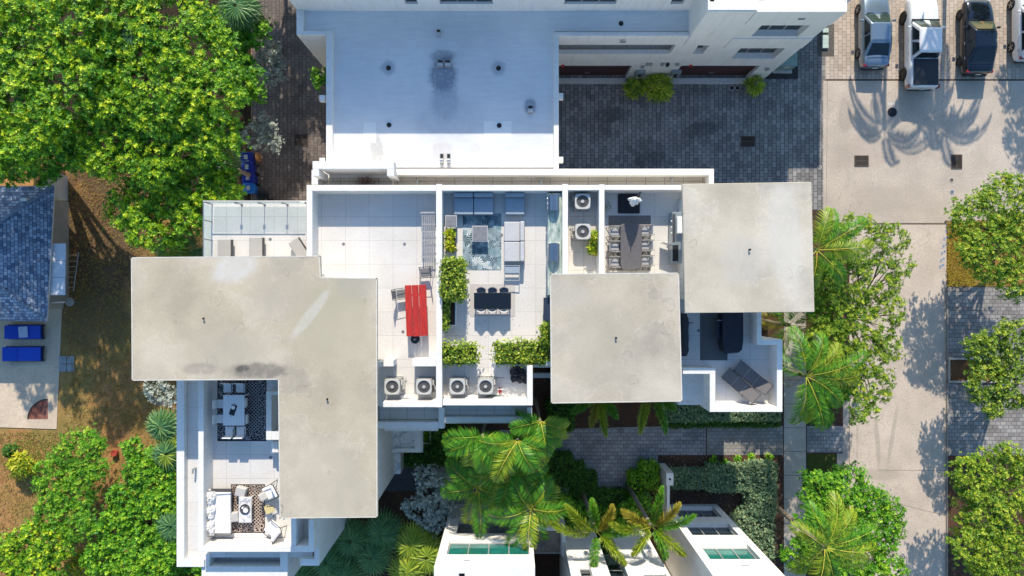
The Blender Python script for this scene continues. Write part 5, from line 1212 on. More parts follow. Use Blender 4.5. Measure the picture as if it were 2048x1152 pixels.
m.loft([rb,r2,rt_]); m.build('cover',NAVY,t); m=MB(); m.box(-.1,-.1,0,.1,.1,.099); m.build('pedestal',BLACK,t)
t=thing('covered_grill','barrel grill under a black cover beside the middle roof slab','grill',(*at(1366,670,z+.9),z+.001))
m=MB(); rings=[]
for i in range(9):
    yy=-1.05+i*.2625; k=1+.05*math.sin(i*2.3); r=.36*k if 0<i<8 else .26
    rings.append([(-r*1.0,yy,.02),(-r,yy,.6),(-r*.7,yy,.92),(0,yy,1.02),(r*.7,yy,.92),(r,yy,.6),(r,yy,.02)])
m.loft(rings); m.build('cover',NAVY,t); q=MB(); q.tube([(.3,.62,.85),(.52,.6,.8)],.025,6); q.build('handle',BLACK,t)
# chair at the navy table
t=thing('garden_chair','dark framed chair pushed up to the navy covered table','chair',(*at(1444,658,z+.45),z+.014),0)
m=MB(); m.box(-.25,-.42,.40,.25,.42,.44); m.build('seat',SLATE if False else plain('dark_blue_seat',(.03,.04,.06),.8),t,bevel=.01)
m=MB(); m.tube([(.26,-.45,.66),(.26,.45,.66)],.02,6); m.tube([(-.3,.45,.66),(.26,.45,.66)],.02,6); m.tube([(-.05,-.45,.66),(.26,-.45,.66)],.02,6); m.build('frame',LGREY,t)
for sx in (-1,1):
    for sy in (-1,1): l=MB(); l.tube([(sx*.24,sy*.45,.66),(sx*.27,sy*.45,0)],.018,6); l.build('leg',GREYF,t)
m=MB(); m.cb(-.30,0,.62,.04,.84,.4,0,0,rad(-10)); m.build('backrest',plain('dark_blue_seat',(.03,.04,.06),.8),t)
# ------------------------------------------------------------------ south-west terrace
WT=plain('white_painted_slats',(.74,.74,.73),.6,var=.04)
x0,y0=at(446.5,851,z+.75); x1,y1=at(489,790,z+.75); cx,cy=(x0+x1)/2,(y0+y1)/2; w_,d_=x1-x0,y1-y0
t=thing('dining_table','white slatted dining table on the shaded lattice rug','table',(cx,cy,z+.014))
n=8
for k in range(n): q=MB(); a=-w_/2+k*w_/n; q.box(a+.004,-d_/2,.72,a+w_/n-.004,d_/2,.75); q.build('slat',WT,t)
q=MB(); q.box(-w_/2+.02,-d_/2+.02,.66,w_/2-.02,d_/2-.02,.715); q.build('apron',plain('grey_apron',(.35,.36,.38),.6),t)
for sx in (-1,1):
    for sy in (-1,1): l=MB(); l.box(sx*(w_/2-.05)-.03,sy*(d_/2-.05)-.03,0,sx*(w_/2-.05)+.03,sy*(d_/2-.05)+.03,.659); l.build('leg',WT,t)
def white_chair(label,px,py,rz):
    x,y=at(px,py,z+.48); t=thing('dining_chair',label,'chair',(x,y,z+.014),rz,'white chairs around the slatted table')    # back to -Y
    m=MB(); m.box(-.23,-.22,.43,.23,.23,.48); m.build('seat',FABW,t,bevel=.015); m=MB(); m.cb(0,-.25,.70,.45,.035,.44,0,rad(9)); m.build('backrest',FABW,t,bevel=.01)
    for sx in (-1,1):
        for sy in (-1,1): l=MB(); l.box(sx*.2-.015,sy*.2-.015,0,sx*.2+.015,sy*.2+.015,.429); l.build('leg',GREYF,t)
        f=MB(); f.box(sx*.245-.015,-.25,.62,sx*.245+.015,.15,.645); f.build('armrest',GREYF,t)
for px,py,rz,l_ in ((456,776,PI,'left one at the head end'),(481,776,PI,'right one at the head end'),(459.5,862,0,'left one at the foot end'),(482,862,0,'right one at the foot end'),(444,807,-PI/2,'upper one on the left side'),(444,837,-PI/2,'lower one on the left side'),(486,804,PI/2,'upper one on the right side'),(488,836,PI/2,'lower one on the right side')):
    white_chair('white dining chair, %s of the slatted table'%l_,px,py,rz)
t=thing('serving_tray','dark tray on the white slatted table','tray',(*at(466,820,z+.78),z+.766),rad(-18))
m=MB(); m.box(-.14,-.26,0,.14,.26,.02); m.build('tray',BLACK,t,bevel=.01)
for s_ in (-1,1): q=MB(); q.tube([(-.06,s_*.26,.03),(0,s_*.33,.04),(.06,s_*.26,.03)],.01,5); q.build('handle',BLACK,t)
m=MB(); m.cyl(0,0,0,.03,.085,18,.1); o=m.build('white_plate',FABW); o.location=(*at(466.5,815,z+.8),z+.788); tag(o,'small white plate on the dark tray','plate')
# white sofa with three pillows
x0,y0=at(417,1069,z+.45); x1,y1=at(461,980,z+.45); cx,cy=(x0+x1)/2,(y0+y1)/2; w_,d_=x1-x0,y1-y0
t=thing('sofa','white three pillow sofa with a dark frame against the left wall','sofa',(cx,cy,z+.001))
m=MB(); m.box(-w_/2,-d_/2,.2,w_/2,d_/2,.30); m.build('frame',GREYF,t); m=MB(); m.box(-w_/2+.06,-d_/2+.05,.301,w_/2,d_/2-.14,.46); m.build('seat_cushion',FABW,t,bevel=.04,seg=3)
for s_ in (-1,1): q=MB(); q.tube([(-w_/2,s_*(d_/2+.02),.0),(-w_/2,s_*(d_/2+.02),.66),(w_/2,s_*(d_/2+.02),.60),(w_/2,s_*(d_/2+.02),0)],.022,6); q.build('armrest',GREYF,t)
q=MB(); q.box(-w_/2-.05,-d_/2,.3,-w_/2-.02,d_/2,.8); q.build('backrest',GREYF,t)
for k in range(3): o=crumple('back_pillow','',None,-w_/2+.17,-d_/2+.42+k*.74,.47,.19,.40,.30,FABW,11+k); o.parent=t
# coffee table with marble top, tray and cup
MARB=None
def marble():
    m,t,b=newmat('white_marble'); p=wc(t); n=N(t,'ShaderNodeTexNoise'); n.inputs['Scale'].default_value=1.3; n.inputs['Detail'].default_value=8; n.inputs['Distortion'].default_value=1.2; t.links.new(p,n.inputs['Vector'])
    e=math_(t,'SUBTRACT',1.0,math_(t,'MULTIPLY',math_(t,'ABSOLUTE',math_(t,'SUBTRACT',n.outputs['Fac'],.5)),30),True); col=mixc(t,math_(t,'MULTIPLY',e,.8),(.76,.74,.71),(.25,.26,.28)); t.links.new(col,b.inputs['Base Color']); b.inputs['Roughness'].default_value=.25; return m
MARB=marble()
side_table('long white marble coffee table on the beige lattice rug',477.5,994,503,1045.5,.42,MARB,name='coffee_table',z=ZD+.012,frame=plain('pale_marble_edge',(.7,.68,.65),.4))
x,y=at(490,1018,z+.45); t=thing('round_tray','round dark tray with a bowl on the marble coffee table','tray',(x,y,z+.446)); m=MB(); m.cyl(0,0,0,.02,.25,24); m.build('tray',plain('black_and_white_tray',(.10,.10,.11),.3,var=.9,scale=9),t); q=MB(); q.ring(0,0,.02,.23,.25,.03,24); q.build('rim',BLACK,t)
q=MB(); q.cyl(.06,-.04,.021,.10,.08,16,.13); q.build('bowl',FABW,t); q=MB(); q.cyl(-.09,.08,.021,.13,.05,12); q.build('candle',WT,t)
# pillows used as floor cushions
WOV=rugmat('woven_cushion',(.42,.40,.37),(.66,.63,.58),'wave',14)
for px,py,rz,l_ in ((482,983.5,rad(-14),'square woven cushion on the rug above the marble coffee table'),(467.5,1034,rad(8),'square woven cushion between the white sofa and the marble coffee table')):
    x,y=at(px,py,z+.25); t=thing('floor_pouf',l_,'cushion',(x,y,z+.014),rz); m=MB(); m.box(-.27,-.25,0,.27,.25,.36); m.build('pouf',WOV,t,bevel=.07,seg=3); q=MB(); q.box(-.275,-.255,.17,.275,.255,.185); q.build('piping',GREYM,t)
def lounge_chair(label,px,py,rz):
    x,y=at(px,py,z+.4); t=thing('lounge_chair',label,'chair',(x,y,z+.014),rz,'white cushioned lounge chairs by the marble table')     # back to +X
    m=MB(); m.box(-.36,-.33,.28,.22,.33,.43); m.build('seat_cushion',FABW,t,bevel=.05,seg=3)
    m=MB(); m.cb(.30,0,.62,.16,.64,.52,0,0,rad(20)); m.build('back_cushion',FABW,t,bevel=.05,seg=3)
    for sy in (-1,1): f=MB(); f.tube([(-.40,sy*.37,0),(-.38,sy*.37,.56),(.30,sy*.37,.60),(.46,sy*.36,.9)],.022,6); f.tube([(.42,sy*.37,0),(.28,sy*.37,.58)],.022,6); f.build('armrest',GREYF,t)
    for k in range(5): f=MB(); f.tube([(.36,-.28+k*.14,.3),(.50,-.28+k*.14,.9)],.014,5); f.build('spindle',GREYF,t)
    f=MB(); f.tube([(.50,-.36,.9),(.50,.36,.9)],.02,6); f.build('top_rail',GREYF,t)
    return t
lounge_chair('white cushioned lounge chair at the upper right of the lattice rug, beside the slab edge',541,984,rad(26))
lounge_chair('white cushioned lounge chair at the lower right of the lattice rug',546,1058,rad(-38))
m=MB(); m.box(-.2,-.13,0,.2,.13,.36); o=m.build('striped_cushion',WOV,bevel=.06,seg=3); o.location=(*at(532,990,z+.5),z+.455); o.rotation_euler=(rad(75),0,rad(-60)); tag(o,'striped cushion leaning on the upper lounge chair','cushion')
# heart shaped basket
t=thing('heart_basket','pale yellow heart shaped basket between the two lounge chairs','basket',(*at(537,1020,z+.4),z+.014),rad(-25))
hp=[]
for i in range(28):
    a=2*PI*i/28; hp.append((.0165*16*math.sin(a)**3,.0165*(13*math.cos(a)-5*math.cos(2*a)-2*math.cos(3*a)-math.cos(4*a))))
YW=plain('yellow_wicker',(.66,.55,.26),.9,var=.25,scale=14,bst=.5)
m=MB(); m.prism(hp,.30,.40); m.build('basket_top',YW,t,bevel=.02); m=MB(); m.cyl(0,0,0,.299,.07,10); m.build('stand',YW,t)
t=thing('folded_towel','white rolled towel on a low white cabinet half under the L shaped slab','towel',(*at(551,893,z+.6),z+.561),0); m=MB(); m.tube([(-.05,-.26,.1),(-.05,.26,.1)],.1,12); m.build('towel_roll',FABW,t); m=MB(); m.tube([(.1,-.26,.1),(.1,.26,.1)],.09,12); m.build('towel_roll',FABW,t)
t=thing('low_cabinet','low white cabinet below the counter wall, half under the L shaped slab','cabinet',(*at(552,895,z+.55),z+.001)); m=MB(); m.box(-.26,-.31,0,.4,.31,.52); m.build('cabinet_body',WHITE,t); m=MB(); m.box(-.28,-.33,.521,.42,.33,.555); m.build('cabinet_top',WHITE,t)
# planters and hedges of the middle terrace
def planter(label,x0p,y0p,x1p,y1p,h=.55,mat=None):
    x0,y0=at(x0p,y1p,z+h); x1,y1=at(x1p,y0p,z+h); t=thing('planter_trough',label,'planter',((x0+x1)/2,(y0+y1)/2,z+.001)); a,b=(x1-x0)/2,(y1-y0)/2
    for i,bb in enumerate(((-a,-b,a,-b+.05),(-a,b-.05,a,b),(-a,-b+.051,-a+.05,b-.051),(a-.05,-b+.051,a,b-.051))): q=MB(); q.box(bb[0],bb[1],0,bb[2],bb[3],h); q.build('trough_side',mat or WHITE,t)
    q=MB(); q.box(-a+.051,-b+.052,.1,a-.051,b-.052,h-.08); q.build('soil',GROUND,t); return t
planter('tall white planter trough under the clipped hedge along the dividing wall',885.5,520,912,652,.5)
planter('low white planter trough left of the gap to the air conditioners',886,700,952,730,.7)
planter('low white planter trough right of the gap to the air conditioners',990,700,1097,731,.7)
HS=dict(R=.085,dens=.62,k=5,wid=.30,group='clipped hedges of the middle terrace')
hedge('tall clipped ficus hedge along the dividing wall beside the leaf rug',[(884.5,520,925,597)],z+1.55,FICUS,seed=51,z0=z+.42,rough=.09,**HS)
hedge('lower dark hedge continuing along the dividing wall below the tall one',[(884.5,598,893,660)],z+1.0,FICUS,seed=52,z0=z+.42,**HS)
hedge('clipped hedge left of the gap above the air conditioners',[(885.5,690,952,726)],z+1.1,FICUS,seed=53,z0=z+.63,rough=.11,**HS)
hedge('long clipped hedge right of the gap above the air conditioners',[(991,686,1098,724)],z+1.1,FICUS,seed=54,z0=z+.63,rough=.11,**HS)
hedge('tall shrub in the corner beside the middle roof slab',[(1087,652,1104,690)],z+1.5,FICUS,seed=55,z0=z+.02,rough=.1,**HS)
# fallen leaves on the middle terrace and dry roots on the north ledge
rng=np.random.default_rng(77); n=70; px=rng.uniform(890,1060,n); py=rng.uniform(600,712,n); cen=np.array([[*at(a,b,z),z+.006] for a,b in zip(px,py)])
V,F,T=rosettes(cen,np.tile([0,0,1.],(n,1)),np.full(n,.06),1,.3,.1,rng); o=leafmesh('fallen_leaves',V,F,T,leafmat('dead_leaf',[(.05,.035,.02),(.12,.08,.04)],.9,0)); tag(o,'dark fallen leaves scattered on the middle terrace tiles','leaves',kind='stuff')
x,y=at(729,362,7.4); n=260; rng=np.random.default_rng(78); cen=np.stack([rng.normal(0,.28,n),rng.normal(-.02,.13,n),rng.uniform(0.02,.2,n)],1)
V,F,T=rosettes(cen,rng.normal(0,1,(n,3))+[0,0,1],np.full(n,.13),3,.07,.3,rng); o=leafmesh('dry_leaf_pile',V,F,T,leafmat('dry_brown_leaf',[(.06,.025,.02),(.28,.14,.10),(.5,.4,.32)],.9,0)); o.location=(x,y,7.2); tag(o,'pile of dry brown leaves on the ledge under the white portal frame','leaf pile',kind='stuff')
# ------------------------------------------------------------------ vehicles
def carpaint(name,c,metal=.5,rough=.3):
    if name in MC: return MC[name]
    m,t,b=newmat(name); p=oc(t); n=N(t,'ShaderNodeTexNoise'); n.inputs['Scale'].default_value=1.5; t.links.new(p,n.inputs['Vector'])
    col=mixc(t,n.outputs['Fac'],[x*.9 for x in c],[min(1,x*1.1) for x in c]); t.links.new(col,b.inputs['Base Color'])
    b.inputs['Metallic'].default_value=metal; b.inputs['Roughness'].default_value=rough; b.inputs['Coat Weight'].default_value=1; b.inputs['Coat Roughness'].default_value=.04; MC[name]=m; return m
TYRE=plain('tyre_rubber',(.012,.012,.012),.85)
RIMM=plain('alloy_rim',(.5,.5,.51),.3,.8)
LAMPR=plain('red_tail_lamp',(.28,.006,.006),.2,coat=1)
LAMPW=plain('clear_head_lamp',(.6,.62,.64),.12,coat=1)
CGLASS=glassmat('car_glass',(.010,.016,.02),.03)
def textmesh(name,body,size,mat,rot):
    cu=bpy.data.curves.new(name,'FONT'); cu.body=body; cu.size=size; cu.extrude=.001; cu.align_x='CENTER'; cu.align_y='CENTER'
    o=bpy.data.objects.new(name+'_src',cu); C.objects.link(o); bpy.context.view_layer.update()
    me=bpy.data.meshes.new_from_object(o.evaluated_get(bpy.context.evaluated_depsgraph_get())); bpy.data.objects.remove(o); bpy.data.curves.remove(cu)
    me.name=name; me.materials.clear(); me.materials.append(mat); q=bpy.data.objects.new(name,me); C.objects.link(q); q.rotation_euler=(0,0,rot); return q
def car(name,label,cat,gx,gy,L,W,H,paint,kind,wb,rz=0,rim=None,hub=.33):
    x,y,_=P(gx,gy,0); t=thing(name,label,cat,(x,y,.012),rz,'vehicles parked in the row at the top right'); h2=L/2; w=W/2
    hood={'sedan':.93,'pickup':1.15,'suv':1.05}[kind]; belt={'sedan':.98,'pickup':1.22,'suv':1.08}[kind]; rear={'sedan':1.02,'pickup':1.20,'suv':1.15}[kind]; bot=.22 if kind!='pickup' else .38
    def ring(yy,ww,zt,zb,nar=1):
        pts=[(ww*.80,zb),(ww*.97,zb+.10),(ww,zb+.28),(ww*.99,zt*.72),(ww*.93,zt*.93),(ww*.80,zt)]
        return [(a,yy,b) for a,b in pts]+[(ww*.35,yy,zt+.035),(-ww*.35,yy,zt+.035)]+[(-a,yy,b) for a,b in reversed(pts)]
    st=[(-h2,w*.80,rear*.80,bot+.12),(-h2+.10,w*.90,rear*.95,bot+.03),(-h2+.45,w*.98,rear,bot),(-h2+1.2,w,belt+.02,bot),(0,w,belt,bot),(h2-1.45,w,hood+.06,bot),(h2-.8,w*.97,hood-.02,bot),(h2-.3,w*.90,hood*.86,bot+.02),(h2-.08,w*.78,hood*.70,bot+.06),(h2,w*.62,hood*.58,bot+.12)]
    if kind=='pickup': st=[(-h2,w*.93,rear,bot+.12),(-h2+.06,w*.97,rear,bot+.03),(-h2+.5,w,rear,bot),(-h2+1.9,w,rear,bot),(0,w,belt,bot),(h2-1.4,w,hood+.05,bot),(h2-.6,w*.98,hood,bot),(h2-.2,w*.95,hood*.95,bot),(h2-.05,w*.92,hood*.85,bot+.05),(h2,w*.88,hood*.7,bot+.1)]
    m=MB(); m.loft([ring(*s) for s in st]); m.build('body',paint,t,smooth=True,bevel=0,sub=2)
    # cabin: painted shell with glass panels set just proud of it
    if kind=='sedan': yb0,yb1,yr0,yr1=-h2+.55,h2-1.55,-h2+1.35,h2-2.25
    elif kind=='suv': yb0,yb1,yr0,yr1=-h2+.12,h2-1.3,-h2+.45,h2-2.0
    else: yb0,yb1,yr0,yr1=-h2+1.75,h2-1.50,-h2+1.95,h2-2.15
    wb_,wr=w*.90,w*.70; zb=belt-.03
    def pt(u,v,k):     # u -1..1 across, v 0 rear..1 front at height fraction k
        hw=wb_*(1-k)+wr*k; y0=yb0*(1-k)+yr0*k; y1=yb1*(1-k)+yr1*k; return (u*hw,y0+(y1-y0)*v,zb+(H-zb)*k)
    m=MB(); rings=[]
    for k in (0,.5,1):
        rings.append([pt(u,v,k) for u,v in ((-1,.02),(-.9,0),(0,-.012),(.9,0),(1,.02),(1.0,.98),(.88,1),(0,1.03),(-.88,1),(-1.0,.98))])
    m.loft(rings); m.build('cabin',paint,t,smooth=False,bevel=.10,seg=4)
    rf=MB(); a=[pt(-.93,.03,1),pt(.93,.03,1),pt(.93,.97,1),pt(-.93,.97,1)]; rf.add([(q[0],q[1],q[2]+.0) for q in a]+[(q[0]*.85,q[1]*.93+.0*(q[1]),q[2]+.05) for q in a],[(0,1,5,4),(1,2,6,5),(2,3,7,6),(3,0,4,7),(4,5,6,7)]); rf.build('roof',paint,t,bevel=.03,seg=2)
    def panel(nm,pts,off,par=None,mat=CGLASS):
        q=MB(); v=[Vector(p_) for p_ in pts]; n=(v[1]-v[0]).cross(v[2]-v[0]).normalized(); 
        if n.dot(v[0]+v[2]-2*Vector((0,(yb0+yb1)/2,zb)))<0: n=-n
        q.add([p_+n*off for p_ in v]+[p_+n*(off-.02) for p_ in v],[(0,1,2,3),(7,6,5,4),(0,4,5,1),(1,5,6,2),(2,6,7,3),(3,7,4,0)]); return q.build(nm,mat,par or t)
    panel('windshield',[pt(-.93,1.01,.05),pt(.93,1.01,.05),pt(.86,1.012,.95),pt(-.86,1.012,.95)],.018,mat=glassmat('windshield_glass',(.03,.06,.05),.04))
    panel('rear_window',[pt(-.84,-.003,.12),pt(.84,-.003,.12),pt(.80,-.003,.90),pt(-.80,-.003,.90)],.018)
    for s in (-1,1):
        for v0,v1 in (((.10,.46),(.50,.90)) if kind!='pickup' else ((.06,.44),(.49,.88))): panel('side_window',[pt(s,v0,.12),pt(s,v1,.12),pt(s,max(v0+.02,min(v1-.05,v1)),.88),pt(s,v0+.03,.88)],.03)
        q=MB(); q.cb(s*(w+.10),yb1-.42,belt+.06,.20,.12,.13); q.build('side_mirror',paint,t,bevel=.03)
        for v in (.47,.12): q=MB(); yy=yb0+(yb1-yb0)*v; q.box(s*w*1.0-.012,yy-.02,belt*.84,s*w*1.0+.022,yy+.16,belt*.84+.03); q.build('door_handle',STEEL,t)
        q=MB(); q.cb(s*w*.72,-h2+.12,rear*.80,.30,.20,.16); q.build('tail_lamp',LAMPR,t,bevel=.03)
        if kind=='pickup': q=MB(); q.box(s*w*.99-.05,-h2-.01,rear*.60,s*w*.99+.012,-h2+.22,rear*.92); q.build('tail_lamp',LAMPR,t,bevel=.02)
        q=MB(); q.cb(s*w*.66,h2-.14,hood*.66,.36,.22,.13,rz=-s*.3); q.build('head_lamp',LAMPW,t,bevel=.03)
        for yy in (-wb/2,wb/2):
            T_=MB(); n=24; r=hub+(.06 if kind=='pickup' else 0)
            vs=[];
            for i in range(n):
                a=2*PI*i/n
                for rr,xx in ((r*.62,s*(w-.20)),(r,s*(w-.19)),(r,s*(w-.01)),(r*.93,s*(w+.025)),(r*.66,s*(w+.025))): vs.append((xx,yy+rr*math.cos(a),r+rr*math.sin(a)))
            fs=[]
            for i in range(n):
                for k in range(4): a=i*5+k;b=((i+1)%n)*5+k; fs.append((a,b,b+1,a+1))
            T_.add(vs,fs); wh=T_.build('wheel',TYRE,t,smooth=True)
            R_=MB(); R_.tube([(s*(w-.05),yy,r),(s*(w+.0),yy,r)],r*.67,20); R_.build('rim_well',BLACK,wh)
            R_=MB()
            for k in range(5 if kind!='pickup' else 6):
                a=2*PI*k/(5 if kind!='pickup' else 6); R_.cb(s*(w+.012),yy+math.cos(a)*r*.34,r+math.sin(a)*r*.34,.025,.07,r*.60,0,PI/2-0+(-a if True else 0)+PI,0) if False else R_.add([(s*(w+.02),yy+math.cos(a+da)*rr,r+math.sin(a+da)*rr) for da,rr in ((-.35,.08),(.35,.08),(.13,r*.64),(-.13,r*.64))],[(0,1,2,3)])
            R_.tube([(s*(w+.005),yy,r),(s*(w+.028),yy,r)],r*.16,12); R_.build('rim',rim or RIMM,wh)
    if kind!='pickup':
        q=MB(); q.box(-w*.72,-h2+(.50 if kind=='sedan' else .2),rear+.028,w*.72,-h2+(.515 if kind=='sedan' else .215),rear+.045); q.build('boot_seam',BLACK,t)
    q=MB(); q.box(-w*.78,-h2-.03,bot+.02,w*.78,-h2+.2,bot+.22); q.build('rear_bumper',plain('bumper_black',(.02,.02,.022),.5),t,bevel=.03)
    q=MB(); q.box(-w*.66,h2-.16,bot,w*.66,h2+.01,bot+.2); q.build('front_bumper',MC['bumper_black'],t,bevel=.03)
    q=MB(); q.box(-.17,-h2-.045,rear*.62,.17,-h2-.031,rear*.62+.14); q.build('licence_plate',plain('plate_white',(.7,.7,.68),.5),t)
    if kind=='pickup':
        q=MB(); q.box(-w*.80,-h2+.10,rear+.02,w*.80,-h2+1.72,rear+.06); q.build('bed_cover',plain('black_vinyl',(.015,.016,.02),.42),t,bevel=.02)
        q=MB(); q.box(-w*.9,h2-1.52,hood+.05,w*.9,h2-1.40,hood+.08); q.build('cowl',BLACK,t)
        for s in (-1,1): q=MB(); q.cb(s*w*.72,yb1-.02+.03,zb+.15,.05,.03,.06); q.build('washer',BLACK,t)
    else:
        q=MB(); q.box(-w*.7,yb1+.03,hood+.055,w*.7,yb1+.09,hood+.075); q.build('cowl',BLACK,t)
    for a in (-.35,.25): q=MB(); q.tube([(a,yb1+.05,belt+.07),(a+.30,yb1-.22,belt+.19)],.010,4); q.build('wiper',BLACK,t)
    return t
car('sedan','silver blue sedan parked nearest the white building','car',1738,67,4.75,1.80,1.45,carpaint('silver_blue_paint',(.22,.29,.36),.6,.28),'sedan',2.72)
car('pickup_truck','white pickup truck with a black bed cover between the two dark cars','pickup truck',1828,97,5.55,1.90,1.80,carpaint('white_truck_paint',(.78,.79,.80),.0,.3),'pickup',3.5,rim=DARK,hub=.36)
car('sedan','glossy black sedan parked right of the white pickup','car',1941,80,4.72,1.86,1.44,carpaint('black_blue_paint',(.006,.009,.018),.3,.15),'sedan',2.9,rim=GREYF)
car('suv','white car cut off by the right edge of the picture','car',2043,56,4.6,1.85,1.62,carpaint('white_car_paint',(.76,.77,.80),.1,.3),'suv',2.65)
# ------------------------------------------------------------------ street hardware
def grate(label,x0p,y0p,x1p,y1p,vert=True,zz=.008):
    x0,y0,_=P(x0p,y1p,0); x1,y1,_=P(x1p,y0p,0); cx,cy=(x0+x1)/2,(y0+y1)/2; a,b=(x1-x0)/2,(y1-y0)/2
    t=thing('drain_grate',label,'drain grate',(cx,cy,zz)); m=MB(); m.box(-a,-b,0,a,b,.006); m.build('pit',plain('pit_black',(.004,.004,.005),.9),t)
    m=MB(); f=.05; m.box(-a,-b,.0065,a,-b+f,.03); m.box(-a,b-f,.0065,a,b,.03); m.box(-a,-b+f+.001,.0065,-a+f,b-f-.001,.03); m.box(a-f,-b+f+.001,.0065,a,b-f-.001,.03); m.box(-a+f+.001,-.02,.0065,a-f-.001,.02,.029) if vert else m.box(-.02,-b+f+.001,.0065,.02,b-f-.001,.029)
    m.build('frame',plain('rusty_iron',(.10,.075,.06),.8,var=.3,scale=12),t); n=13; m=MB()
    for k in range(n):
        if vert: q=-a+f+(2*a-2*f)*(k+.5)/n; m.box(q-.012,-b+f+.002,.0065,q+.012,b-f-.002,.027)
        else: q=-b+f+(2*b-2*f)*(k+.5)/n; m.box(-a+f+.002,q-.012,.0065,a-f-.002,q+.012,.027)
    m.build('bars',MC['rusty_iron'],t)
grate('black drain grate in the brown paver driveway',588,268,617,292)
grate('black drain grate in the shaded grey motor court',1481,272,1510,294)
grate('drain grate with upright slots in the sunlit concrete, left of the manhole shadow',1708.5,311,1737,333)
grate('drain grate with sideways slots in the sunlit concrete, further right',1902,309,1924,338,False)
def cover(label,px,py,r,mat,name='manhole_cover',cat='manhole cover',zz=.008,group=None):
    x,y,_=P(px,py,0); t=thing(name,label,cat,(x,y,zz),0,group); m=MB(); m.cyl(0,0,0,.012,r,28); m.build('cover',mat,t); m=MB(); m.ring(0,0,0,r+.003,r+.045,.016,28); m.build('ring',plain('concrete_collar',(.42,.39,.35),.9),t)
    q=MB()
    for k in range(7): yy=-r*.7+k*r*.23; w_=math.sqrt(max(0,(r*.85)**2-yy*yy)); q.box(-w_,yy-.012,.0125,w_,yy+.012,.02)
    q.build('tread',mat,t)
IRON=plain('cast_iron',(.022,.022,.026),.6,.4)
cover('large dark manhole cover below the white painted number',1784,224.5,.30,IRON)
cover('left one of two small round covers in the motor court by the brown garage door',1463.5,176,.12,IRON,'inspection_cover','cover')
cover('right one of two small round covers in the motor court by the brown garage door',1475,176,.12,IRON,'inspection_cover','cover')
cover('small round cap at the corner where the building shadow ends',1639,335,.10,plain('cap_tan',(.30,.26,.22),.8),'inspection_cover','cover')
cover('rusty small round cap right of the concrete crack',1903,360,.10,MC['rusty_iron'],'inspection_cover','cover')
cover('blue grey small round cap below the rusty one',1904,384,.10,plain('blue_cap',(.10,.16,.26),.6),'inspection_cover','cover')
# painted writing on the ground: the number is upside down in the photo
o=textmesh('painted_number','149',.30,plain('white_marking_paint',(.75,.75,.75),.8),PI); o.location=(*gp(1783,207.5),.0155); tag(o,'small white number painted upside down beside the large manhole','painted number')
BP=plain('blue_marking_paint',(.05,.22,.50),.85,var=.35,scale=14)
for i,(px,py,w0) in enumerate(((1895.5,446.5,'topmost'),(1895,461.5,'second from the top'),(1891,476.5,'third from the top'),(1889,491,'middle'),(1886,505.5,'third from the bottom'),(1884,520,'second from the bottom'),(1882.5,532.5,'bottom'))):
    t=thing('painted_utility_mark','blue W and arrow sprayed on the road edge, %s of seven'%w0,'painted mark',(*gp(px,py),.009),0,'blue utility marks along the road edge')
    o=textmesh('letter','W',.22,BP,rad(90)); o.parent=t; o.location=(-.06,-.05,0)
    m=MB(); m.add([(-.03,.02,.001),(.08,.09,.001),(.10,.06,.001),(-.01,-.01,.001)],[(3,2,1,0)]); m.add([(.05,.13,.001),(.20,.13,.001),(.10,.0,.001)],[(2,1,0)]); m.build('arrow',BP,t)
# ------------------------------------------------------------------ meter pit and transformer by the tower corner
g_=MB(); x0,y0=gp(1634,113); x1,y1=gp(1668,48); g_.sheet([(x0,y0),(x1,y0),(x1,y1),(x0,y1)],.012); struct(g_.build('gravel_bed',soilmat('grey_gravel',(.05,.045,.04),(.25,.22,.19),(.1,.1,.1),14,1)))
g_=MB(); x0,y0=gp(1528,158); x1,y1=gp(1596,104); g_.sheet([(x0,y0),(x1,y0),(x1,y1),(x0,y1)],.013); struct(g_.build('gravel_patch',MC.get('x') or soilmat('dark_gravel',(.02,.02,.02),(.09,.09,.09),(.05,.05,.05),14,1)))
PGR=plain('pale_green_box',(.45,.55,.48),.6,var=.08)
for py,w0 in ((62,'highest'),(76,'second'),(84,'third'),(93,'lowest')):
    t=thing('meter_box','pale green utility lid in the gravel strip beside the white tower, %s of four'%w0,'utility box',(*gp(1649,py),.013),0,'utility lids in the gravel strip'); m=MB(); m.box(-.19,-.13,0,.19,.13,.10); m.build('box_body',PGR,t,bevel=.01); m=MB(); m.box(-.2,-.14,.101,.2,.14,.125); m.build('lid',PGR,t,bevel=.01)
t=thing('transformer','pale green electrical transformer on a concrete pad by the white tower','transformer',(*gp(1563,128),.014)); m=MB(); m.box(-.55,-.6,0,.62,.5,.08); m.build('pad',plain('pad_concrete',(.45,.45,.42),.9),t); m=MB(); m.box(-.45,-.45,.081,.55,.45,1.0); m.build('cabinet',plain('transformer_green',(.20,.30,.27),.5),t,bevel=.02); m=MB(); m.box(-.47,-.47,1.001,.57,.47,1.05); m.build('lid',MC['transformer_green'],t,bevel=.01); m=MB(); m.box(-.1,-.455,.6,.2,-.451,.8); m.build('label_plate',PLW,t)
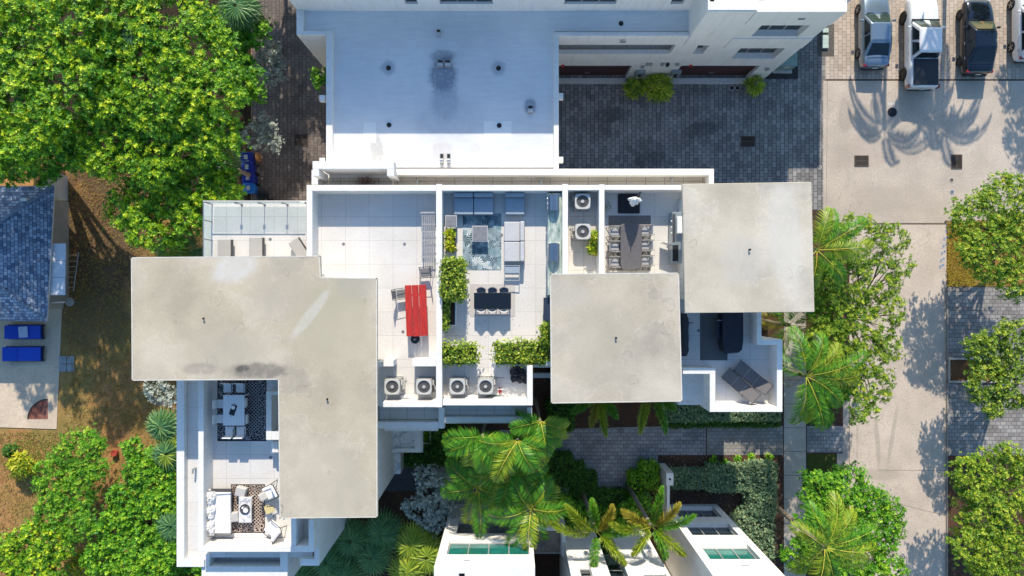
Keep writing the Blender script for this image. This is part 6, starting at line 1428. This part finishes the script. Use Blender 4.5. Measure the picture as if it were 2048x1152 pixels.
# ------------------------------------------------------------------ bins and odds in the driveway
BB=plain('blue_bin_plastic',(.012,.03,.30),.45); BL=plain('bright_blue_bin',(.02,.16,.55),.4)
for i,(px,py,mt,lb) in enumerate(((492,314,BB,'northernmost navy wheeled bin beside the silver shrub'),(494,334,BB,'navy wheeled bin second from the north in the driveway row'),(496,355,BB,'navy wheeled bin third from the north in the driveway row'),(497,376,BL,'bright blue wheeled bin at the south end of the driveway row'))):
    x,y=at(px,py,1.05); t=thing('wheeled_bin',lb,'bin',(x,y,.006),0,'blue bins in the paver driveway')
    m=MB(); m.add([(-.24,-.23,.08),(.24,-.23,.08),(.24,.23,.08),(-.24,.23,.08),(-.33,-.29,1.0),(.33,-.29,1.0),(.33,.29,1.0),(-.33,.29,1.0)],[(0,3,2,1),(4,5,6,7),(0,1,5,4),(1,2,6,5),(2,3,7,6),(3,0,4,7)]); m.build('bin_body',mt,t,bevel=.03)
    m=MB(); m.box(-.36,-.31,1.001,.36,.31,1.07); ld=m.build('lid',mt,t,bevel=.03); m=MB(); m.box(-.12,-.14,1.0705,.10,.14,1.074); m.build('sticker',plain('bin_label',(.5,.5,.5),.6,var=.35,scale=30),ld)
    m=MB(); m.tube([(.38,-.2,1.0),(.38,.2,1.0)],.02,6); m.build('handle',mt,t)
    for s in (-1,1): m=MB(); m.tube([(.27,s*.27-.03,.10),(.27,s*.27+.03,.10)],.10,12); m.build('wheel',TYRE,t)
m=MB(); m.box(-.09,-.24,0,.09,.24,.5); o=m.build('cardboard_box',plain('cardboard',(.50,.24,.09),.9)); o.location=(*gp(528,334),.006); o.location=(*at(504,308,1.3),.8); o.location.z=.006; tag(o,'narrow orange cardboard box standing beside the northernmost navy bin','box')
t=thing('hand_cart','small black hand cart on the pavers below the blue bins','cart',(*at(527,392,.4),.006)); m=MB(); m.box(-.32,-.18,.22,.28,.2,.5); m.build('tub',BLACK,t,bevel=.04)
for a in (-.2,.36): m=MB(); m.ring(0,0,-.03,.14,.2,.06,18); o=m.build('wheel',TYRE,t); o.location=(a,-.2,.2); o.rotation_euler=(PI/2,0,0)
# ------------------------------------------------------------------ neighbour's house
hs=thing('bungalow','low house with a grey shingled hip roof at the left edge','house',(PX(-100,2.7),PY(505,2.7),0))
def hpart(n_,mb,mat,label=None,**k):
    o=mb.build(n_,mat,hs,world=True,**k)
    if label:o['label']=label
    return o
def shingle(name,rot):
    m,t,b=newmat(name); p=wc(t); mp=N(t,'ShaderNodeMapping'); mp.inputs['Rotation'].default_value=(0,0,rad(rot)); t.links.new(p,mp.inputs[0])
    fl=N(t,'ShaderNodeVectorMath',operation='MULTIPLY'); fl.inputs[1].default_value=(1,1,0); t.links.new(mp.outputs[0],fl.inputs[0])
    br=N(t,'ShaderNodeTexBrick'); br.inputs['Scale'].default_value=1; br.inputs['Brick Width'].default_value=.24; br.inputs['Row Height'].default_value=.17; br.inputs['Mortar Size'].default_value=.014; br.inputs['Mortar Smooth'].default_value=.3; br.offset=.4
    br.inputs['Color1'].default_value=(.11,.16,.26,1); br.inputs['Color2'].default_value=(.42,.51,.64,1); br.inputs['Mortar'].default_value=(.05,.06,.08,1); t.links.new(fl.outputs[0],br.inputs['Vector'])  # grey shingles with the blue of skylit shade mixed into their colours
    d,f=noisemix(t,p,1.2,(.75,.75,.75),(1,1,1)); col=mixc(t,1.0,br.outputs['Color'],d,'MULTIPLY'); t.links.new(col,b.inputs['Base Color']); b.inputs['Roughness'].default_value=.85; bump(t,b,br.outputs['Color'],.5,.02); return m
SH1,SH2=shingle('shingles_side',90),shingle('shingles_end',0)
A=P(109,372,2.7);B=P(94,642,2.7);R1=P(-94,505,4.4);R2=P(-700,505,4.4);D=P(-850,372,2.7);E=P(-850,634,2.7)
m=MB(); m.add([A,B,R1],[(0,2,1)] if False else [(0,1,2)]); m.f=[(0,2,1)]; m.f=[tuple(m.f[0])]; hpart('roof',m,SH1,'east slope of the shingled hip roof')
for pts in ((A,R1,R2,D),(B,E,R2,R1)): m=MB(); m.add(list(pts),[(0,1,2,3)]); hpart('roof',m,SH2)
m=MB(); m.add([A,B,E,D,(A[0],A[1],2.6),(B[0],B[1],2.6),(E[0],E[1],2.6),(D[0],D[1],2.6)],[(0,4,5,1),(1,5,6,2),(2,6,7,3),(4,7,6,5)]); hpart('fascia',m,WHITE)
HC=plain('hip_cap_shingle',(.20,.25,.32),.85,var=.4,scale=9); m=MB()  # same blue shade tint in the cap colour
for p0,p1 in ((A,R1),(B,R1)):
    a=Vector(p0);b_=Vector(p1); n=24
    for k in range(n):
        c=a.lerp(b_,(k+.5)/n); u=(b_-a); m.cb(c.x,c.y,c.z+.03,.27,.17,.03,math.atan2(u.y,u.x))
hpart('hip_cap',m,HC)
m=MB(); m.box(PX(-700,2.5),PY(628,2.6),0,PX(15,0),PY(382,2.6),2.55); hpart('wall',m,plain('cream_wall',(.6,.55,.45),.85))
m=MB(); m.box(PX(136.5,0),PY(402,0),0,PX(136.5,0)-.25,PY(352,0),2.1); hpart('porch_wall',m,plain('pale_metal_roof',(.55,.58,.62),.5,var=.05))
m=MB(); m.box(PX(20,0),PY(602,0),0,PX(138,0),PY(404,0),2.5); hpart('wall',m,plain('grey_side_wall',(.38,.37,.35),.9,var=.1),'grey side wall beside the shingles')
for k,(a,b_) in enumerate(((487,521),(521.8,554),(554.8,590))): m=MB(); m.pb(97,a,131-k*.5,b_,2.5-.0*k,2.42); hpart('awning',m,plain('white_awning_sheet',(.62,.66,.70),.4,var=.05))
m=MB(); m.box(PX(60,0),PY(617,0),0,PX(128,0),PY(603,0),2.0); hpart('wall',m,MC['cream_wall']); m=MB(); m.tube([P(98,605,1.2),P(130,604,1.2)],.05,8); hpart('gutter',m,WHITE)
m=MB(); m.pb(40,396,52,402,3.3,3.1); hpart('roof_vent',m,WHITE)
# white fence and ladder
t=thing('ladder','grey metal ladder leaning beside the white awning, narrow end down','ladder',(*gp(146,548),.002)); 
tb=[P(134,505,1.5),P(157,505,1.5),P(134,582,.1),P(147,582,.1)]; o0=t.location
loc=lambda p:(p[0]-o0[0],p[1]-o0[1],p[2])
for a,b_ in ((0,2),(1,3)): m=MB(); m.tube([loc(tb[a]),loc(tb[b_])],.03,6); m.build('side_rail',LGREY,t)
for k in range(7):
    f=(k+.6)/7.3; m=MB(); a=Vector(loc(tb[0])).lerp(Vector(loc(tb[2])),f); b_=Vector(loc(tb[1])).lerp(Vector(loc(tb[3])),f); m.tube([a,b_],.02,5); m.build('rung',LGREY,t)
t=thing('round_table','small round galvanised table at the corner of the patio','table',(*at(139,604,.7),.002)); m=MB(); m.cyl(0,0,.66,.70,.28,24); m.build('table_top',GALV,t,bevel=.01); m=MB(); m.cyl(0,0,0,.659,.04,10); m.build('leg',GALV,t)
g_=MB(); g_.prism([gp(-500,590),gp(126,590),gp(114,858),gp(-500,838)],-.05,.045); struct(g_.build('patio',concrete('cream_concrete',(.66,.54,.40),(),.15)))
# quarter round mulch bed
c0=gp(97,838); r=S(40,0); m=MB(); pts=[c0]+[(c0[0]-r*math.cos(a),c0[1]+r*math.sin(a)) for a in [PI/2*k/14 for k in range(15)]]; m.sheet(pts,.05); struct(m.build('mulch_corner',soilmat('red_mulch',(.12,.04,.03),(.40,.16,.11),(.5,.3,.25),12,1)))
e=MB(); ring=[Vector((c0[0]-r*math.cos(a),c0[1]+r*math.sin(a),.06)) for a in [PI/2*k/14 for k in range(15)]]; e.tube(ring,.03,5); o=e.build('bed_edging',plain('dark_edging',(.10,.07,.05),.9)); tag(o,'dark curved edging of the quarter round mulch bed in the patio','edging')
CB=plain('royal_blue_canvas',(.008,.07,.50),.75,var=.1,scale=5)
for i,(y0p,y1p,x0p,lb) in enumerate(((650.5,677.5,12,'royal blue lounger with a striped towel, the one nearer the shingled roof'),(694,722,8,'plain royal blue lounger, the one further from the shingled roof'))):
    x0,y0=at(x0p,y1p,.45); x1,y1=at(83,y0p,.45); a,b_=(x1-x0)/2,(y1-y0)/2; t=thing('sun_lounger',lb,'sun lounger',((x0+x1)/2,(y0+y1)/2,.047),0,'royal blue loungers on the cream patio')
    m=MB(); m.box(-a*.3,-b_,.28,a-.08,b_,.38); m.build('seat_cushion',CB,t,bevel=.04,seg=3); m=MB(); m.cb(-a*.66,0,.42,a*.72,2*b_,.10,0,0,rad(16)); m.build('back_cushion',CB,t,bevel=.04,seg=3)
    m=MB(); m.box(-a,-b_-.04,.2,a,b_+.04,.27); m.build('frame',plain('dark_navy_frame',(.012,.016,.05),.6),t)
    for sx in (-1,1):
        for sy in (-1,1): l=MB(); l.box(sx*(a-.1)-.04,sy*(b_-.02)-.04,0,sx*(a-.1)+.04,sy*(b_-.02)+.04,.199); l.build('leg',MC['dark_navy_frame'],t)
    if i==0:
        m,tt,bb=newmat('striped_towel'); w_=N(tt,'ShaderNodeTexWave'); w_.inputs['Scale'].default_value=7; w_.bands_direction='Y'; tt.links.new(oc(tt),w_.inputs['Vector']); tt.links.new(mixc(tt,w_.outputs['Fac'],(.2,.3,.6),(.75,.76,.78)),bb.inputs['Base Color']); q=MB(); q.box(-.28,-.34,0,.28,.34,.02); o=q.build('towel',m); o.location=(t.location.x-.02,t.location.y,.47); o.rotation_euler=(0,0,rad(4)); tag(o,'striped white and blue towel lying on the upper blue lounger','towel')
for i,(px,py,w0) in enumerate(((126,719.5,'upper left'),(142,719.5,'upper right'),(126,735.5,'lower left'),(142,735.5,'lower right'))):
    m=MB(); m.box(-.235,-.235,0,.235,.235,.05); o=m.build('paving_stone',plain('grey_paving_stone',(.30,.32,.34),.85,var=.15,scale=8),bevel=.01); o.location=(*gp(px,py),.003); tag(o,'grey square stepping stone, %s of the four beside the patio'%w0,'paving stone','stepping stones beside the patio')
t=thing('flower_pot','red terracotta pot lying on the dry grass','pot',(*gp(233,904),.002)); m=MB(); m.cyl(0,0,0,.28,.14,18,.2); m.build('pot',plain('red_terracotta',(.40,.06,.035),.7),t); m=MB(); m.ring(0,0,.281,.13,.21,.03,18); m.build('rim',MC['red_terracotta'],t)
m=MB(); m.box(-.28,-.14,0,.0,.14,.12); m.box(.001,-.14,0,.27,.14,.10); o=m.build('crate',plain('orange_brown_box',(.45,.28,.12),.8,var=.5,scale=5),bevel=.01); o.location=(*gp(238,970),.003); o.rotation_euler=(0,0,rad(22)); tag(o,'small orange and pale box lying on the grass between the bushes','box')
# ------------------------------------------------------------------ entry details
bx=MB(); z_=2.8
part('entry_canopy',bx.box(PX(766,z_),PY(906,z_),2.5,PX(845,z_),PY(850,z_),2.65),WHITE)
for a in ((829,857,842,905),(766,897,828.9,905),(766,850,778,896.9)): m=MB(); m.pb(*a,z_+.02,2.651); part('canopy_rim',m,WHITE)
m=MB(); m.pb(779,850,829,896,2.66,2.651); part('canopy_floor',m,MARB)
m=MB(); m.pb(786,906,801,948,2.2,0); part('fin_wall',m,MARB,'marble faced fin wall below the entry canopy')
t=thing('planter_box','white planter box with a spiky plant beside the entry canopy','planter',(*at(851,872,1.0),.003)); 
for bb in ((-.32,-.5,.32,-.42),(-.32,.42,.32,.5),(-.32,-.419,-.25,.419),(.25,-.419,.32,.419)): m=MB(); m.box(bb[0],bb[1],0,bb[2],bb[3],1.0); m.build('planter_side',WHITE,t)
rng=np.random.default_rng(91); n=16; V,F,T=rosettes(np.stack([rng.normal(0,.08,n),rng.normal(0,.15,n),np.full(n,.9)],1),np.tile([0,0,1.],(n,1)),np.full(n,.45),7,.08,.6,rng); leafmesh('foliage',V,F,T,PG,t)
t=thing('garden_wall','narrow white garden wall ending in a square post with a round hole','wall',(*gp(1330,965),.0)); o0=t.location
m=MB(); m.box(gp(1316,0)[0]-o0[0],gp(0,950)[1]-o0[1],0,gp(1333,0)[0]-o0[0]-.1,gp(0,926)[1]-o0[1],2.3); m.build('post',WHITE,t,bevel=.01); m=MB(); m.cyl(gp(1323,0)[0]-o0[0],gp(0,938)[1]-o0[1],2.3,2.31,.07,14); m.build('hole',BLACK,t)
m=MB(); m.box(gp(1319,0)[0]-o0[0],Ys+.01-o0[1],0,gp(1324,0)[0]-o0[0],gp(0,951)[1]-o0[1]+.05,2.1); m.build('wall',WHITE,t)
m=MB(); m.box(-.15,-.6,0,.15,.6,.5); o=m.build('low_wall',WHITE); o.location=(*gp(1329,825),.004); tag(o,'short low white wall under the middle roof slab beside the sage hedge','wall')
m=MB(); m.box(-.9,-.5,0,.9,.5,.9); o=m.build('garden_block',WHITE,bevel=.01); o.location=(*gp(1106,983),.004); tag(o,'white low block between the palms and the dark hedge','wall')
# ------------------------------------------------------------------ vegetation: north-west canopy
GR='tall trees of the north-west canopy'
tree('leafy_tree','bright green tree filling the top left corner','tree',[(50,70,105),(20,190,90),(120,160,95),(150,50,85),(70,250,60),(0,20,70),(10,290,60)],10.2,(70,160),YG,R=.17,dens=.78,wid=.16,k=10,clump=11,cs_=1.1,seed=11,group=GR,trunk_r=.25)
tree('leafy_tree','bright green tree right of the corner tree, reaching towards the driveway','tree',[(255,90,90),(340,40,85),(300,180,95),(400,110,80),(425,195,60),(220,185,70),(210,20,60)],9.4,(310,180),YG,R=.17,dens=.78,wid=.16,k=10,clump=11,cs_=1.1,seed=12,group=GR,trunk_r=.26)
tree('leafy_tree','bright green tree with bare twigs showing at the middle of the canopy','tree',[(230,265,75),(330,270,80),(410,265,65),(300,330,50),(440,280,45),(180,300,50),(215,325,36)],8.6,(320,310),YG,R=.17,dens=.78,wid=.16,k=10,clump=11,cs_=1.1,seed=13,group=GR,trunk_r=.24)
tree('leafy_tree','bright green tree left of the glass railed deck','tree',[(300,385,62),(390,365,58),(350,430,62),(255,425,48),(445,375,42),(285,465,34),(405,425,48)],7.4,(350,400),YG,R=.17,dens=.78,wid=.16,k=10,clump=11,cs_=1.1,seed=14,group=GR,trunk_r=.2)
tree('leafy_tree','darker green tree hanging over the grey roofed house corner','tree',[(30,300,58),(85,318,48),(130,275,48),(0,330,40),(150,310,34)],5.5,(70,330),MG,R=.2,dens=.9,seed=15,group=GR,trunk_r=.15)
tree('leafy_tree','dark green tree beside the silver shrubs at the driveway','tree',[(470,110,45),(490,170,38),(500,60,35),(455,50,40)],5.5,(480,120),MG,R=.2,dens=.9,seed=16,group=GR,trunk_r=.15)
palm('fan palm at the top edge beside the paver driveway',478,18,6.0,30,.6,FG,seed=21,kind='fan',nl=20,ll=.85,wid=.035,name='fan_palm')
palm('fan palm showing through the canopy left of the paver driveway',268,72,8.6,14,.45,FG,seed=22,kind='fan',nl=18,ll=.8,wid=.03,name='fan_palm')
palm('fan palm between the canopy and the blue bins',440,325,5.2,26,.6,FG,seed=23,kind='fan',nl=20,ll=.95,wid=.032,name='fan_palm',mats=[FG,FG,FY])
palm('fan palm below the bright tree beside the large roof slab',345,500,4.5,24,.5,FY,seed=24,kind='fan',nl=18,ll=.9,wid=.03,name='fan_palm',mats=[FY,FG])
palm('small fan palm left of the glass railed deck',392,500,3.8,14,.8,FG,seed=25,kind='fan',nl=16,ll=.8,wid=.03,name='fan_palm')
SV=dict(R=.13,k=6,wid=.3,clump=6,sub=5,trunk_r=.07,up=.5,group='silver leaved shrubs')
tree('silver_shrub','silver shrub above, at the left of the paver driveway','shrub',[(540,105,26),(548,145,24),(520,150,18)],3.4,(530,135),SILV,dens=.55,seed=31,**SV)
tree('silver_shrub','silver shrub beside the blue bins in the driveway','shrub',[(530,250,24),(540,280,22),(505,270,26),(555,290,12)],3.2,(520,280),SILV,dens=.5,seed=32,**SV)
tree('silver_shrub','large shaded silver shrub between the L shaped slab and the palms','shrub',[(860,985,34),(850,950,22),(880,965,20),(840,1020,30),(875,1020,34),(865,1045,22),(815,1015,12)],2.8,(860,990),SILV,dens=.62,seed=33,**SV)
tree('silver_shrub','silver shrub at the lower left corner of the L shaped slab','shrub',[(325,785,26),(345,800,18),(300,780,14)],3.0,(335,790),SILV,dens=.5,seed=34,**SV)
tree('green_shrub','small dark green shrub tucked against the north building','shrub',[(640,148,16),(636,165,11)],2.0,(650,160),MG,R=.12,dens=.7,seed=35,trunk_r=.05)
# west garden
t=thing('dead_twigs','bare brown twigs showing between the leaves of the middle canopy tree','branch',(*at(292,222,8.9),8.2)); rng=np.random.default_rng(8)
for q in range(9):
    a=rng.uniform(-.7,.7)+(PI if q%2 else 0); l=rng.uniform(.35,.8); tw=MB(); tw.tube([(0,0,.3),(math.cos(a)*l*.5,math.sin(a)*l*.5-.05,.75),(math.cos(a)*l,math.sin(a)*l,.95+rng.uniform(0,.2))],[.02,.014,.005],5); tw.build('twig',plain('dead_twig',(.20,.13,.09),.9),t)
GW='bushes of the west garden'
tree('leafy_bush','tall narrow leaved bush curving through the dry lawn','bush',[(160,905,48),(105,960,48),(150,980,45),(95,1030,32),(150,1045,42),(200,890,16),(190,940,28)],3.2,(140,980),MG,R=.15,dens=.9,seed=41,group=GW,wid=.13,k=9)
tree('leafy_bush','round green bush in the bottom left corner','bush',[(60,1100,55),(15,1120,48),(105,1090,40),(70,1150,50)],3.4,(60,1110),YG,R=.13,dens=.9,seed=42,group=GW)
tree('leafy_bush','large spreading bush between the curved bush and the white walkway','bush',[(300,985,52),(255,1005,48),(335,1000,36),(340,1080,40),(300,1140,46),(245,1150,40),(280,945,36),(325,925,26),(310,1050,48),(225,1060,45),(270,1110,48),(320,1110,45),(200,1120,40),(290,930,30),(265,900,22),(335,960,30)],3.2,(290,1030),MG,R=.14,dens=.85,seed=43,group=GW,wid=.22)
tree('leafy_bush','low bush under the south end of the white walkway','bush',[(385,1150,34),(345,1150,32),(430,1165,30)],2.0,(380,1150),MG,R=.16,dens=.8,seed=44,group=GW)
bush_stuff('croton_bush','yellow striped bush at the left edge of the dry lawn','bush',30,935,0,1.2,.85,CROT,45,120,.34,6,.12,.0,.35,GW)
bush_stuff('dark_bush','small dark green bush above the yellow striped one at the left edge','bush',8,905,0,1.2,.42,DG,46,110,.14,6,.3,0,.4,GW)
bush_stuff('yellow_grass_plant','yellow spiky plant at the bottom edge between the two green bushes','plant',150,1140,0,1.8,.9,CROT,47,90,.5,6,.06,0,.35,GW)
for i,(px,py,w0) in enumerate(((328,852,'upper'),(340,905,'middle'),(348,1050,'lower'))):
    palm('green fan palm against the white walkway, %s of three'%w0,px,py,3.0,24,.5,FG,'fan palms beside the white walkway',seed=50+i,kind='fan',nl=15,ll=.85,wid=.04,name='fan_palm',mats=[FG,FG,FY] if i==1 else None)
# palmettos at the bottom
for i,(px,py,w0,mt) in enumerate(((705,1075,'shaded palmetto nearest the concrete slab corner',FG),(660,1120,'shaded palmetto beside the blue shaded wall',FG),(745,1110,'shaded palmetto right of the others at the bottom edge',FG),(690,1150,'shaded palmetto cut by the bottom edge',FG),(765,1065,'shaded palmetto below the silver shrub',FG),(600,1160,'shaded palmetto at the lower corner of the blue shaded wall',FG),(825,1085,'yellow sunlit palmetto left of the white building',FY),(855,1110,'yellow sunlit palmetto touching the white building',FY),(815,1140,'yellow sunlit palmetto at the bottom edge',FY))):  # sunlit palmettos get yellow leaves, shaded ones green: light put into leaf colour
    palm(w0,px,py,2.6,22,.65,mt,'palmettos between the buildings',seed=60+i,kind='fan',nl=15,ll=.95,wid=.042,name='palmetto',el=(1.2,.1))
# feather palms in the court
GP_='feather palms in the entry court'
for i,(px,py,zz,L_,nf,w0,mt) in enumerate(((965,872,8.3,2.5,19,'left feather palm tucked under the blue shaded ledge',None),(1035,880,8.2,2.4,19,'middle feather palm below the blue shaded ledge',None),(1080,842,7.8,2.2,16,'right feather palm in the gap between building and middle slab',None),(955,975,5.6,2.6,18,'shaded feather palm left above the bottom white building',None),(1015,950,6.2,2.6,18,'shaded feather palm in the middle of the lower palm clump',None),(1062,1015,6.6,2.6,20,'sunlit feather palm at the right of the lower palm clump',None))):
    azz=[-3.1+3.0*((q*.618)%1) for q in range(nf)] if i<3 else None
    palm(w0,px,py,zz,nf,L_,PG,GP_,seed=70+i,azs=azz,nl=30,ll=.74,wid=.030,el=(1.0,-.25),drop=1.75,mats=[PG,PG,PY_] if i in (1,5) else [PG,PG,PG,PY_],trunk_r=.09,hang=.30)
GF='foxtail palms around the entry court'
for i,(px,py,zz,azs,w0) in enumerate(((1200,782,6.0,[-1.0,-1.5,-1.95,-2.5,.1,3.0,1.5],'foxtail palm mostly hidden under the middle roof slab, left one'),(1302,778,6.0,[-1.35,-1.9,-2.5,-.6,1.5,.3],'foxtail palm mostly hidden under the middle roof slab, right one'),(1192,1062,7.2,[1.62,2.45,.75,.1,-.7,-1.6,3.4],'left foxtail palm above the bottom buildings'),(1303,1052,7.4,[1.5,3.3,.75,.2,-.55,-1.1,-2.0,2.6],'right foxtail palm above the bottom buildings'))):
    palm(w0,px,py,zz,len(azs),2.5,PG,GF,seed=80+i,kind='brush',azs=azs,nl=64,ll=.44,wid=.018,el=(.75,.3),drop=1.35,mats=[PG,PY_,PB,PG,PY_],trunk_r=.12,hang=.1)
GD='palms beside the pale sidewalk'
for i,(px,py,zz,L_,azs,w0,ms) in enumerate(((1634,500,7.0,3.1,[0.05,.5,1.0,1.45,-.25,-.7,-1.3,2.2,-2.2],'palm leaning out from the right roof slab',[PY_,PG,PG]),(1612,752,6.2,3.3,[.15,.55,1.05,1.7,-.1,-.5,-1.0,-1.45,-1.75,2.5],'palm beside the east terrace wall with a long drooping frond',[PG,PY_,PG]),(1578,650,4.2,2.4,[1.2,2.0,.2,-.9,-2.0,2.9],'darker palm between the right roof slab and the east terrace',[PG,PG,PB]),(1650,1095,7.2,3.3,[2.55,1.95,1.55,.95,.5,0.,-.5,-1.1,-1.8,-2.4],'large yellow green palm at the lower end of the sidewalk',[PY_,PG,PY_]))):
    palm(w0,px,py,zz,len(azs),L_,PG,GD,seed=90+i,azs=azs,nl=44,ll=.78,wid=.022,el=(.75,.15),drop=1.15,mats=ms,trunk_r=.14,hang=.55)
# leafy trees on the right
tree('airy_tree','airy sparse tree with thin twigs over the concrete road','tree',[(1690,560,64),(1720,480,58),(1730,650,66),(1760,560,52),(1700,740,60),(1785,480,36),(1790,620,30),(1745,770,48),(1665,640,44),(1780,700,34),(1805,530,26),(1730,820,34),(1670,470,38),(1700,620,56),(1760,650,44),(1640,560,40),(1640,700,44),(1745,720,40)],6.0,(1680,640),OLIV,R=.105,dens=.55,k=8,seed=101,clump=14,sub=7,wid=.15,inner=.5,trunk_r=.12,group='trees along the road')
tree('leafy_tree','denser green tree under the airy one beside the sidewalk','tree',[(1650,600,40),(1660,680,45),(1680,760,40),(1640,820,35),(1660,560,30)],3.6,(1655,680),MG,R=.15,dens=.8,k=7,seed=102,trunk_r=.1,group='trees along the road')
tree('leafy_tree','spreading green tree at the bottom beside the road','tree',[(1640,985,45),(1700,975,50),(1755,1010,38),(1700,1045,62),(1770,1065,45),(1640,1060,48),(1720,1120,60),(1600,1110,36),(1790,1020,20),(1780,1140,40)],4.2,(1690,1050),MG,R=.13,dens=.9,k=7,seed=103,trunk_r=.15,group='trees along the road')
TR='dense trees right of the road'
tree('leafy_tree','dense round tree above the neighbour driveway','tree',[(1960,440,58),(2020,400,60),(1995,510,58),(2045,560,45),(1945,500,34),(2060,450,60)],5.0,(2000,480),OLIV,R=.115,dens=.8,k=7,seed=111,group=TR)
tree('leafy_tree','yellow green tree over the middle of the neighbour driveway','tree',[(1985,710,48),(2030,680,45),(1975,770,44),(2035,770,52),(1965,690,26),(1990,820,20)],4.6,(2020,750),FICUS,R=.115,dens=.8,k=7,seed=112,group=TR)
tree('leafy_tree','dense tree below the neighbour driveway along the road','tree',[(1955,960,52),(2015,935,50),(1975,1040,60),(2040,1030,60),(1940,1100,40),(2000,1120,60),(2050,1130,50)],5.0,(2000,1030),OLIV,R=.115,dens=.8,k=7,seed=113,group=TR)
# trees and palms that stand just outside the picture and throw the shadows on the parking and the driveway
OG='palms standing north of the parking row'
palm('palm north of the parking row behind the pickup',1937,-262,7.6,10,2.8,PG,OG,seed=121,nl=50,ll=.6,wid=.03,el=(.9,-.1),drop=1.5)
palm('palm north of the parking row behind the black sedan',2078,-270,7.6,12,3.2,PG,OG,seed=122,nl=50,ll=.65,wid=.03,el=(.9,-.1),drop=1.4)
palm('palm north of the parking row behind the white pickup, shorter',2010,-190,6.2,11,2.6,PG,OG,seed=125,nl=50,ll=.6,wid=.03,el=(.9,-.3),drop=1.6)
tree('leafy_tree','tree north of the parking row near the cut off white car','tree',[(2270,-240,100),(2290,-330,90),(2250,-140,60)],7.0,(2080,-110),MG,R=.2,dens=.7,seed=123,group='trees beyond the top edge')
tree('leafy_tree','tall tree beyond the left edge that shades the grey roofed house','tree',[(-70,60,95),(-170,60,95),(-75,200,90),(-170,210,95),(-120,130,90),(-60,300,52),(-150,300,60)],9.0,(60,180),YG,R=.22,dens=.55,seed=126,group='trees beyond the left edge')
tree('leafy_tree','tree north of the paver driveway','tree',[(480,-330,120),(440,-200,90),(560,-330,80),(510,-170,50)],8.0,(570,-120),MG,R=.25,dens=.75,seed=124,group='trees beyond the top edge')
# hedges
H1=dict(R=.10,k=5,wid=.3)
GS='sage green hedges by the sidewalk'
hedge('sage hedge under the small white well of the east terrace',[(1336,803,1424,843)],1.1,SAGE,dens=.7,seed=131,group=GS,**H1)
hedge('sage hedge strip below the east terrace wall',[(1425,815,1562,841)],1.0,SAGE,dens=.7,seed=132,group=GS,**H1)
hedge('narrow shaded sage hedge right of the garden wall post',[(1338,944,1417,977)],1.0,SAGE,dens=.75,seed=133,group=GS,**H1)
hedge('broad sage hedge in the sun beside the sidewalk',[(1417.5,938,1500,982),(1500,930,1552,1030)],1.15,SAGE,dens=.75,seed=134,group=GS,rough=.1,**H1)
hedge('sage hedge climbing along the right side of the bottom white building',[(1478,1030,1545,1120)],1.1,SAGE,dens=.6,seed=135,group=GS,rough=.16,**H1)
GK='dark green hedges around the entry court'
hedge('dark low plants along the path under the sage hedges, left part',[(1336,842,1420,854)],.5,DG,dens=.6,seed=136,group=GK,**H1)
hedge('dark low plants along the path under the sage hedges, right part',[(1425,841,1560,853)],.5,DG,dens=.6,seed=137,group=GK,**H1)
hedge('dark hedge at the lower left corner of the middle roof slab',[(1100,800,1146,862)],1.2,DG,dens=.6,seed=138,group=GK,rough=.1,**H1)
hedge('square dark hedge right of the entry planter',[(804,858,912,932)],1.0,DG,dens=.55,seed=139,group=GK,**H1)
hedge('stepped dark hedge at the left of the paved court',[(1097,911,1143,1004),(1143.5,930,1168,1010),(1168.5,948,1192,1020),(1192.5,985,1250,1035)],1.0,DG,dens=.55,seed=140,group=GK,**H1)
hedge('stepped green hedge at the right of the paved court',[(1283,930,1316,978),(1262,948,1282.5,1010),(1200,1010,1261,1050)],1.0,MG,dens=.55,seed=141,group=GK,rough=.1,**H1)
tree('green_shrub','shaded green shrub at the foot of the left foxtail palm','shrub',[(1125,1010,26),(1150,1030,24),(1160,1060,26)],1.8,(1140,1030),MG,R=.13,dens=.7,seed=142,trunk_r=.05)
tree('green_shrub','green shrub between the two foxtail palms','shrub',[(1255,1030,26),(1280,1010,24),(1240,1060,24)],2.0,(1260,1030),MG,R=.13,dens=.7,seed=143,trunk_r=.05)
for i,(px,py,w0) in enumerate(((1428,921,'first'),(1449,927,'second'),(1478,919,'third'),(1505,915,'fourth'),(1540,916,'fifth'))):
    bush_stuff('low_plant','small green plant in the mulch above the broad sage hedge, %s from the left'%w0,'plant',px,py,0,.45,.25,MG,150+i,26,.14,6,.25,0,.5,'small plants in the mulch')
bush_stuff('cordyline_bush','small yellow green spiky bush at the left of the garage fronts','bush',1272,172,0,1.1,.60,OLIV,161,60,.38,7,.09,0,.5,'spiky bushes at the garages')
bush_stuff('cordyline_bush','large yellow green spiky bush between the two brown garage doors','bush',1322,168,0,1.4,.85,OLIV,162,120,.42,7,.09,0,.5,'spiky bushes at the garages')
bush_stuff('cordyline_bush','round spiky bush right of the right garage door','bush',1516,166,0,1.1,.52,OLIV,163,60,.34,7,.10,0,.5,'spiky bushes at the garages')
